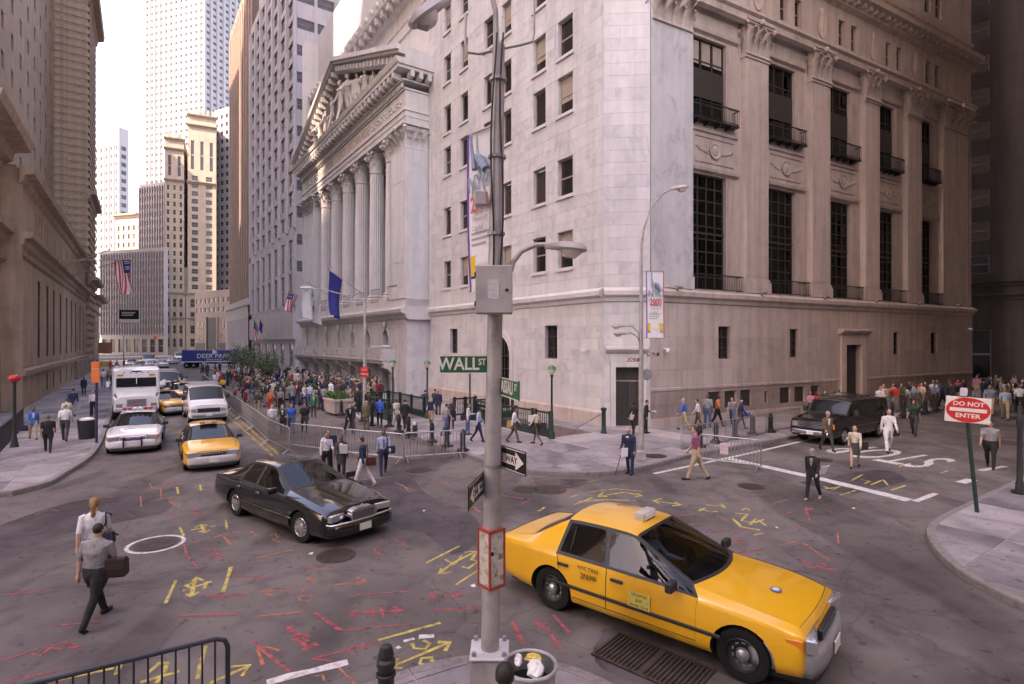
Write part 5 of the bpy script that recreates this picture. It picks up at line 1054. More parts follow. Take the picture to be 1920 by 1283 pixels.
bumper(lm, 2.68, .93, .24, .52, M_BLK); bumper(lm, -2.84, .93, .28, .56, M_BLK, s=-1); bumper(lm, 2.692, .935, .50, .535, M_CHROME, name='bumper_strip'); slab(lm, 'undertray', M_WELL, (0, 0, .24), (4.6, 1.5, .12))
gl = MB(); gl.loft([[(2.48+e*0, y*(1-.1*q), .43+z) for y, z in ((-.30, .03), (-.22, 0), (.22, 0), (.30, .03), (.37, .18), (.33, .30), (.18, .345), (-.18, .345), (-.33, .30), (-.37, .18))] for e, q in ((0, 0), )] + [[(2.65, y*.95, .44+z*.95) for y, z in ((-.30, .03), (-.22, 0), (.22, 0), (.30, .03), (.37, .18), (.33, .30), (.18, .345), (-.18, .345), (-.33, .30), (-.37, .18))]]); gl.obj('grille', M_CHROME, lm, True)
slab(lm, 'grille_recess', M_TRIM, (2.65, 0, .60), (.02, .56, .25))
for k in range(13): slab(lm, 'grille_bar', M_CHROME, (2.665, -.25+k*.0417, .60), (.014, .014, .235), b=.003)
slab(lm, 'hood_ornament', M_CHROME, (2.58, 0, .80), (.05, .012, .06), b=.004)
for s in (1, -1):
    slab(lm, 'headlight', M_LENS, (2.48, s*.60, .63), (.12, .40, .145), rz=-s*.25); slab(lm, 'turn_lamp', M_AMB, (2.35, s*.85, .625), (.16, .07, .13), rz=-s*.3); slab(lm, 'taillight', M_REDL, (-2.70, s*.6, .72), (.05, .4, .15), rz=s*.14)
    slab(lm, 'side_moulding', M_BLK, (.0, s*.992, .48), (2.7, .02, .045)); slab(lm, 'chrome_strip', M_CHROME, (.0, s*1.0, .505), (2.7, .012, .012), b=.003); slab(lm, 'mirror', M_BLK, (.66, s*1.06, 1.0), (.12, .22, .14))
    for nm, x in (('door', -.14), ('door2', -1.1)): slab(LP[nm + ('_left' if s == 1 else '_right')], 'handle', M_CHROME, (x, s*.985, .81), (.16, .035, .06), b=.012)
slab(lm, 'licence_plate', M_PLATE, (2.70, .0, .36), (.015, .31, .155))
rp = G(442, 967); fp = G(563, 1017); d = (fp-rp).normalized(); sC = (fp-rp).length/2.99; place(lm, (rp+fp)/2 + Vector((-d.y, d.x, 0))*.92*sC - d*.125*sC, d, sC)
# taxis, police cars and others
tB = -Bd
t2, P2 = sedan('taxi', 'yellow taxi facing the crossing just behind the black limousine', M_TAXI, mat('bumper_pale', (.5, .46, .47), .4, .08), 'steel', True, 'taxis in the Broad Street queue', cat='taxi')
rl = slab(t2, 'roof_lamp', mat('roof_lamp_amber', (.55, .26, .05), .4, .1), (.1, 0, 1.52), (.16, .62, .11)); slab(rl, 'lamp_panel', M_SIGNW, (.185, 0, 1.52), (.01, .26, .08)); slab(t2, 'hood_trim', M_CHROME, (2.40, 0, .665), (.03, .9, .03))
def midp(a, b): return (G(*a) + G(*b))/2
def behind(m, d, k): return m - d*k
dT2 = Vector((.545, -.838, 0)); place(t2, behind(midp((347, 893), (455, 880)), dT2, 2.55), dT2, .95)
pc, PP = sedan('police_car', 'white police sedan with a red light bar next to the left kerb', M_WHT, mat('bumper_white', (.62, .60, .62), .4, .05), 'white', False, cat='police car')
lb_ = slab(pc, 'light_bar', M_SIGNW, (.0, 0, 1.53), (.22, 1.15, .05))
for k in range(6): slab(lb_, 'beacon', M_REDL if k not in (2, 3) else M_SIGNW, (.02, -.48+k*.192, 1.60), (.24, .16, .11), b=.03)
M_NAVY = mat('navy_trim', (.02, .02, .07), .4, .1)
for s in (1, -1): slab(pc, 'push_bar', M_NAVY, (2.55, s*.30, .52), (.07, .06, .42), b=.015); slab(pc, 'stripe', mat('police_blue', (.03, .06, .30), .4, .05), (-.1, s*.992, .66), (3.0, .01, .09), b=.002)
slab(pc, 'push_bar', M_NAVY, (2.55, 0, .60), (.05, .6, .05), b=.015)
for s in (1, -1): slab(pc, 'grille_beacon', M_REDL, (2.43, s*.16, .63), (.05, .12, .07))
dPc = Vector((.50, -.866, 0)); place(pc, behind(midp((200, 857), (295, 850)), dPc, 2.6), dPc, 1.0)
M_POLB = carpaint('police_blue_white', (.50, .56, .66))
def more(src, u, v, d, label, swap, s=1.0, group=None, cat=None, name=None):
    c = dup(src, swap=swap); c['label'] = label
    if group: c['group'] = group
    if cat: c['category'] = cat
    if name: c.name = name
    return place(c, behind(G(u, v), d, 2.4), d, s)
gq = 'taxis in the Broad Street queue'
more(t2, 338, 779, Vector((.78, -.62, 0)), 'yellow taxi nosing out between the white truck and the white van', {}, .95, gq)
more(t2, 349, 757, tB, 'yellow taxi directly behind the white van in the queue', {}, .95, gq)
for u, v, lab, col in ((322, 742, 'pale blue and white police car in the queue behind the taxis', (.42, .50, .62)), (330, 728, 'blue roofed sedan in the queue ahead of the sport van', (.20, .30, .48)), (282, 703, 'dark blue sedan between the box truck and the queue', (.05, .08, .2)), (262, 697, 'white police sedan parked along the left kerb far down the street', (.62, .62, .66)),
                       (247, 690, 'grey sedan parked beyond the white police sedan', (.34, .36, .40)), (285, 692, 'pale blue sedan far down the street', (.45, .52, .62)), (305, 690, 'small white sedan far down the street', (.7, .7, .7)), (325, 683, 'grey blue sedan stopped near the trailer', (.28, .32, .42))):
    c = dup(pc if 'police' in lab else t2, swap={'taxi_yellow': carpaint('paint_%d' % u, col), 'car_white': carpaint('paint_%d' % u, col), 'roof_lamp_amber': carpaint('paint_%d' % u, col)})
    c['label'] = lab; c['category'] = 'police car' if 'police' in lab else 'car'; c.name = 'police_car' if 'police' in lab else 'sedan_car'; c['group'] = 'cars down Broad Street'; place(c, behind(G(u, v), tB, 2.4), tB, .97)
    if 'police' not in lab:
        for ch in list(c.children):
            if ch.name.startswith('roof_lamp'):
                for g in list(ch.children): bpy.data.objects.remove(g)
                bpy.data.objects.remove(ch)
c = dup(t2, swap={'taxi_yellow': carpaint('red_paint', (.35, .03, .03)), 'roof_lamp_amber': M_TRIM}); c['label'] = 'red sedan in the queue behind the nosing out taxi'; c['category'] = 'car'; c.name = 'sedan_car'; c['group'] = 'cars down Broad Street'; place(c, behind(G(332, 752), tB, 2.4), tB, .95)
# big boxy vehicles: cage with upright front
def boxcage(L, W, H, hood, hz, belt, nose=.35, rake=.35, roof_in=.10, zb=.35):
    h = W/2; f = L/2
    return [(f, f-.02, (h*.86, h*.93, h*.90, h*.84), (zb, zb+.1, .7, hz-.14, hz-.05, hz-.03), .02), (f-.12, f-.16, (h*.94, h*.99, h*.96, h*.88), (zb, zb+.1, .72, hz-.08, hz, hz+.02), .02),
            (f-hood*.55, f-hood*.55, (h*.96, h, h*.98, h*.9), (zb, zb+.1, .75, belt-.1, hz+.06, hz+.09), 0), (f-hood+.05, f-hood-.05, (h*.96, h, h*.985, h*.88), (zb, zb+.1, .76, belt-.03, belt+.05, belt+.08), .1),
            (f-hood-rake*.6, f-hood-rake, (h*.96, h, h*.985, h*(1-roof_in)-.03), (zb, zb+.1, .76, belt, H-.12, H-.04), .06), (f-hood-rake-.9, f-hood-rake-.9, (h*.96, h, h*.985, h*(1-roof_in)), (zb, zb+.1, .76, belt, H-.10, H), 0),
            (f-hood-rake-1.9, f-hood-rake-1.9, (h*.96, h, h*.985, h*(1-roof_in)), (zb, zb+.1, .76, belt, H-.10, H), 0), (-f+.5, -f+.55, (h*.96, h, h*.985, h*(1-roof_in)), (zb, zb+.1, .76, belt, H-.10, H), 0), (-f+.06, -f+.16, (h*.94, h*.98, h*.96, h*(1-roof_in)-.03), (zb, zb+.1, .76, belt, H-.14, H-.05), 0), (-f, -f+.1, (h*.9, h*.93, h*.92, h*(1-roof_in)-.1), (zb+.1, zb+.2, .8, belt, H-.25, H-.2), 0)]
BXG = {'windshield': ([(3, 5), (3, 6)], .06, -.012, 'trim', False), 'side_window': ([(4, 4)], .06, -.012, 'trim', True), 'side_window2': ([(5, 4)], .06, -.012, 'trim', True), 'side_window3': ([(6, 4)], .08, -.012, 'trim', True),
       'door': ([(4, 2), (4, 3)], .008, -.008, 'seam', True), 'door2': ([(5, 2), (5, 3)], .008, -.008, 'seam', True), 'hood': ([(1, 5), (1, 6), (2, 5), (2, 6)], .008, -.006, 'seam', False)}
def boxcar(name, label, cat, L, W, H, hood, hz, belt, paint, ax_f, ax_r, r=.37, rake=.45, kind='alloy', bump=M_CHROME, grille_m=M_CHROME, gz=(.72, .3), gw=1.1, group=None):
    sh = car_shell(boxcage(L, W, H, hood, hz, belt, rake=rake), BXG, [(ax_f, r+.07), (ax_r, r+.07)], 2, width=W/2, creases={0: .6, 1: .6, 3: .6, 4: .6, 7: .4, 8: .6, 9: .6}); o = thing(name, label, cat, group=group); P = put_shell(sh, o, paint); add_wheels(o, (ax_f, ax_r), W/2-.14, kind, r, .25)
    f = L/2; bumper(o, f+.10, W/2*.98, .42, .64, bump, .08); bumper(o, -f-.08, W/2*.96, .45, .66, bump, .08, s=-1); slab(o, 'undertray', M_WELL, (0, 0, .36), (L*.85, W*.8, .16)); slab(o, 'grille', grille_m, (f+.015, 0, gz[0]+gz[1]/2), (.06, gw, gz[1]))
    for k in range(4): slab(o, 'grille_bar', M_TRIM, (f+.05, 0, gz[0]+gz[1]*(k+.6)/4.4), (.012, gw*.93, gz[1]*.13), b=.003)
    for s in (1, -1):
        slab(o, 'headlight', M_LENS, (f-.01, s*(gw/2+.17), gz[0]+gz[1]/2), (.08, .26, gz[1]*.8), rz=-s*.1); slab(o, 'turn_lamp', M_AMB, (f-.09, s*(W/2-.06), gz[0]+gz[1]/2), (.14, .05, gz[1]*.7)); slab(o, 'taillight', M_REDL, (-f+.02, s*(W/2-.14), 1.0), (.05, .14, .5)); slab(o, 'mirror', M_TRIM, (f-hood-rake*.75, s*(W/2+.14), belt+.17), (.12, .2, .26))
        for nm, x in (('door', f-hood-rake-.75), ('door2', f-hood-rake-1.75)): slab(P[nm + ('_left' if s == 1 else '_right')], 'handle', M_TRIM, (x, s*W/2, belt-.15), (.18, .03, .05), b=.008)
    slab(o, 'licence_plate', M_PLATE, (f+.112, 0, .53), (.015, .31, .15)); return o, P
suv, _ = boxcar('sport_utility_vehicle', 'large black sport utility vehicle with chrome grille waiting by the barricades', 'car', 5.6, 2.02, 1.98, 1.35, 1.12, 1.22, M_BLK, 1.78, -1.68, .40, .55)
for s in (1, -1): w = MB(); w.tube([(.9, s*.72, 2.03), (-2.1, s*.72, 2.03)], .02, 6); w.obj('roof_rail', M_TRIM, suv); slab(suv, 'chrome_strip', M_CHROME, (-.2, s*1.015, .78), (3.2, .01, .03), b=.003)
for k in range(5): slab(suv, 'roof_rib', M_TRIM, (.6-k*.6, 0, 2.0), (.05, 1.3, .035))
fL = G(1478, 826); fR = G(1562, 846); dS = -SWd; place(suv, behind((fL+fR)/2, dS, 2.75) + Vector((.25, .35, 0)), dS, .98)
vn, _ = boxcar('passenger_van', 'white passenger van with roof rack behind the yellow taxi', 'van', 5.2, 2.0, 2.1, .85, 1.12, 1.25, M_WHT, 1.75, -1.55, .34, .75, 'white', M_SILV, M_TRIM, (.68, .22), 1.15)
for k in range(4): slab(vn, 'roof_rack_bar', M_SILV, (.6-k*.7, 0, 2.16), (.05, 1.6, .04))
place(vn, behind(midp((350, 797), (432, 792)), tB, 2.5), tB, .97)
v2 = dup(vn, swap={'car_white': carpaint('tan_white', (.60, .55, .48))}); v2['label'] = 'cream sport van standing in the queue behind the police cars'; place(v2, behind(G(313, 745), tB, 2.5), tB, 1.0)
v3 = dup(vn); v3['label'] = 'white step van parked far down the left side of the street'; place(v3, behind(G(280, 687), tB, 2.5), tB, 1.05)
v4 = dup(vn); v4['label'] = 'white van with red markings near the blue trailer'; place(v4, behind(G(338, 679), tB, 2.5), tB, 1.05)
# armoured step truck
tr = thing('armoured_truck', 'white armoured box truck with amber roof lamps behind the police car', 'truck'); TWd, TH = 2.35, 2.95
b_ = MB(); b_.bbox(-3.2, 1.05, -TWd/2, TWd/2, .55, TH, .06); b_.obj('box_body', M_WHT, tr, True)
cb_ = MB(); cb_.loft([[(1.0, y, z) for y, z in ((-1.15, .55), (1.15, .55), (1.15, 2.0), (1.12, TH-.05), (-1.12, TH-.05), (-1.15, 2.0))], [(1.45, y, z) for y, z in ((-1.14, .55), (1.14, .55), (1.14, 1.7), (1.08, TH-.12), (-1.08, TH-.12), (-1.14, 1.7))]]); cb_.obj('cab', M_WHT, tr, True)
h_ = MB(); h_.loft([[(1.4, y, z) for y, z in ((-1.1, .6), (1.1, .6), (1.1, 1.45), (.95, 1.72), (-.95, 1.72), (-1.1, 1.45))], [(2.1, y, z) for y, z in ((-1.12, .6), (1.12, .6), (1.12, 1.30), (.82, 1.50), (-.82, 1.50), (-1.12, 1.30))], [(2.45, y, z) for y, z in ((-1.08, .62), (1.08, .62), (1.05, 1.15), (.74, 1.36), (-.74, 1.36), (-1.05, 1.15))]]); h_.obj('hood', M_WHT, tr, True)
ws = MB(T3((1.475, 0, 2.10)) @ Matrix.Rotation(-.06, 4, 'Y')); ws.bbox(-.02, .02, -.98, .98, -.26, .28, .01); ws.obj('windshield', M_CGL, tr); MB().box(1.47, 1.50, -.02, .02, 1.85, 2.38).obj('window_trim', M_WHT, tr)
slab(tr, 'grille', M_SILV, (2.46, 0, 1.0), (.06, .95, .42))
for k in range(6): slab(tr, 'grille_bar', M_TRIM, (2.495, 0, .83+k*.068), (.012, .88, .022), b=.003)
lettering('GMC', .12, M_SIGNR, tr, T3((2.505, 0, 1.02)) @ RZ(math.pi/2), 1.1, .004)
for s in (1, -1):
    slab(tr, 'headlight', M_LENS, (2.44, s*.83, .86), (.08, .3, .2)); slab(tr, 'turn_lamp', M_AMB, (2.42, s*.9, 1.06), (.06, .2, .08)); slab(tr, 'clearance_lamp', M_AMB, (1.49, s*.78, 2.55), (.1, .3, .1), b=.03); slab(tr, 'mirror', M_WHT, (1.5, s*1.38, 2.05), (.1, .16, .34)); slab(tr, 'side_panel', M_NAVY, (2.1, s*1.0, 1.40), (.45, .05, .1), rz=-s*.2, ry=.35)
slab(tr, 'roof_badge', M_NAVY, (1.44, 0, 2.76), (.03, .5, .1)); bumper(tr, 2.62, 1.15, .5, .74, M_SILV, .05)
for k in range(5): slab(tr, 'roof_marker', M_REDL, (1.44, -.6+k*.3, 2.68), (.06, .1, .05))
slab(tr, 'door', M_WHT, (.4, -1.185, 1.6), (.9, .02, 1.9)); slab(tr, 'door', M_WHT, (.4, 1.185, 1.6), (.9, .02, 1.9)); add_wheels(tr, (1.75, -1.9), 1.0, 'white', .46, .3); slab(tr, 'undertray', M_WELL, (-.3, 0, .5), (5.2, 1.7, .2)); slab(tr, 'licence_plate', M_PLATE, (2.63, .1, .62), (.015, .3, .15))
place(tr, behind(midp((212, 792), (298, 783)), tB, 2.6), tB, 1.0)
# blue trailer across the far street
trl = thing('trailer', 'dark blue delivery trailer with white lettering across the far end of the street', 'trailer'); M_TRB = mat('trailer_blue', (.02, .045, .20), .4, .06, .5)
MB().bbox(-4.4, 4.4, -1.2, 1.2, 1.0, 3.1, .05).obj('box_body', M_TRB, trl); MB().box(-4.4, 4.4, -1.22, -1.19, 1.0, 1.15).obj('lower_rail', M_SIGNW, trl); lettering('DEER PARK', .75, M_SIGNW, trl, T3((0.6, -1.215, 2.05)), 1.0, .01); lettering('SPRING WATER', .25, M_SIGNW, trl, T3((.6, -1.215, 1.4)), 1.0, .01)
MB().lathe([(.55, 0), (.001, .01)], 3, (.6, -1.215, 2.75), ax='y').obj('mountain_mark', M_SIGNW, trl)
add_wheels(trl, (-2.6, -3.7), .95, 'steel', .48, .3); add_wheels(trl, (3.2,), .95, 'steel', .48, .3); slab(trl, 'undercarriage', M_WELL, (0, 0, .85), (8.2, .9, .3))
pt = G(397, 689); trl.location = (pt.x, pt.y, 0); trl.rotation_euler = (0, 0, R(18))
# ---------------------------------------------------------------- street furniture
def pole_rings(mb, pts, rs, n=8): return mb.tube(pts, rs, n)
def cobra(root, p, d, s=1.0, up=.0):
    """street lamp head at p pointing along d"""
    M = T3(p) @ RZ(ang(d)) @ Matrix.Rotation(-up, 4, 'Y'); h = MB(M)
    h.loft([[(x*s, y*w*s, z*s) for y, z in ((-1, .0), (-.8, t), (.0, t*1.25), (.8, t), (1, 0), (.7, -b), (-.7, -b))] for x, w, t, b in ((0, .05, .05, .05), (.12, .08, .07, .05), (.3, .13, .10, .05), (.55, .16, .11, .06), (.72, .14, .09, .05), (.80, .08, .05, .02))]); o = h.obj('lamp_head', mat('lamp_shell', (.44, .41, .41), .45, .1, metal=.2), root, True)
    g = MB(M); g.loft([[(x*s, y*w*s, z*s) for y, z in ((-1, -.05), (1, -.05), (.75, -.05-b), (-.75, -.05-b))] for x, w, b in ((.34, .10, .02), (.42, .13, .12), (.60, .13, .12), (.70, .09, .03))]); g.obj('lamp_lens_bowl', mat('lamp_bowl', (.48, .40, .36), .25, .1), o, True); return o
# -- near lamp pole
PB = Vector((-.29, 7.2, SW)); Pt = at(935, 85, 7.2)
ptop = lambda z: PB + (Pt-PB)*((z-SW)/(Pt.z-SW))
np_ = thing('lamp_pole', 'grey steel lamp pole with control box and street signs standing on the near pavement', 'lamp pole', PB); Mn = T3(-PB)
MB(Mn).tube([ptop(.45), ptop(3), ptop(6), ptop(Pt.z)], [.118, .108, .094, .08], 12).obj('pole', M_POLE, np_, True)
b_ = MB(); b_.loft([[(sx*w, sy*w, z) for sx, sy in ((-1, -1), (1, -1), (1, 1), (-1, 1))] for w, z in ((.24, 0), (.22, .30), (.20, .33))]); b_.obj('pedestal', M_POLE, np_); b_ = MB(); b_.bbox(-.25, .25, -.25, .25, .33, .38, .02); b_.obj('base_plate', mat('base_plate_paint', (.55, .54, .56), .45, .15), np_)
bc = MB()
for sx in (-1, 1):
    for sy in (-1, 1): bc.M = I4; bc.lathe([(.03, .38), (.03, .43), (.001, .44)], 6, (sx*.19, sy*.19, 0))
tag(bc.obj('anchor_bolts', M_STEEL, np_), kind='stuff')
for z in (2.05, 2.9, 5.9, 6.9, 7.9): MB(Mn).tube([ptop(z-.02), ptop(z+.02)], .116, 12).obj('band_clamp', M_STEEL, np_)
cb = MB(Mn)
for k, (a0, ph) in enumerate(((.06, 0), (-.05, 1.2))):
    cb.tube([ptop(5.4+i*.34) + Vector((a0+.03*math.sin(i*.7+ph), -.098, 0)) for i in range(10)], .012, 6)
tag(cb.obj('cables', M_IRON, np_), kind='stuff')
q = ptop(5.15); bx = MB(Mn @ T3(q)); bx.bbox(-.235, .225, -.36, -.12, -.30, .30, .012); box = bx.obj('control_box', mat('control_box_paint', (.40, .37, .365), .5, .1, 3, streak=.12), np_); MB(Mn @ T3(q)).box(-.225, .215, -.37, -.361, -.285, .285).obj('box_door', MT['control_box_paint'], box); MB(Mn @ T3(q)).box(-.08, .06, -.374, -.371, -.12, .12).obj('notice', mat('notice_paper', (.52, .46, .50), .8, .2, 40), box); MB(Mn @ T3(q)).lathe([(.02, -.37), (.02, -.385), (.001, -.386)], 10, (.155, 0, -.01), ax='y').obj('lock', M_IRON, box)
for z in (.18, -.18): MB(Mn @ T3(q)).box(-.245, -.225, -.372, -.34, z-.03, z+.03).obj('hinge', M_IRON, box)
# arm with the street lamp and the top brackets
arm = MB(Mn); p0 = ptop(5.42)+Vector((.2, 0, 0)); arm.tube([p0, p0+Vector((.03, 0, .12)), p0+Vector((.14, 0, .26)), p0+Vector((.32, 0, .34)), p0+Vector((.46, 0, .345))], .032, 8); arm.obj('lamp_arm', M_POLE, np_); cobra(np_, Mn @ (p0+Vector((.44, 0, .33))), Vector((1, -.06, 0)), .68, -.12)
tb_ = MB(Mn); pz = ptop(Pt.z-.05); tb_.tube([pz, pz+Vector((-.25, 0, -.06)), pz+Vector((-.40, 0, -.04)), pz+Vector((-.43, 0, .06)), pz+Vector((-.43, 0, .45))], .018, 6); tb_.tube([pz, pz+Vector((.30, 0, .06)), pz+Vector((.44, 0, .10)), pz+Vector((.46, 0, .22)), pz+Vector((.46, 0, .7))], .018, 6); tb_.tube([pz+Vector((-.03, 0, 0)), pz+Vector((-.04, 0, .5)), pz+Vector((-.2, 0, 1.2)), pz+Vector((-.5, .1, 1.5))], .035, 8); tb_.obj('top_bracket', M_POLE, np_)
cobra(np_, Mn @ at(842, -4, 7.3), Vector((-.86, -.3, 0)), .85, -.75)
MB(Mn).bbox(*[c for c in (ptop(6.35).x-.28, ptop(6.35).x-.12, 7.1, 7.25)], 6.25, 6.45, .02).obj('sensor_box', M_POLE, np_)
# poster sleeve and signs
MSL = Mn @ T3(ptop(1.72)) @ RZ(R(40)); sl = MB(MSL); w = .118; sl.loft([[(sx*w, sy*w, z) for sx, sy in ((-1, -1), (1, -1), (1, 1), (-1, 1))] for z in (-.36, .36)]); slv = sl.obj('poster_sleeve', mat('poster_card', (.48, .43, .36), .8, .3, 12), np_)
for z in (-.38, .34): MB(MSL).box(-w-.012, w+.012, -w-.012, w+.012, z, z+.035).obj('red_band', mat('poster_red', (.36, .05, .04), .6, .2, 8), slv)
for x, z, s_ in ((-.08, .08, .05), (.06, .02, .07), (-.02, -.2, .05), (.08, -.25, .05)): MB(MSL).box(x-s_/2, x+s_/2, -w-.004, -w-.001, z-s_/2, z+s_/2).obj('sticker', random.choice([M_SIGNK, mat('sticker_tan', (.3, .18, .1), .7, .2, 20)]), slv)
for sx in (-1, 1):
    for sy in (-1, 1): MB(MSL @ T3((sx*w, sy*w, 0))).box(-.012, .012, -.012, .012, -.36, .36).obj('sleeve_edge', mat('poster_red', (.36, .05, .04), .6, .2, 8), slv)
def blade(txt, suf, p, d, w, h, label, mback, mtxt, th=.45, nar=.62, edge=None):
    t = thing('street_sign', label, 'street sign', p, ang(d)); MB().bbox(-w/2, w/2, -.012, .012, -h/2, h/2, .006).obj('sign_plate', mback, t)
    fr = edge or mtxt
    for a in ((-w/2, w/2, -h/2, -h/2+.012), (-w/2, w/2, h/2-.012, h/2)): MB().box(a[0], a[1], -.0145, -.0125, a[2], a[3]).obj('sign_border', fr, t)
    lettering(txt, h*.66, mtxt, t, T3((-w*.10, -.0145, -.0)), nar, .001, .0045); lettering(txt, h*.66, mtxt, t, T3((w*.10, .0145, 0)) @ RZ(math.pi), nar, .001, .0045)
    if suf: lettering(suf, h*.34, mtxt, t, T3((w*.40, -.0145, h*.12)), .8, .001, .003)
    return t
blade('WALL', 'ST', at(869, 683, 7.15), Vector((1, .06, 0)), .60, .235, 'green WALL ST street sign on the near lamp pole', M_SIGNG, M_SIGNW, nar=.88)
blade('NASSAU', 'ST', Vector((-.045, 6.87, 3.93)), Vector((.28, -.96, 0)), .90, .235, 'green NASSAU ST street sign on the near lamp pole', M_SIGNG, M_SIGNW, nar=.80)
def oneway(p, d, label, flip, word):
    t = thing('one_way_sign', label, 'traffic sign', p, ang(d)); MB().bbox(-.45, .45, -.008, .008, -.15, .15, .005).obj('sign_plate', M_SIGNK, t); f = -1 if flip else 1
    MB().box(-.435, .435, -.0095, -.0085, .128, .138).obj('sign_border', M_SIGNW, t); MB().box(-.435, .435, -.0095, -.0085, -.138, -.128).obj('sign_border', M_SIGNW, t)
    ar = MB(); ar.add([(f*x, -.0105, z) for x, z in ((-.40, -.06), (.22, -.06), (.22, -.115), (.41, 0), (.22, .115), (.22, .06), (-.40, .06))], [(0, 1, 2, 3, 4, 5, 6)]); ar.obj('arrow', M_SIGNW, t); lettering(word, .085, M_SIGNK, t, T3((-.04*f, -.0125, 0)), 1.0, .001, .003); return t
oneway(Vector((-.065, 7.17, 3.0)), Vector((.53, -.85, 0)), 'black and white ONE WAY arrow sign pointing right on the near lamp pole', False, 'ONE  WAY')
oneway(Vector((-.43, 6.94, 2.66)), Vector((.18, .98, 0)), 'black and white ONE WAY arrow sign pointing left on the near lamp pole', True, 'ONE  WAY')
# banner hung on the near pole
def banner(t, M, w, h):
    M_BAN = mat('banner_cloth', (.74, .72, .74), .8, .05); M_BBL = mat('banner_blue', (.24, .31, .42), .8, .3, 6); M_BRD = mat('banner_red', (.52, .13, .13), .8, .1); M_BYL = mat('banner_yellow', (.72, .48, .04), .8, .1); M_PUR = mat('banner_purple', (.16, .06, .32), .8, .1)
    rows = [[(x*w, .05*math.sin(3.1*z+x*2)*w, z*h) for x in (-.5, -.25, 0, .25, .5)] for z in [i/10-.5 for i in range(11)]]; c = MB(M); c.loft(rows, False, None, False); cl = c.obj('banner_cloth', M_BAN, t, True)
    y = -.075*w-.01
    def strip(nm, m_, x0, x1, z0, z1):
        MB(M).loft([[(x0*w, .05*math.sin(3.1*z+x0*2)*w-.006, z*h), (x1*w, .05*math.sin(3.1*z+x1*2)*w-.006, z*h)] for z in [z0+(z1-z0)*i/6 for i in range(7)]], False, None, False).obj(nm, m_, cl)
    strip('edge_stripe', M_PUR, -.5, -.44, -.5, .5); strip('edge_stripe', M_BRD, .44, .5, -.5, .5); strip('logo_panel', M_BYL, -.42, .42, -.40, -.28); strip('logo_bar', M_SIGNK, -.42, .42, -.42, -.405)
    for k in range(3): strip('text_line', mat('banner_grey', (.36, .34, .38), .8, .1), -.36, .30-.1*k, -.15-.035*k, -.135-.035*k)
    lettering('NYC', .095*h, M_BBL, cl, M @ T3((0, y, .16*h)), .82, .001, .01); lettering('2000', .095*h, M_BRD, cl, M @ T3((0, y, .03*h)), .68, .001, .01); lettering('Millennium', .035*h, MT['banner_grey'], cl, M @ T3((0, y, -.06*h)), .7, .001); lettering('Capital', .035*h, MT['banner_grey'], cl, M @ T3((-.1*w, y, -.115*h)), .8, .001); lettering('emigrant', .05*h, M_SIGNW, cl, M @ T3((.08*w, y, -.345*h)), .65, .001)
    sk = MB(M); sk.tube([(-.12*w, y, .25*h), (-.2*w, y, .38*h), (-.22*w, y, .44*h)], [.07*w, .035*w, .03*w], 7); sk.tube([(.25*w, y, .22*h), (.05*w, y, .30*h), (-.05*w, y, .33*h)], [.09*w, .1*w, .05*w], 7); sk.ball((-.22*w, y, .46*h), (.05*w, .02, .025*h), 7, 4); tag(sk.obj('printed_figure', M_BBL, cl), kind='stuff')
bt_ = at(906, 232, 7.5); bb_ = at(906, 550, 7.5)
t = thing('pole_banner', 'white NYC 2000 banner hanging aslant from the near lamp pole', 'banner', (bt_+bb_)/2, R(-50)); banner(t, Matrix.Rotation(R(-3), 4, 'Y'), .66, 2.2); MB().tube([(-.35, 0, 1.09), (.35, 0, 1.05)], .014, 6).obj('banner_rod', M_POLE, t); MB().tube([(-.35, 0, -1.09), (.35, 0, -1.06)], .014, 6).obj('banner_rod', M_POLE, t)
# -- corner lamp pole by the marble building
cp = G(1202, 862, SW); cp.z = SW
c_ = thing('lamp_pole', 'slim grey lamp pole with curved arm and banner on the marble building corner', 'lamp pole', cp); s_ = cp.y/FPX
def cz(v): return (CY-v)*s_ + CAMH - SW
MB().tube([(0, 0, .1), (0, 0, 3), (0, 0, cz(540)), (0, 0, cz(480))], [.10, .09, .065, .055], 10).obj('pole', M_POLE, c_, True)
MB().tube([(0, 0, cz(485)), (.02, 0, cz(455)), (.12, 0, cz(425)), (.35, 0, cz(390)), (.75, 0, cz(365)), (1.15, 0, cz(353))], [.05, .045, .04, .035, .032, .03], 8).obj('lamp_arm', M_POLE, c_, True); cobra(c_, (1.1, 0, cz(354)), Vector((1, .1, 0)), .85, .12); cobra(c_, (-.62, -.1, cz(612)), Vector((-1, -.2, 0)), .62); cobra(c_, (-.62, -.25, cz(626)), Vector((-1, -.4, 0)), .62)
MB().tube([(0, 0, cz(640)), (-.12, -.05, cz(622)), (-.35, -.08, cz(611)), (-.64, -.1, cz(611))], .025, 7).obj('lamp_arm', M_POLE, c_, True); MB().tube([(0, 0, cz(650)), (-.15, -.1, cz(632)), (-.4, -.2, cz(624)), (-.64, -.25, cz(625))], .025, 7).obj('lamp_arm', M_POLE, c_, True); MB().bbox(-.15, .15, -.15, .15, 0, .35, .03).obj('pedestal', M_POLE, c_)
MB().lathe([(.22, -.01), (.22, .01), (.001, .012)], 8, (.2, -.02, cz(702)), ax='y').obj('sign_back', M_STEEL, c_)
t = thing('pole_banner', 'white NYC 2000 banner on the corner pole by the marble building', 'banner', cp+Vector((.50, -.08, cz(571))), R(6)); banner(t, I4, .70, 2.45)
for z in (1.23, -1.23): MB().tube([(-.52, 0, z), (.34, 0, z)], .015, 6).obj('banner_rod', M_POLE, t)
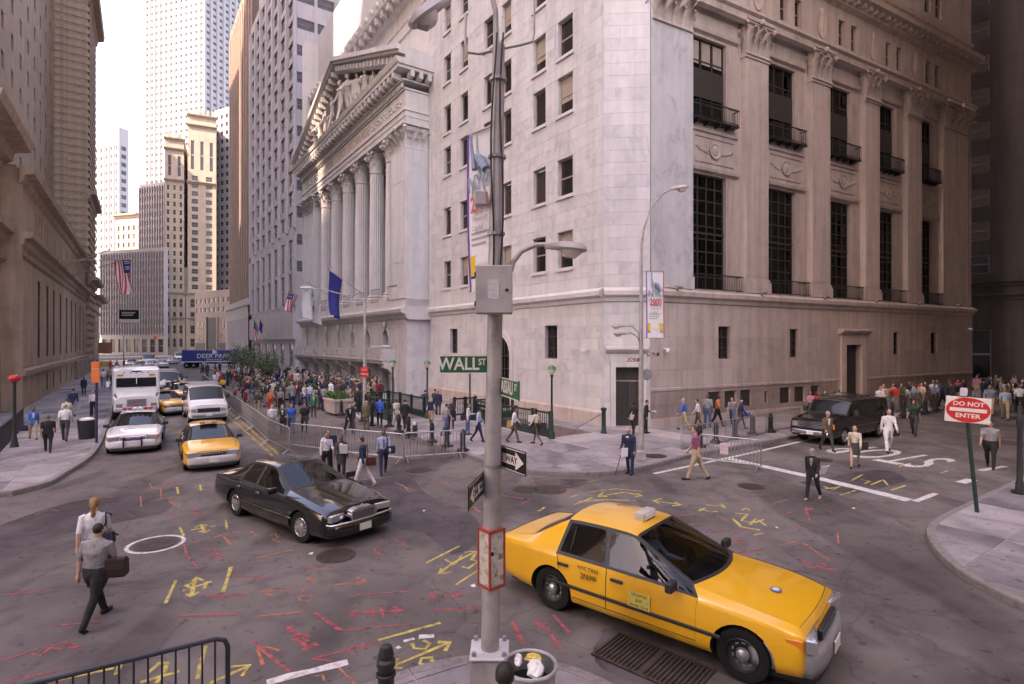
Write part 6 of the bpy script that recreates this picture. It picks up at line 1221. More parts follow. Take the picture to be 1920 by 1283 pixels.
blade('BROAD ST', '', cp+Vector((-.32, -.06, cz(674))), Vector((1, .1, 0)), .50, .17, 'brown BROAD ST sign on the corner pole', M_SIGNB, M_SIGNW, nar=.62); blade('WALL ST', '', cp+Vector((.42, -.1, cz(664))), Vector((.9, .3, 0)), .52, .17, 'brown WALL ST sign on the corner pole', M_SIGNB, M_SIGNW, nar=.62)
# -- lamp pole among the crowd with red parking sign
lp = G(684, 775, SW); lp.z = SW; k_ = lp.y/FPX
e_ = thing('lamp_pole', 'grey lamp pole with red sign standing among the crowd outside the exchange', 'lamp pole', lp)
def ez(v): return (CY-v)*k_ + CAMH - SW
MB().tube([(0, 0, 0), (0, 0, ez(650)), (0, 0, ez(560))], [.13, .10, .075], 10).obj('pole', M_POLE, e_, True); MB().tube([(0, 0, ez(563)), (-.9, -.2, ez(556)), (-2.4, -.4, ez(543)), (-3.0, -.5, ez(542))], .035, 7).obj('lamp_arm', M_POLE, e_, True); cobra(e_, (-2.9, -.5, ez(542)), Vector((-1, -.2, 0)), 1.0); MB().tube([(0, 0, ez(672)), (.15, 0, ez(654)), (.6, 0, ez(649)), (.95, 0, ez(650))], .03, 7).obj('lamp_arm', M_POLE, e_, True); cobra(e_, (.9, 0, ez(650)), Vector((1, 0, 0)), .8)
for z0, z1 in ((ez(706), ez(698)), (ez(697), ez(688))): MB().bbox(-.22, .26, -.15, -.13, z0, z1, .004).obj('red_sign', M_SIGNR, e_)
lettering('NO', .12, M_SIGNW, e_, T3((.02, -.155, ez(693))), 1, .001); lettering('STANDING', .08, M_SIGNW, e_, T3((.02, -.155, ez(701))), .8, .001)
# -- bollards
bo = MB(); bo.lathe([(.20, 0), (.20, .05), (.15, .10), (.155, .14), (.11, .18), (.10, .62), (.12, .66), (.12, .72), (.09, .75), (.10, .80), (.07, .90), (.001, .93)], 14); bo_ = bo.mesh('bollard_post', M_IRON, True); bf = MB(); bf.lathe([(.26, 0), (.27, .07), (.20, .09), (.001, .09)], 8); bf_ = bf.mesh('bollard_foot', M_IRON)
br = MB(); br.lathe([(.115, .52), (.125, .53), (.125, .56), (.115, .57)], 14, cap=False); br_ = br.mesh('bollard_ring', M_IRON)
def bollard(p, label, group=None, s=1.0):
    t = thing('bollard', label, 'bollard', p, 0, group); inst('bollard_post', bo_, t); inst('bollard_foot', bf_, t); inst('bollard_ring', br_, t); t.scale = (s, s, s); return t
for u, v in ((707, 772), (730, 800), (748, 810), (766, 815), (810, 829), (838, 837), (868, 845), (680, 790), (635, 768), (640, 778)): p = G(u, v, SW); bollard(p, 'black iron bollard along the kerb in front of the subway railings', 'bollards along the exchange kerb', .95)
hy = G(778, 818, SW); h_ = thing('fire_hydrant', 'short black hydrant with a silver cap beside the bollards', 'hydrant', hy); MB().lathe([(.16, 0), (.16, .05), (.12, .08), (.12, .5), (.14, .52)], 12).obj('barrel', M_IRON, h_, True); MB().lathe([(.14, .52), (.13, .62), (.06, .7), (.001, .72)], 12).obj('cap', M_STEEL, h_, True); MB().tube([(-.2, 0, .4), (.2, 0, .4)], .05, 8).obj('outlet', M_STEEL, h_)
for u, v in ((1411, 814), (1445, 810), (1378, 822), (1342, 830), (1340-28, 838)): bollard(G(u, v, SW), 'black iron bollard behind the barricades beside the black utility vehicle', 'bollards along the Wall Street kerb')
for u, v in ((1672, 784), (1694, 780), (1714, 777), (1735, 773), (1755, 769), (1778, 765)): bollard(G(u, v, SW), 'black iron bollard beyond the black utility vehicle in the shaded street', 'bollards further along Wall Street')
bollard(Vector((-1.46, 6.43, SW)), 'slim black bollard on the near pavement beside the lamp pole', None, .92)
# -- police barricades
def barricade(a, b, label, group, m_=M_STEEL, h=1.08, z=0.0, sag=0.0):
    a = Vector((a.x, a.y, z)); b = Vector((b.x, b.y, z)); L = (b-a).length; t = thing('barricade', label, 'barricade', a, ang(b-a), group); r = .027
    fr = MB(); fr.tube([(0, 0, .18), (0, 0, h-.12), (.03, 0, h-.04), (.12, 0, h), (L-.12, 0, h), (L-.03, 0, h-.04), (L, 0, h-.12), (L, 0, .18)], r, 8); fr.obj('frame', m_, t, True); MB().tube([(0, 0, .2), (L, 0, .2)], r, 8).obj('lower_rail', m_, t, True)
    n = max(6, int(L/.125)); kb = ('bar', round(h, 2), m_.name)
    if kb not in WC: WC[kb] = MB().tube([(0, 0, .2), (0, 0, h-.01)], .012, 5, cap=False).mesh('bar', m_)
    for i in range(1, n): inst('bar', WC[kb], t, (L*i/n, 0, 0))
    for x in (.12, L-.12): f = MB(); f.tube([(x, -.32, .012), (x, -.28, .03), (x, 0, .2), (x, .28, .03), (x, .32, .012)], .018, 6); f.obj('foot', m_, t, True)
    return t
GB = 'police barricades round the crowd'
line = [(870, 855), (757, 865)]; barricade(G(868, 858), G(757, 866), 'grey steel barricade standing ahead of the bollards across the mouth of the crowd area', GB); barricade(G(757, 868), G(648, 856), 'grey steel barricade behind the man in the purple tie', GB); barricade(G(645, 855), G(545, 842), 'grey steel barricade behind the black limousine', GB)
pl = [(543, 853), (503, 832), (475, 805), (452, 786), (434, 770), (420, 758), (408, 748), (398, 738), (389, 729), (380, 721)]
for a, b in zip(pl, pl[1:]): barricade(G(*a), G(*b), 'grey steel barricade in the long row beside the yellow centre line', 'barricades beside the centre line')
GB2 = 'barricades along the Wall Street kerb'
barricade(G(1277, 850), G(1361, 835), 'grey steel barricade along the kerb behind the man in the purple shirt', GB2); bz = barricade(G(1312, 868), G(1427, 884), 'grey steel barricade set across the white line, with a paper notice', GB2); MB().box(.75, 1.05, -.03, -.024, .45, .85).obj('notice', MT['notice_paper'], bz); lettering('POLICE LINE', .045, M_SIGNR, bz, T3((.9, -.031, .72)), .9, .001); lettering('DO NOT CROSS', .035, M_SIGNR, bz, T3((.9, -.031, .6)), .9, .001)
barricade(G(1361, 834), G(1437, 818), 'grey steel barricade along the kerb ahead of the bollards', GB2); barricade(G(1437, 817), G(1500, 804), 'grey steel barricade running behind the black utility vehicle', GB2)
pr = [(1650, 784), (1702, 775), (1732, 770), (1762, 764), (1790, 759), (1815, 754)]
for a, b in zip(pr, pr[1:]): barricade(G(*a), G(*b), 'grey barricade beyond the black utility vehicle in the shaded street', 'barricades further along Wall Street', z=SW)
nb_a = Vector((-5.45, 5.05, SW-.15)); nb_b = Vector((-3.27, 6.38, 0)); barricade(nb_a, nb_b, 'dark painted steel barricade on the near pavement edge', None, mat('dark_barricade_paint', (.03, .032, .045), .45, .2), 1.12, .0)
# -- litter bin by the near pole
lb2 = thing('litter_bin', 'round grey litter bin with rubbish heaped in it beside the lamp pole', 'litter bin', Vector((.2, 6.13, SW))); M_BIN = mat('bin_metal', (.40, .39, .39), .5, .15, 6, metal=.4)
MB().lathe([(.24, 0), (.27, .45), (.285, .76)], 28, cap=False).obj('bin_wall', M_BIN, lb2, True); MB().tube([(.29*math.cos(a), .29*math.sin(a), .78) for a in [i*2*math.pi/28 for i in range(29)]], .022, 8).obj('rim', M_BIN, lb2, True); MB().lathe([(.27, .58), (.15, .62), (.001, .60)], 20).obj('bin_liner', M_BLACK, lb2)
def crumple(name, label, cat, p, r, m_, seed):
    rr = random.Random(seed); mb = MB(); mb.ball((0, 0, 0), r, 12, 8); mb.v = [tuple(c*(1+rr.uniform(-.25, .25)) for c in v) for v in mb.v]; o = mb.obj(name, m_, None, False, p); return tag(o, label, cat)
crumple('paper_bag', 'crumpled white paper bag in the near litter bin', 'litter', Vector((.26, 6.05, .93)), (.10, .16, .06), M_WHITE, 3); crumple('food_wrapper', 'yellow food wrapper in the near litter bin', 'litter', Vector((.24, 6.22, .96)), (.09, .07, .04), mat('wrapper_yellow', (.66, .48, .12), .6, .2, 20), 5); crumple('paper_cup', 'white napkin poking from the near litter bin', 'litter', Vector((.07, 6.18, .95)), (.04, .09, .06), M_WHITE, 8)
# -- litter basket on the left pavement, with fence and lamps
g2 = G(163, 822, SW); t = thing('litter_basket', 'dark wire litter basket with white bag on the left pavement by the kerb', 'litter bin', g2); MB().lathe([(.30, 0), (.34, .5), (.36, .85)], 20, cap=False).obj('basket_wall', M_IRON, t); tag(MB().ball((0, 0, .85), (.3, .3, .12), 10, 5).obj('rubbish_bag', M_WHITE, t, True), 'white bag of rubbish')
p = G(181, 830, SW); t = thing('sign_post', 'dark blue post with an orange sign on the left kerb', 'sign post', p); MB().tube([(0, 0, 0), (0, 0, 3.6)], .05, 8).obj('post', M_NAVY, t); MB().bbox(-.18, .18, -.07, -.05, 2.6, 3.5, .005).obj('sign_plate', mat('sign_orange', (.62, .13, .03), .5, .1), t); lettering('NO PARKING', .05, M_SIGNW, t, T3((0, -.075, 3.2)), .7, .001)
p = G(27, 838, SW); t = thing('fire_alarm_post', 'dark post carrying a red globe lamp by the bank railing', 'lamp post', p); MB().lathe([(.16, 0), (.12, .2), (.07, .5), (.06, 2.6), (.10, 2.7)], 12).obj('post', M_IRON, t, True); MB().ball((0, 0, 2.84), (.22, .22, .17), 12, 8).obj('red_globe', mat('red_globe_glass', (.45, .02, .02), .25, .05), t, True)
fa = G(0, 848, SW); fb = G(45, 800, SW); dF = (fb-fa).normalized(); t = thing('iron_railing', 'low black iron railing round the bank areaway', 'railing', fa, ang(dF)); Lf = (fb-fa).length
MB().box(-3, Lf, -.03, .03, .95, 1.0).obj('top_rail', M_IRON, t); MB().box(-3, Lf, -.02, .02, .12, .16).obj('lower_rail', M_IRON, t); pk_ = MB().box(-.012, .012, -.012, .012, 0, .96).mesh('railing_bar', M_IRON)
for i in range(int((Lf+3)/.14)): inst('railing_bar', pk_, t, (-3+i*.14, 0, 0))
p = G(200, 690, SW)
for u, v, lab in ((312, 651, 'far'),): pass
ts = thing('traffic_signal', 'far traffic signal with a red lamp hung on a long mast arm', 'traffic signal', G(232, 672)); hh_ = G(232, 672); ky = hh_.y/FPX
MB().tube([(0, 0, 0), (0, 0, 6.2)], .09, 8).obj('post', M_GREEN, ts); MB().tube([(0, 0, 4.2), (8.5*1.1, -1, 6.0)], .06, 6).obj('mast_arm', M_POLE, ts); MB().bbox(9.2, 9.65, -1.3, -.9, 5.1, 6.5, .05).obj('signal_head', mat('signal_yellow', (.5, .3, .03), .5, .1), ts); tag(MB().ball((9.42, -1.32, 5.9), .45, 10, 7).obj('red_lamp', mat('red_signal_lens', (.7, .05, .02), .3, 0), ts, True), 'red signal lamp')
# -- DO NOT ENTER sign and its leaning post
sp_ = G(1832, 960, SW); st_ = at(1812, 768, sp_.y); t = thing('do_not_enter_sign', 'red and white DO NOT ENTER sign on a leaning green post', 'traffic sign', sp_, R(-16)); Mi = RZ(R(16)); topv = Mi @ (st_-sp_)
MB().tube([(0, 0, 0), topv*1.0, topv*1.14], .05, 8).obj('post', M_GREEN, t); MS = T3(topv + Vector((.0, -.07, 0))) @ Matrix.Rotation(R(4), 4, 'Y'); MB(MS).bbox(-.49, .49, -.012, .012, -.325, .325, .008).obj('sign_plate', M_SIGNW, t)
MB(MS).add([(0, -.016, 0)] + [(.48*math.cos(a), -.016, .315*math.sin(a)) for a in [i*math.pi/20 for i in range(41)]], [(0, i+1, i+2) for i in range(40)]).obj('red_oval', M_SIGNR, t); MB(MS).box(-.40, .40, -.022, -.018, -.045, .045).obj('white_bar', M_SIGNW, t); lettering('DO NOT', .105, M_SIGNW, t, MS @ T3((0, -.019, .15)), 1.12, .001, .004); lettering('ENTER', .105, M_SIGNW, t, MS @ T3((0, -.019, -.15)), 1.2, .001, .004); MB(MS).bbox(-.22, -.06, -.08, -.02, .34, .56, .02).obj('litter_tag', MT['notice_paper'], t)
p = G(1912, 925, SW); t = thing('lamp_post', 'dark iron post at the right pavement edge', 'post', p); MB().lathe([(.11, 0), (.10, .3), (.075, .4), (.06, 1.9), (.085, 2.0), (.085, 2.15), (.06, 2.25), (.055, 2.5), (.001, 2.55)], 12).obj('post_shaft', M_IRON, t, True); MB().lathe([(.2, 0), (.2, .08), (.001, .09)], 12).obj('post_foot', M_IRON, t)
# -- subway entrance railings and globe lamps
def globe(p, label, hgt=3.15, lit=True):
    t = thing('globe_lamp', label, 'globe lamp', p, 0, 'subway globe lamps'); MB().lathe([(.16, 0), (.14, .25), (.09, .35), (.075, 1.1), (.05, 1.25), (.045, hgt-.35), (.09, hgt-.28), (.06, hgt-.2)], 12).obj('post', M_GREEN, t, True)
    MB().lathe([(.05, hgt-.22), (.17, hgt-.12), (.205, hgt)], 14, cap=False).obj('white_half_globe', mat('milk_glass', (.75, .68, .62), .4, .05), t, True); MB().lathe([(.21, hgt), (.17, hgt+.12), (.06, hgt+.2), (.001, hgt+.21)], 14).obj('green_half_globe', mat('green_globe', (.03, .19, .06), .35, .1), t, True); return t
def V3(q, z=SW): return Vector((q[0], q[1], z))
def railing(a, b, label, m_=M_GREEN, h=1.15, solid=True, sign=None):
    L = (b-a).length; t = thing('subway_railing', label, 'railing', a, ang(b-a)); MB().box(0, L, -.05, .05, h-.08, h).obj('top_rail', m_, t); MB().box(0, L, -.04, .04, .30, .38).obj('mid_rail', m_, t)
    if solid: MB().box(0, L, -.06, .06, .0, .28).obj('kerb_panel', m_, t)
    n = max(2, int(round(L/1.5))); pm = MB().bbox(-.07, .07, -.07, .07, 0, h+.06, .015).mesh('post', m_); bm2 = MB().box(-.012, .012, -.012, .012, .38, h-.08).mesh('bar', m_)
    for i in range(n+1): inst('post', pm, t, (L*i/n, 0, 0))
    for i in range(int(L/.15)): inst('bar', bm2, t, (.07+i*.15, 0, 0))
    if sign: MB().box(.5, min(2.2, L-.2), -.075, -.065, .55, .95).obj('sign_board', M_SIGNK, t); lettering('Wall Street Station', .10, M_SIGNW, t, T3((1.3, -.08, .76)), .85, .001)
    return t
a1, b1, c1_, d1 = [V3(q) for q in PIT1]        # near/wall, far/wall, far/street, near/street
railing(c1_+nB*.1, d1+nB*.1, 'green iron subway railing beside the stairs near the street corner', sign=True); railing(b1, c1_, 'green iron end railing of the corner subway stairs'); globe(d1+nB*.22-Bd*.25, 'green and white globe lamp at the corner subway stairs beside the handrail', 3.1); globe(c1_+nB*.25+Bd*.2, 'green and white globe lamp at the far end of the corner subway stairs', 3.4)
hr = thing('newel_post', 'green newel post with a sloping handrail by the marble wall', 'post', a1+Bd*(-.5)-nB*.25); MB().lathe([(.16, 0), (.14, .1), (.11, .15), (.10, 1.05), (.14, 1.1), (.14, 1.2), (.001, 1.24)], 12).obj('post', M_GREEN, hr, True); hv = (a1+Bd*1.6 - (a1+Bd*(-.5)-nB*.25)); MB().tube([(0, 0, 1.0), (hv.x, hv.y, -.2)], .03, 7).obj('handrail', M_STEEL, hr)
a2, b2_, c2_, d2 = [V3(q) for q in PIT2]
railing(c2_+nB*.1, d2+nB*.1, 'green iron subway railing on the kerb side of the second stairs'); railing(b2_, c2_, 'green iron end railing nearest the columned front'); railing(a2-nB*.1, b2_-nB*.1, 'green iron subway railing on the wall side of the second stairs')
railing(G(852, 789, SW), G(891, 785, SW), 'black lattice railing standing alone on the wide pavement', M_IRON, 1.25, False)
globe(V3(BW(7.7, 8.3)), 'green and white globe lamp on the kerb side of the second stairs', 3.2); globe(V3(BW(8.0, 6.1)), 'green and white globe lamp on the wall side of the second stairs', 3.1)
# -- planters with hedges
def hedge(root, dims, z, n, m_):
    rr = random.Random(n); mb = MB()
    for k in range(n):
        p = Vector((rr.uniform(-1, 1)*dims[0]/2, rr.uniform(-1, 1)*dims[1]/2, z+rr.random()*dims[2])); a = Vector((rr.uniform(-1, 1), rr.uniform(-1, 1), rr.uniform(-.3, 1))).normalized()*.07; b = a.cross(Vector((rr.uniform(-1, 1), rr.uniform(-1, 1), rr.uniform(-1, 1)))).normalized()*.04
        mb.add([p-a, p+b, p+a, p-b], [(0, 1, 2, 3)])
    return tag(mb.obj('foliage', m_, root), kind='stuff')
M_LEAF = mat('hedge_leaf', (.045, .12, .025), .6, .35, 9)
for u, v, lab in ((632, 772, 'stone planter box with a clipped green hedge among the crowd'), (575, 752, 'stone planter box with a hedge further along the exchange front'), (540, 745, 'stone planter box with a hedge at the far end of the exchange front')):
    p = G(u, v, SW); p.z = SW; t = thing('planter', lab, 'planter', p, ang(Bd)); MB().loft([[(sx*w*1.3, sy*w*.62, z) for sx, sy in ((-1, -1), (1, -1), (1, 1), (-1, 1))] for w, z in ((.75, 0), (.78, .1), (.82, .7), (.9, .72), (.9, .85))]).obj('planter_box', M_LIME, t); hedge(t, (1.9, .95, .38), .85, 700, M_LEAF)
# -- young trees beyond
def tree(p, h, label, seed, m_, crown=1.6):
    rr = random.Random(seed); t = thing('street_tree', label, 'tree', p, 0, 'young trees on Broad Street'); tr_ = MB(); tr_.tube([(0, 0, 0), (.05, .03, h*.4), (-.03, .05, h*.75)], [.10, .07, .03], 7)
    tips = []
    for k in range(9):
        a = rr.uniform(0, 6.28); z0 = h*rr.uniform(.32, .6); e = Vector((math.cos(a)*crown*rr.uniform(.5, 1), math.sin(a)*crown*rr.uniform(.5, 1), z0+h*rr.uniform(.15, .38))); tr_.tube([(0, 0, z0), (e.x*.5, e.y*.5, z0+(e.z-z0)*.6), e], [.04, .025, .01], 5); tips.append(e)
    tr_.obj('trunk', mat('bark', (.09, .07, .06), .9, .2, 8), t, True); mb = MB()
    for k in range(650):
        c = rr.choice(tips); p2 = c + Vector((rr.gauss(0, .42), rr.gauss(0, .42), rr.gauss(0, .36))); a = Vector((rr.uniform(-1, 1), rr.uniform(-1, 1), rr.uniform(-1, 1))).normalized()*.12; b = a.cross(Vector((rr.uniform(-1, 1), rr.uniform(-1, 1), 1))).normalized()*.07; mb.add([p2-a, p2+b, p2+a, p2-b], [(0, 1, 2, 3)])
    tag(mb.obj('crown', m_, t), kind='stuff')
M_TL = mat('tree_leaf', (.085, .12, .055), .6, .3, 5)
for k, (u, v, h) in enumerate(((452, 712, 3.9), (470, 716, 3.7), (492, 722, 3.5), (512, 728, 3.4), (440, 705, 4.3))): tree(G(u, v), h, 'young leafy street tree rising from the crowd beyond the exchange', k+3, M_TL, 1.05)
# -- flags
M_FB = mat('flag_blue', (.03, .035, .16), .8, .1); M_FR = mat('flag_red', (.50, .04, .05), .8, .1); M_FW = mat('flag_white', (.66, .62, .64), .8, .05); M_FN = mat('flag_navy', (.025, .03, .20), .8, .15, 4)
def flag(base, tip, hoist, fly, kind, label, group='flags along Broad Street', swing=.25, fold=.5):
    t = thing('flag', label, 'flag', base, 0, group); d = (tip-base); L = d.length; u = d.normalized(); MB().tube([(0, 0, 0), d], [.06, .035], 7).obj('flagpole', mat('flagpole_paint', (.55, .5, .47), .5, .1), t, True); MB().ball(d, .1, 8, 5).obj('finial', mat('gilt', (.5, .35, .1), .35, .1, metal=.6), t)
    nh, nf = 13, 18; side = u.cross(Vector((0, 0, 1))).normalized(); down = Vector((0, 0, -1)); mb = MB(); vs = []
    for j in range(nf+1):
        for i in range(nh+1):
            a = i/nh; b = j/nf; p = u*(L-.1-hoist*a*(1-fold*b*.6)) + down*(fly*b) + u*(-swing*fly*b*.4) + side*(.16*math.sin(a*7+b*3)*b*fly*.5 + .12*math.sin(a*13+1)*b)
            vs.append(p)
    fs = []; ms = []
    for j in range(nf):
        for i in range(nh):
            fs.append((j*(nh+1)+i, j*(nh+1)+i+1, (j+1)*(nh+1)+i+1, (j+1)*(nh+1)+i))
            if kind == 'us': ms.append(0 if (i < 7 and j < 7) else (1 if i % 2 == 0 else 2))
            elif kind == 'navy': ms.append(3 if not (4 < i < 9 and 6 < j < 12) else 0)
            else: ms.append(2 if kind == 'nyse' else 4)
    mb.add(vs, fs); mb.m = ms; f = mb.obj('flag_cloth', [M_FB, M_FR, M_FW, M_FN, M_SIGNK], t, 'all')
    if kind == 'us':
        for k in range(20): 
            i, j = 1+(k % 5)*1.2, 1+(k//5)*1.5; p = vs[int(j)*(nh+1)+int(i)]; 
            s_ = MB(); s_.ball(p, .045, 5, 3); s_.obj('star', M_FW, f)
    if kind == 'nyse':
        P = lambda a, b: vs[int(b*nf)*(nh+1)+int(a*nh)]
        for k, chx in enumerate('NYSE'):
            p = P(.5, .2+.18*k); lettering(chx, .9, mat('flag_teal', (.10, .22, .24), .8, .1), f, T3(p + Vector((.15, -.25, 0))) @ RZ(ang(-Bd)) @ Matrix.Rotation(R(50), 4, 'Y'), 1, .01)
    return t
def fl(ub, vb, Yb, ut, vt, Yt, *a, **k): return flag(at(ub, vb, Yb), at(ut, vt, Yt), *a, **k)
fl(687, 556, 49, 616, 505, 43.5, 1.9, 3.4, 'navy', 'dark blue flag hanging from a slanting pole on the exchange front', fold=.6)
fl(632, 562, 57.5, 565, 523, 52, 2.9, 3.4, 'nyse', 'pale grey exchange flag with teal letters on the columned front', fold=.05); fl(592, 568, 64, 541, 545, 59, 1.7, 2.2, 'us', 'striped national flag at the far end of the columned front', swing=-.9, fold=.4)
fl(118, 489, 50.5, 246, 486, 46, 2.2, 2.9, 'us', 'striped national flag on a long pole above the left street', swing=-.3, fold=.35)
fl(500, 645, 92, 476, 597, 87, 2.2, 3.2, 'us', 'striped national flag in front of the pale office block', fold=.5); fl(512, 645, 90, 487, 598, 84, 1.6, 1.6, 'navy', 'small dark blue flag in front of the pale office block', fold=.5)
for (a, b, c, d_) in ((122, 498, 52, (205, 468, 47)), (128, 520, 54, (212, 492, 49))):
    p0 = at(a, b, c); p1 = at(*d_); t = thing('bare_flagpole', 'bare slanting flagpole on the bank facade', 'flagpole', p0, 0, 'bare flagpoles on the bank'); MB().tube([(0, 0, 0), p1-p0], [.06, .035], 7).obj('pole', MT['flagpole_paint'], t, True); MB().ball(p1-p0, .09, 8, 5).obj('finial', MT['gilt'], t)
p = at(242, 596, 95); t = thing('hanging_sign', 'black hanging banner sign with white foot over the street', 'sign', p, R(12)); MB().bbox(-1.5, 1.5, -.05, .05, -.2, 1.35, .02).obj('sign_panel', M_SIGNK, t); MB().prism([(-1.5, -.05), (1.5, -.05), (1.5, .05), (-1.5, .05)], 1.36, 1.4).obj('sign_top', M_SIGNK, t); MB().bbox(-1.5, 1.5, -.05, .05, -.75, -.21, .02).obj('white_foot', M_SIGNW, t); MB().tube([(-4.5, 1, 1.5), (2.6, 0, 1.75)], .05, 6).obj('sign_arm', M_POLE, t)
for k in range(3): MB().box(-1.1, 1.0-.2*k, -.065, -.055, .9-.25*k, 1.0-.25*k).obj('text_line', M_SIGNW, t)
p = at(197, 652, 80); t = thing('shop_sign', 'brown square shop sign on a bracket over the left pavement', 'sign', p, R(14)); MB().bbox(-.85, .85, -.06, .06, -.8, .8, .02).obj('sign_panel', mat('sign_tan', (.33, .15, .09), .6, .1), t); MB().tube([(-3.6, 1.5, 1.0), (1.2, 0, 1.0)], .05, 6).obj('sign_arm', M_POLE, t); MB().bbox(-.9, .9, -.07, .07, -2.8, -1.9, .02).obj('yellow_panel', mat('sign_cream', (.6, .42, .18), .6, .1), t)
# ---------------------------------------------------------------- people
def person_mesh(key, legs=((.35, .05), (-.35, .25)), arms=((-.3, .3), (.3, .3)), lean=.03, kind='trousers', top='shirt', hair='short', sleeves='short', build=1.0, vox=.014, head_turn=0.0, spread=(.10, .10), sit=False, raise_=None):
    """faces -y; legs: (hip swing, knee bend) per side, arms: (shoulder swing, elbow bend)"""
    mb = MB(); S, HR, TP, BT, SH, IN = range(6)
    def seg(pts, rs, m, n=10): mb.tube(pts, rs, n, m)
    def fw(a): return Vector((0, -math.sin(a), -math.cos(a)))
    hips = []; feet = []
    pel = Vector((0, 0, .93))
    for s, (a, b) in zip((1, -1), legs):
        h = pel + Vector((s*.095, 0, 0)); k = h + fw(a)*.44 + Vector((s*.012, 0, 0)); an = k + fw(a-b)*.41; hips.append((s, h, k, an, a, b))
    low = min(q[3].z for q in hips)-.085
    lb_ = build
    for s, h, k, an, a, b in hips:
        m = BT if kind != 'skirt' else S; g = 1.12 if kind == 'trousers' else 1.0
        if kind == 'shorts':
            seg([h+Vector((0, 0, .05)), h.lerp(k, .5), h.lerp(k, .88)], [.095*lb_, .098*lb_, .092], BT); seg([h.lerp(k, .8), k, k.lerp(an, .35), an], [.06, .055, .056, .036], S); seg([an+Vector((0, 0, .03)), an], [.042, .042], IN)
        else:
            seg([h+Vector((0, 0, .06)), h.lerp(k, .35), h.lerp(k, .8), k, k.lerp(an, .3), k.lerp(an, .8), an+(an-k)*.05], [x*g for x in ((.093*lb_, .090*lb_, .068, .060, .060, .050, .050) if kind == 'trousers' else (.075, .072, .06, .053, .054, .036, .032))], m, 12)
        ft = Vector((0, -1, 0)) if abs(a-b) < .5 or a > 0 else Vector((0, -.75, -.62)).normalized(); f0 = an + Vector((0, .045, -.03)); 
        seg([f0+Vector((0, .02, .02)), f0+Vector((0, 0, -.01)), f0 + ft*.10 + Vector((0, 0, -.018)), f0 + ft*.20 + Vector((0, 0, -.026)), f0 + ft*.235+Vector((0, 0, -.026))], [.03, .042, .042, .040, .018], SH)
    def ring(c, rx, ry, n=16): return [(c.x+rx*math.cos(t), c.y+ry*math.sin(t), c.z) for t in [2*math.pi*i/n for i in range(n)]]
    ln = lambda z: Vector((0, -lean*(z-.93)/.5, z)); B = build
    if kind == 'skirt': mb.loft([ring(Vector((0, 0, z)), rx, ry) for z, rx, ry in ((.56, .20, .16), (.75, .19, .145), (.95, .175, .125), (1.06, .14, .105))], True, BT)
    else: mb.loft([ring(ln(z), rx*B, ry*B) for z, rx, ry in ((.83, .10, .085), (.87, .165, .115), (.95, .172, .12), (1.03, .155, .112))], True, BT)
    hem = {'shirt': 1.0, 'jacket': .80, 'blouse': .93, 'coat': .60}[top]; e = .012 if top in ('jacket', 'coat') else 0
    tor = [(hem, .168 if hem < .95 else .152, .125 if hem < .95 else .112), (1.06, .148, .110), (1.16, .155, .115), (1.28, .175, .122), (1.37, .185, .115), (1.43, .165, .095), (1.475, .095, .072), (1.50, .062, .062)]
    if hair == 'long' and top == 'blouse': tor = [(z, rx*.90, ry*.95) for z, rx, ry in tor]
    mb.loft([ring(ln(z), (rx+e)*B, (ry+e)*(B if z < 1.3 else (1+B)/2)) for z, rx, ry in tor], True, TP)
    if top in ('jacket', 'coat'): mb.loft([[(c.x+w*sx, c.y-dep, c.z+dz) for sx, dep, dz in ((-1, .10, 0), (1, .10, 0), (1, .135, 0), (-1, .135, 0))] for c, w, dep in ((ln(1.17), .012, 0), (ln(1.3), .035, 0), (ln(1.42), .05, 0))], True, IN)
    nk = ln(1.50); hd = nk + Vector((0, -.03-lean*.1, .135)); seg([ln(1.44), nk+Vector((0, -.01, .05)), hd+Vector((0, .01, -.02))], [.06, .055, .05], S)
    ct, st = math.cos(head_turn), math.sin(head_turn)
    def hp(x, y, z): return hd + Vector((x*ct-y*st, x*st+y*ct, z))
    mb.ball(hd, (.074, .092, .112), 16, 12, S); mb.ball(hp(0, -.045, -.055), (.050, .045, .052), 10, 8, S); mb.ball(hp(0, -.098, -.018), (.014, .022, .026), 8, 6, S); mb.ball(hp(0, -.075, .025), (.055, .02, .014), 8, 5, S)
    for s in (1, -1): mb.ball(hp(s*.077, .01, -.012), (.012, .022, .032), 7, 5, S); mb.ball(hp(s*.030, -.088, .008), .011, 6, 4, HR)
    mb.ball(hp(0, -.094, -.062), (.022, .008, .006), 6, 4, IN if False else S)
    if hair != 'bald': mb.ball(hp(0, .022, .030), (.084, .088, .098), 16, 10, HR)
    else: mb.ball(hp(0, .03, -.01), (.081, .075, .05), 14, 8, HR)
    if hair == 'long': mb.ball(hp(0, .055, -.08), (.075, .05, .13), 12, 10, HR)
    if hair == 'tail': seg([hp(0, .10, .04), hp(0, .13, -.03), hp(0, .12, -.16), hp(0, .105, -.26), hp(0, .10, -.34)], [.03, .038, .036, .028, .012], HR)
    if hair == 'cap': mb.ball(hp(0, .01, .05), (.094, .105, .07), 14, 8, IN); mb.ball(hp(0, -.11, .035), (.07, .05, .012), 10, 5, IN)
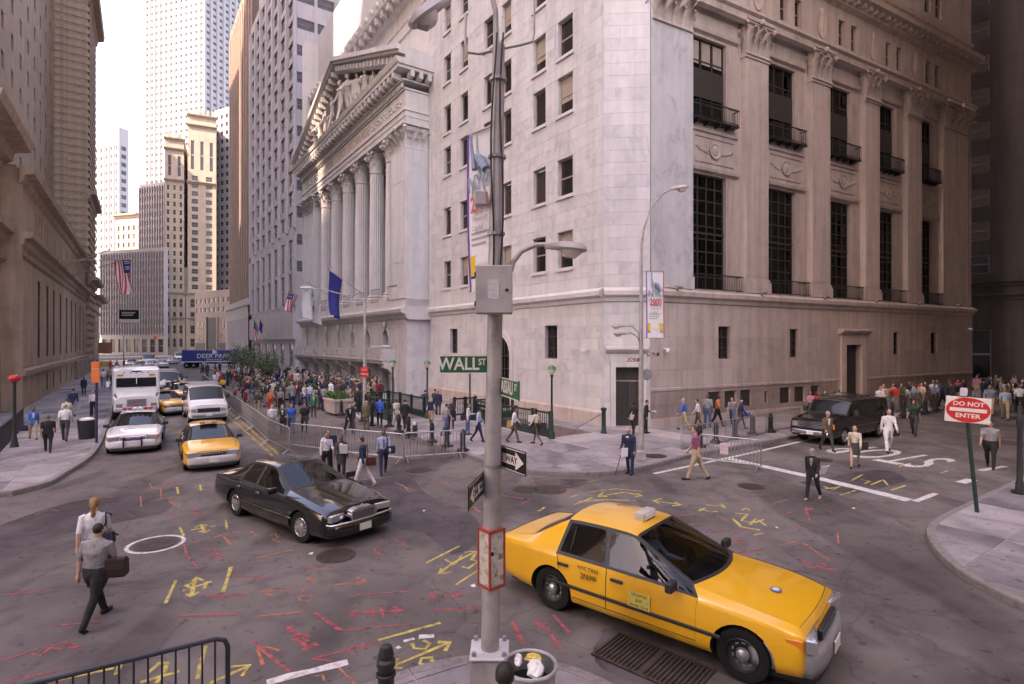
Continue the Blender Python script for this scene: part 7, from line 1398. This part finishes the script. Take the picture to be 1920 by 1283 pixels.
    for i, (s, (a, b)) in enumerate(zip((1, -1), arms)):
        sh = ln(1.41) + Vector((s*.185*((1+B)/2), 0, 0)); out = Vector((s*spread[i], 0, 0)); d1 = (fw(a)+out).normalized(); el = sh + d1*.285; d2 = (fw(a+b) + out*.4).normalized(); wr = el + d2*.25
        seg([sh+Vector((-s*.05, 0, .012)), sh, sh.lerp(el, .5), el], [.055, .062*B, .053*B, .047], TP, 10)
        if sleeves == 'short': seg([sh.lerp(el, .75), el, el.lerp(wr, .3), wr], [.042, .042, .041, .029], S)
        else: seg([sh.lerp(el, .8), el, el.lerp(wr, .4), wr], [.050, .050, .047, .038], TP)
        pal = wr + d2*.055; seg([wr-d2*.01, wr+d2*.03, pal, pal+d2*.03], [.026, .034, .038, .03], S, 8); sd_ = Vector((0, -1, 0)) if abs(d2.y) < .6 else Vector((0, 0, 1)); sd_ = (sd_ - d2*sd_.dot(d2)).normalized(); inw = Vector((-s, 0, 0))
        for q, ll in zip((-.027, -.009, .009, .027), (.055, .068, .072, .06)): p0 = pal + d2*.022 + sd_*q; seg([p0, p0+d2*ll*.55+inw*.006, p0+d2*ll+inw*.028], [.0105, .010, .008], S, 6)
        p0 = wr + d2*.03 + sd_*.03; seg([p0, p0+sd_*.022+d2*.03, p0+sd_*.02+d2*.06+inw*.01], [.013, .012, .009], S, 6)
    src = mb.v; fsrc = mb.f; bvh = BVHTree.FromPolygons([Vector(v) for v in src], fsrc)
    me = bpy.data.meshes.new('body'); me.from_pydata(src, [], fsrc); o = bpy.data.objects.new('body', me)
    r = o.modifiers.new('r', 'REMESH'); r.mode = 'VOXEL'; r.voxel_size = vox; sm_ = o.modifiers.new('s', 'SMOOTH'); sm_.factor = .5; sm_.iterations = 2
    ev = evaluate(o); bpy.data.objects.remove(o)
    n = len(ev.polygons); mi = []
    for p in ev.polygons:
        q = bvh.find_nearest(p.center); mi.append(mb.m[q[2]] if q[2] is not None else 0)
    for k in range(6): ev.materials.append(None)
    ev.polygons.foreach_set('material_index', mi); ev.polygons.foreach_set('use_smooth', [True]*n)
    for v in ev.vertices: v.co.z -= low
    ev.name = 'person_' + key; return ev
W1 = dict(legs=((.34, .06), (-.30, .28)), arms=((-.38, .25), (.36, .35))); W2 = dict(legs=((-.26, .36), (.29, .05)), arms=((.30, .4), (-.32, .2))); ST = dict(legs=((.03, .02), (-.04, .04)), arms=((.05, .15), (-.02, .2))); TK = dict(legs=((.06, .03), (-.08, .05)), arms=((.25, 1.3), (-.05, .15)))
WIDE = dict(legs=((.36, .05), (-.34, .20)), arms=((-.24, .18), (.24, .35)))
PM = {}
def pm(key, **k): PM[key] = person_mesh(key, **k)
pm('walk_shirt', **W1); pm('walk_shirt_long', **W2, sleeves='long'); pm('walk_jacket', **W1, top='jacket', sleeves='long'); pm('walk_jacket_b', **W2, top='jacket', sleeves='long', build=1.05)
pm('stand_shirt', **ST); pm('stand_shirt_long', **TK, sleeves='long'); pm('stand_jacket', **ST, top='jacket', sleeves='long'); pm('talk_jacket', **TK, top='jacket', sleeves='long', head_turn=.5); pm('stand_bald', **ST, top='jacket', sleeves='long', hair='bald', build=1.08)
pm('woman_walk', **W2, kind='skirt', top='blouse', hair='long', sleeves='long', build=.92); pm('woman_stand', **TK, kind='trousers', top='blouse', hair='long', sleeves='long', build=.92); pm('woman_coat', **W1, top='coat', hair='long', sleeves='long', build=.95); pm('shorts', **W1, kind='shorts'); pm('big_shirt', **W1, build=1.22, sleeves='short'); pm('cap_jacket', **W2, top='jacket', hair='cap', sleeves='long')
pm('stride', **WIDE, sleeves='short', build=1.12, vox=.010, hair='short'); pm('stride_big', legs=((.40, .05), (-.40, .16)), arms=((-.24, .18), (.24, .35)), sleeves='short', build=1.3, vox=.010, hair='short', spread=(.16, .16)); pm('stride_long', **WIDE, sleeves='long', vox=.012); pm('ponytail', **W1, top='blouse', hair='tail', build=.95, vox=.010)
pm('cane', legs=((.05, .03), (-.10, .06)), arms=((-.05, .3), (.15, .5)), top='jacket', sleeves='long', hair='bald', build=1.2, lean=.10, vox=.011); pm('sitting', legs=((1.45, .75), (1.40, .70)), arms=((.75, .75), (.7, .8)), sleeves='long'); pm('lean', legs=((.1, .05), (-.1, .05)), arms=((.7, .5), (.5, .6)), top='jacket', sleeves='long', lean=.14)
def cmat(col): 
    n = 'cloth_%02d_%02d_%02d' % tuple(int(c*99) for c in col); return mat(n, col, .85, .2, 9, .9, 11)
SKIN = [mat('skin_%d' % i, c, .55, .08, 12) for i, c in enumerate(((.50, .30, .22), (.44, .25, .18), (.30, .16, .10), (.13, .07, .05), (.55, .34, .26)))]; HAIRS = [mat('hair_%d' % i, c, .6, .2, 30) for i, c in enumerate(((.015, .012, .010), (.05, .028, .016), (.14, .08, .04), (.32, .30, .28), (.30, .17, .07)))]
CN = {'white': (.66, .64, .66), 'cream': (.58, .51, .40), 'pale blue': (.36, .44, .60), 'blue': (.05, .15, .42), 'royal blue': (.04, .12, .50), 'navy': (.02, .025, .07), 'black': (.014, .013, .015), 'charcoal': (.05, .048, .052), 'grey': (.24, .23, .24), 'brown': (.12, .075, .045), 'tan': (.36, .27, .18), 'khaki': (.40, .32, .21), 'green': (.03, .13, .05), 'dark green': (.015, .05, .035), 'red': (.48, .03, .03), 'maroon': (.20, .015, .025), 'orange': (.62, .20, .08), 'yellow': (.62, .50, .06), 'purple': (.27, .075, .16), 'pink': (.50, .22, .27), 'teal': (.02, .12, .13), 'olive': (.11, .10, .06), 'denim blue': (.07, .11, .22), 'grey blue': (.20, .24, .33)}
NOUN = {'walk_shirt': ('shirt', 'walking'), 'walk_shirt_long': ('shirt', 'walking'), 'walk_jacket': ('jacket', 'walking'), 'walk_jacket_b': ('jacket', 'walking'), 'stand_shirt': ('shirt', 'standing'), 'stand_shirt_long': ('shirt', 'standing'), 'stand_jacket': ('jacket', 'standing'), 'talk_jacket': ('jacket', 'talking'), 'stand_bald': ('jacket', 'standing'), 'woman_walk': ('blouse', 'walking'), 'woman_stand': ('blouse', 'standing'), 'woman_coat': ('coat', 'walking'), 'shorts': ('shirt', 'walking'), 'big_shirt': ('shirt', 'walking'), 'cap_jacket': ('jacket', 'walking'), 'lean': ('jacket', 'leaning')}
MESHFOR = {}
def person(u, v, h, key, d, top, bot, label=None, skin=None, hair=None, inner='white', shoes='black', where='', group=None, z=0.0, rnd=random):
    p = G(u, v, z); p.z = z; o = bpy.data.objects.new('person', PM[key]); link(o); o.location = p; d = Vector(d) if not isinstance(d, (int, float)) else Vector((math.sin(R(d)), math.cos(R(d)), 0)); o.rotation_euler = (0, 0, ang(d)+math.pi/2-math.atan2(u-CX, FPX)); s = h/1.77; o.scale = (s, s, s)
    ms = [SKIN[skin if skin is not None else rnd.choice((0, 0, 1, 4, 2, 3))], HAIRS[hair if hair is not None else rnd.choice((0, 0, 1, 1, 2, 3))], cmat(CN[top]), cmat(CN[bot]), cmat(CN[shoes]), cmat(CN[inner])]
    for sl, m_ in zip(o.material_slots, ms): sl.link = 'OBJECT'; sl.material = m_
    if label is None: nn, vb = NOUN[key]; label = 'person in %s %s and %s %s %s %s' % (top, nn, bot, 'skirt' if key == 'woman_walk' else 'shorts' if key == 'shorts' else 'trousers', vb, where)
    tag(o, label, 'person', group); return o
TOCAM = (0, -1, 0); AW = (0, 1, 0); RT = (1, 0, 0); LT = (-1, 0, 0)
def dirn(a): return (math.sin(R(a)), math.cos(R(a)), 0)          # 0 away from camera, 90 right, 180 towards camera
# heights follow the photograph: (head v, feet v)
def hh(vh, vf, z=0.0): return min(1.92, max(1.50, (vf-vh)/FPX * (FPX*(CAMH-z)/(vf-CY))))
def pp(u, vh, vf, *a, z=0.0, **k): return person(u, vf, hh(vh, vf, z), *a, z=z, **k)
# left foreground pair
pp(180, 975, 1166, 'stride_big', dirn(40), 'grey', 'black', 'person in grey short sleeved shirt and dark trousers striding away with a shoulder bag', 4, 0)
pp(176, 928, 1108, 'ponytail', dirn(10), 'white', 'denim blue', 'person with a long blond ponytail and pale top walking ahead of the grey shirt', 4, 4)
# group in front of the barricade
pp(613, 803, 887, 'walk_shirt', dirn(160), 'white', 'black', 'person in white shirt with black bag at the head of the group by the barricade', 0, 0); pp(612, 815, 893, 'woman_stand', dirn(170), 'white', 'black', 'person in white top and dark trousers beside the limousine roof', 2, 0); pp(640, 822, 897, 'woman_coat', dirn(185), 'charcoal', 'black', 'person in dark coat holding papers beside the limousine', 3, 0)
pp(681, 816, 912, 'stride_long', dirn(-75), 'navy', 'white', 'person in navy shirt and white trousers crossing towards the limousine', 1, 0, shoes='tan'); pp(719, 803, 889, 'walk_shirt_long', dirn(175), 'pale blue', 'navy', 'person in pale blue shirt and purple tie walking with a shoulder bag', 3, 0)
TIE = MB().loft([[(-w, y, z), (w, y, z), (w, y+.02, z), (-w, y+.02, z)] for w, y, z in ((.022, -.150, 1.40), (.03, -.168, 1.28), (.042, -.160, 1.10), (.005, -.155, 1.04))]).obj('necktie', cmat(CN['purple']), COL.objects['person.006'] if 0 else [o for o in COL.objects if o.get('label', '').startswith('person in pale blue shirt and purple')][0])
# corner and crossing
pp(1181, 799, 889, 'cane', dirn(205), 'navy', 'navy', 'stout person in navy suit leaning on a cane at the kerb', 0, 3, z=0.0); pp(1306, 796, 899, 'stride', dirn(-95), 'purple', 'khaki', 'person in purple polo shirt and pale trousers striding along the white line', 0, 1)
pp(1524, 838, 936, 'cap_jacket', dirn(200), 'black', 'black', 'person in black jacket and grey cap carrying a white bag over the stop line', 0, 3, inner='grey', shoes='tan'); pp(1551, 768, 845, 'walk_jacket', dirn(150), 'brown', 'charcoal', 'grey haired person in brown jacket passing the black utility vehicle', 1, 3); pp(1603, 795, 877, 'woman_walk', dirn(185), 'cream', 'charcoal', 'person in cream blouse and dark skirt walking over the STOP lettering', 0, 0)
pp(1666, 764, 847, 'walk_shirt_long', dirn(165), 'white', 'white', 'person in all white with a strap across the chest near the STOP lettering', 0, 1); pp(1714, 748, 816, 'walk_shirt', dirn(190), 'dark green', 'charcoal', 'person in dark green shirt walking beside the far lane line', 1, 0); pp(1857, 785, 877, 'big_shirt', dirn(185), 'grey', 'black', 'stout person in grey shirt beside the DO NOT ENTER sign', 1, 0)
pp(1885, 718, 786, 'walk_shirt', dirn(180), 'pale blue', 'khaki', 'person in pale blue shirt and pale trousers in the shaded street', 1, 0); pp(1857, 706, 778, 'big_shirt', dirn(185), 'grey blue', 'khaki', 'stout person in grey blue shirt and pale trousers in the shaded street', 1, 0); pp(1832, 690, 748, 'stand_shirt_long', dirn(185), 'pink', 'khaki', 'person in pink shirt and khaki trousers near the barricade end', 1, 0); pp(1912, 705, 775, 'walk_shirt', dirn(180), 'white', 'black', 'person in white shirt and black trousers behind the pale blue shirt', 2, 0)
pp(1188, 750, 813, 'woman_coat', dirn(20), 'black', 'black', 'person in black with a cream bag by the corner door', 1, 0, z=SW); pp(1211, 749, 812, 'stand_shirt_long', dirn(90), 'black', 'black', 'waiter like person in black holding a plate by the corner door', 1, 0, z=SW)
for u, a, b, k, d, t_, bo_c, lab in ((1283, 745, 800, 'walk_shirt_long', -85, 'royal blue', 'khaki', 'person in bright blue shirt and khaki trousers along the stone base'), (1309, 756, 800, 'walk_shirt_long', -80, 'white', 'brown', 'person in white shirt and brown trousers along the stone base'), (1327, 737, 793, 'stand_shirt', 175, 'grey', 'denim blue', 'grey haired person in grey shirt and jeans by the stone base'), (1345, 738, 792, 'walk_shirt', 100, 'orange', 'black', 'person in orange shirt and black trousers by the stone base'), (1373, 743, 795, 'walk_shirt', 190, 'grey', 'denim blue', 'person in pale grey shirt and jeans by the dark vents'), (1389, 748, 804, 'walk_jacket', 80, 'navy', 'charcoal', 'person in navy jacket carrying a blue bag by the dark vents'),
        (1520, 716, 768, 'stand_shirt', 185, 'pink', 'charcoal', 'person in pink shirt behind the black utility vehicle'), (1531, 720, 770, 'stand_shirt', 185, 'red', 'charcoal', 'person in red shirt behind the black utility vehicle'), (1547, 710, 764, 'stand_shirt', 175, 'teal', 'charcoal', 'person in teal shirt behind the black utility vehicle'), (1563, 712, 764, 'stand_shirt', 5, 'tan', 'brown', 'person in tan shirt behind the black utility vehicle'), (1573, 699, 752, 'stand_shirt', 5, 'white', 'black', 'person in white shirt near the carved doorway'), (1655, 698, 752, 'stand_shirt_long', 190, 'pale blue', 'white', 'person in pale shirt raising an arm beyond the doorway'), (1691, 694, 748, 'stand_jacket', 185, 'maroon', 'black', 'person in maroon jacket by the far barricades'), (1750, 698, 748, 'stand_shirt', 0, 'white', 'black', 'person in white shirt by the far barricades'), (1757, 690, 742, 'stand_shirt', 180, 'denim blue', 'black', 'person in denim shirt by the far barricades'), (1797, 690, 740, 'stand_shirt', 0, 'red', 'black', 'person in red top by the far barricades')):
    vb = max(b, 806-.0988*(u-1219)+6); pp(u, vb-47 if u > 1500 else a, vb, k, dirn(d), t_, bo_c, lab, z=SW)
# walkers by the subway stairs
for u, a, b, k, d, t_, bo_c, lab in ((964, 762, 829, 'walk_shirt_long', 95, 'white', 'brown', 'person in white shirt carrying an envelope by the green railing'), (1006, 764, 833, 'woman_walk', -60, 'cream', 'black', 'person in cream top and black skirt by the green railing'), (877, 758, 815, 'woman_stand', 100, 'white', 'denim blue', 'person in white blouse with a dark bag near the lattice railing'), (897, 761, 828, 'walk_shirt_long', 90, 'pale blue', 'navy', 'person in pale blue shirt and navy trousers behind the lamp pole'), (808, 754, 803, 'shorts', 20, 'white', 'tan', 'person in white shirt and shorts wearing a black backpack'), (836, 758, 815, 'walk_shirt', 60, 'grey', 'denim blue', 'person in grey shirt and jeans near the bollards'), (846, 752, 803, 'woman_stand', 170, 'charcoal', 'black', 'person in charcoal blouse near the lattice railing'),
        (744, 752, 800, 'walk_shirt', -30, 'cream', 'white', 'person in cream shirt and white trousers by the globe lamp'), (759, 754, 803, 'walk_jacket', 20, 'black', 'black', 'person in black walking past the second globe lamp'), (797, 738, 778, 'lean', 0, 'navy', 'navy', 'person in navy suit leaning on the subway railing'), (815, 735, 776, 'lean', 10, 'charcoal', 'charcoal', 'person in charcoal suit leaning on the subway railing'), (822, 734, 778, 'stand_bald', 5, 'navy', 'charcoal', 'balding person in navy suit at the subway railing'), (712, 746, 798, 'stand_jacket', 5, 'royal blue', 'black', 'person in bright blue jacket seen from behind by the bollards'), (698, 750, 799, 'talk_jacket', 90, 'black', 'black', 'person in black suit talking beside the bright blue jacket'), (687, 752, 806, 'stand_jacket', 0, 'olive', 'olive', 'person in olive suit seen from behind by the kerb'),
        (654, 759, 812, 'walk_jacket', 150, 'black', 'black', 'person in black suit with white shirt striding by the kerb'), (662, 752, 806, 'walk_jacket_b', 130, 'charcoal', 'charcoal', 'person in charcoal suit behind the black suit by the kerb'), (546, 758, 811, 'big_shirt', 175, 'royal blue', 'denim blue', 'person in blue football jersey and jeans inside the barricades'), (571, 754, 811, 'big_shirt', 175, 'black', 'charcoal', 'stout person in black shirt and grey trousers inside the barricades'), (588, 738, 782, 'stand_jacket', 180, 'green', 'charcoal', 'person in green trading jacket near the planter'), (531, 781, 815, 'lean', 190, 'dark green', 'black', 'person in dark green leaning on the barricade row'), (510, 760, 815, 'stand_shirt', 170, 'white', 'grey', 'small person in white beside the barricade row'),
        (653, 727, 762, 'stand_jacket', 200, 'cream', 'tan', 'person in cream jacket by the planter hedge'), (672, 725, 772, 'talk_jacket', -60, 'charcoal', 'charcoal', 'person in dark suit talking by the tall lamp pole'), (714, 722, 752, 'stand_jacket', 5, 'charcoal', 'charcoal', 'person in dark suit standing in the exchange doorway'), (526, 746, 770, 'stand_shirt', 180, 'grey', 'black', 'person in grey near the barricade row'), (507, 734, 772, 'woman_stand', 170, 'orange', 'red', 'person in bright orange top in the crowd'), (460, 735, 772, 'stand_jacket', 90, 'maroon', 'black', 'person in maroon jacket leaning towards the barricade row'), (440, 730, 768, 'stand_jacket', 80, 'maroon', 'maroon', 'person in dark red jacket by the barricade row'), (482, 741, 776, 'stand_jacket', 20, 'charcoal', 'khaki', 'person in dark jacket and pale trousers facing away in the crowd'), (418, 713, 740, 'stand_shirt', 180, 'yellow', 'black', 'person in yellow top beside the barricade row')):
    pp(u, a, b, k, dirn(d), t_, bo_c, lab, z=0.0 if u < 665 or u in (687, 654, 662) else SW)
# left pavement
for u, a, b, k, d, t_, bo_c, lab in ((62, 764, 823, 'walk_jacket', 175, 'blue', 'khaki', 'person in blue denim jacket and khaki trousers with a bag on the left pavement'), (90, 776, 847, 'big_shirt', 5, 'black', 'black', 'stout person in dark clothes walking away on the left pavement'), (122, 755, 826, 'walk_shirt', 10, 'white', 'charcoal', 'person in white shirt with a shoulder strap on the left pavement'), (137, 727, 780, 'walk_jacket', 5, 'navy', 'grey', 'person in navy jacket and grey trousers on the left pavement'), (125, 745, 800, 'walk_shirt', 10, 'cream', 'denim blue', 'person in cream shirt and jeans beside the white shirt'), (175, 730, 780, 'walk_shirt_long', 190, 'white', 'black', 'person in white and black walking towards the crossing by the kerb'), (157, 710, 740, 'stand_jacket', 5, 'navy', 'navy', 'person in navy near the bank wall'), (176, 742, 778, 'woman_stand', 185, 'black', 'black', 'person in black reading beside the sign post')):
    pp(u, a, b, k, dirn(d), t_, bo_c, lab, z=SW)
person(947, 1262, 1.70, 'stand_shirt', dirn(0), 'charcoal', 'black', 'dark haired person standing below the lamp pole, only the head showing', 1, 0, z=SW).location = Vector((-.06, 4.55, SW))
# crowd outside the exchange and in the shaded street
rc = random.Random(21); taken = [o.location.copy() for o in COL.objects if o.name.startswith('person')]
TOPS = ['black', 'black', 'black', 'charcoal', 'charcoal', 'charcoal', 'navy', 'navy', 'navy', 'white', 'white', 'pale blue', 'grey', 'brown', 'green', 'maroon', 'blue', 'cream', 'tan', 'olive', 'dark green', 'red', 'grey blue']; BOTS = ['black', 'black', 'charcoal', 'navy', 'khaki', 'grey', 'denim blue', 'brown']
KEYS = ['stand_shirt', 'stand_shirt_long', 'stand_jacket', 'talk_jacket', 'stand_bald', 'woman_stand', 'walk_shirt_long', 'walk_jacket', 'walk_shirt', 'walk_jacket_b']
used_lab = {}
def crowd(n, poly, where, group, zf):
    us = [p[0] for p in poly]; vs_ = [p[1] for p in poly]; k = 0; tries = 0
    while k < n and tries < n*60:
        tries += 1; u = rc.uniform(min(us), max(us)); v = rc.uniform(min(vs_), max(vs_))
        if not inside((u, v), poly): continue
        p = G(u, v)
        if any((p.x-q.x)**2+(p.y-q.y)**2 < .42 for q in taken): continue
        z = zf(p); p.z = z; taken.append(p); key = rc.choice(KEYS); t_ = rc.choice(TOPS); b_ = rc.choice(BOTS)
        o = person(u, v, rc.uniform(1.60, 1.84), key, dirn(rc.uniform(0, 360)), t_, b_, None, where=where, group=group, rnd=rc); o.location = p; k += 1
def onwalk(p):
    return SW if ((p - Vector((-2.6, 22.8, 0))).dot(Vector((Bd.y, -Bd.x, 0))) > .1) else 0.0
crowd(128, [(425, 703), (470, 700), (560, 716), (640, 745), (655, 765), (600, 772), (560, 765), (520, 768), (470, 758), (430, 722)], 'in the crowd outside the exchange', 'crowd outside the exchange', onwalk)
crowd(36, [(560, 735), (700, 742), (720, 762), (660, 768), (590, 752)], 'near the exchange planters', 'crowd by the planters', onwalk)
crowd(16, [(372, 698), (440, 697), (440, 735), (405, 735)], 'along the far barricade row', 'people along the far barricades', lambda p: 0.0)
crowd(12, [(210, 694), (240, 694), (215, 735), (185, 735)], 'on the far left pavement', 'people on the far left pavement', lambda p: SW)
crowd(34, [(1828, 728), (1960, 716), (1960, 765), (1880, 760), (1835, 752)], 'in the shaded side street', 'people in the shaded street', lambda p: 0.0)
crowd(22, [(1640, 774), (1815, 756), (1815, 762), (1650, 780)], 'behind the far barricades', 'people behind the far barricades', lambda p: SW)
crowd(16, [(1850, 722), (1960, 715), (1960, 800), (1890, 770)], 'near the DO NOT ENTER sign', 'people near the right pavement', lambda p: 0.0)
for car, lab, t_ in ((tx, 'person in pale blue shirt driving the foreground yellow taxi', 'pale blue'), (lm, 'person in dark jacket driving the black limousine', 'charcoal')):
    o = person(960, 900, 1.72, 'sitting', RT, t_, 'black', lab, 1, 0); bpy.context.view_layer.update(); o.location = car.matrix_world @ Vector((-.28, .36, .06)); o.rotation_euler = (0, 0, car.rotation_euler.z + math.pi/2)
# ---------------------------------------------------------------- things that people carry
def bag(p, label, m_, w=.34, h=.26, d=.12, rz=0, strap=None):
    t = thing('shoulder_bag', label, 'bag', p, rz); MB().loft([[(x*w/2*k, y*d/2*k, z) for x, y in ((-1, -1), (1, -1), (1, 1), (-1, 1))] for k, z in ((.86, -h/2), (1, -h/2+.04), (.98, h/2-.05), (.8, h/2))]).obj('bag_body', m_, t, True); MB().box(-w*.46, w*.46, -d/2-.012, -d/2+.02, -.02, h/2-.01).obj('flap', m_, t)
    if strap is not None: MB().tube([(-w*.4, 0, h/2-.03), tuple(strap*.6), tuple(strap), tuple(strap+Vector((.05, .1, -.08)))], .016, 6).obj('strap', m_, t)
    return t
LB = mat('bag_leather', (.035, .02, .018), .6, .15, 8); NV = mat('bag_navy', (.02, .022, .05), .7, .15, 8)
g_ = G(180, 1163); bag(g_+Vector((.36, -.03, .88)), 'dark brown shoulder bag worn by the person in the grey shirt', LB, .30, .30, .14, .2, Vector((-.10, .05, .55))); g_ = G(176, 1108); bag(g_+Vector((.27, -.05, .98)), 'small dark bag worn by the person with the ponytail', NV, .24, .22, .12, .2, Vector((-.04, .05, .45)))
for u, v, dx, dz, lab, m_, s_ in ((719, 889, .26, .85, 'navy shoulder bag carried by the person in the purple tie', NV, .3), (681, 912, .26, .80, 'maroon bag at the hip of the person in the navy shirt', mat('bag_maroon', (.10, .02, .02), .6, .15, 8), .3), (1603, 877, .28, .80, 'black handbag of the person in the cream blouse', LB, .32), (1666, 847, .26, .78, 'dark satchel of the person in all white', NV, .26), (62, 823, -.35, .5, 'dark bag carried by the person in the denim jacket', NV, .34), (877, 815, -.2, .82, 'dark handbag of the person in the white blouse', LB, .28), (1188, 813, -.05, .80, 'cream shoulder bag by the corner door', mat('bag_cream', (.5, .44, .36), .7, .1), .28), (1395, 804, .12, .70, 'bright blue carrier bag by the dark vents', mat('bag_blue', (.04, .1, .4), .6, .1), .36), (1006, 833, .28, .80, 'black bag of the person in the cream top', LB, .26)):
    g_ = G(u, v, 0 if u in (719, 681, 1603, 1666) else SW); bag(g_+Vector((dx, -.06, dz)), lab, m_, s_, .26, .1, .3, Vector((-dx*.6, .04, .52)))
g_ = G(613, 887); bag(g_+Vector((.2, .02, 1.1)), 'black backpack slung on the person at the barricade', NV, .28, .40, .16, .3); g_ = G(808, 803, SW); bag(g_+Vector((.0, -.17, 1.15)), 'black backpack on the person in shorts', NV, .30, .42, .16, .2)
def paper(p, label, w, h, rz, tilt, cat='papers', m_=None): 
    o = MB(RZ(rz) @ Matrix.Rotation(tilt, 4, 'X')).bbox(-w/2, w/2, -.012, .012, -h/2, h/2, .004).obj('papers', m_ or M_WHITE, None, False, p); return tag(o, label, cat)
paper(G(640, 897)+Vector((.12, -.16, 1.0)), 'white papers held by the person in the dark coat', .26, .32, .2, .3); paper(G(1181, 889)+Vector((-.22, -.18, .78)), 'folded white newspaper under the arm of the person with a cane', .24, .3, .2, .1, 'newspaper'); paper(G(1524, 936)+Vector((.28, -.05, .85)), 'white bag held out by the person in the grey cap', .34, .3, .5, .5, 'bag'); paper(G(1211, 812, SW)+Vector((.35, -.02, 1.05)), 'white plate held by the person in black at the corner door', .26, .26, 0, 1.5, 'plate'); paper(G(964, 829, SW)+Vector((-.22, -.1, .8)), 'yellow envelope held by the person at the green railing', .2, .32, .2, .2, 'envelope', mat('manila', (.55, .36, .12), .8, .1)); paper(G(1000, 833, SW)+Vector((-.1, -.12, 1.12)), 'white papers read by the person in the cream top', .24, .3, .3, .3)
cn = G(1181, 889); t = thing('walking_cane', 'dark walking cane held by the stout person in navy', 'cane', cn+Vector((-.52, -.12, 0))); MB().tube([(0, 0, 0), (.24, .05, .80)], .013, 6).obj('shaft', M_IRON, t); MB().tube([(.24, .05, .80), (.25, .05, .85), (.29, .05, .87), (.34, .05, .84)], .016, 6).obj('handle', M_IRON, t)
rl_ = random.Random(4)
for k in range(7):
    u, v = rl_.uniform(500, 1750), rl_.uniform(930, 1200); p = G(u, v); s_ = rl_.uniform(.03, .07); o = MB(RZ(rl_.uniform(0, 6))).add([(-s_, -s_*.6, .0), (s_, -s_*.7, .012), (s_*.9, s_*.6, .004), (-s_*.8, s_*.7, .02)], [(0, 1, 2, 3)]).obj('paper_scrap', M_SIGNW, None, False, (p.x, p.y, .006)); tag(o, 'small pale paper scrap lying on the asphalt of the crossing', 'litter', 'paper scraps on the asphalt')
# pediment figures (plain draped stone figures)
for k, (x, s_, ky, rz) in enumerate(((-16.0, 2.9, 'woman_coat', 0), (-13.2, 2.5, 'lean', .5), (-18.8, 2.5, 'walk_jacket', -.5), (-11.0, 2.1, 'talk_jacket', .7), (-21.3, 2.1, 'woman_walk', -.7), (-8.8, 1.7, 'lean', .9), (-23.4, 1.75, 'lean', -.9), (-6.8, 1.25, 'woman_walk', 1.1), (-25.6, 1.3, 'talk_jacket', -1.1), (-4.9, .9, 'lean', 1.2), (-27.6, .9, 'lean', -1.2))):
    o = inst('sculpted_figure', PM[ky], ex, (x, PY-.15, 26.56)); o.rotation_euler = (0, 0, rz); o.scale = (s_*1.15, s_*.8, s_*.98)
    for sl in o.material_slots: sl.link = 'OBJECT'; sl.material = M_MARB2
bpy.data.scenes.remove(TMP)
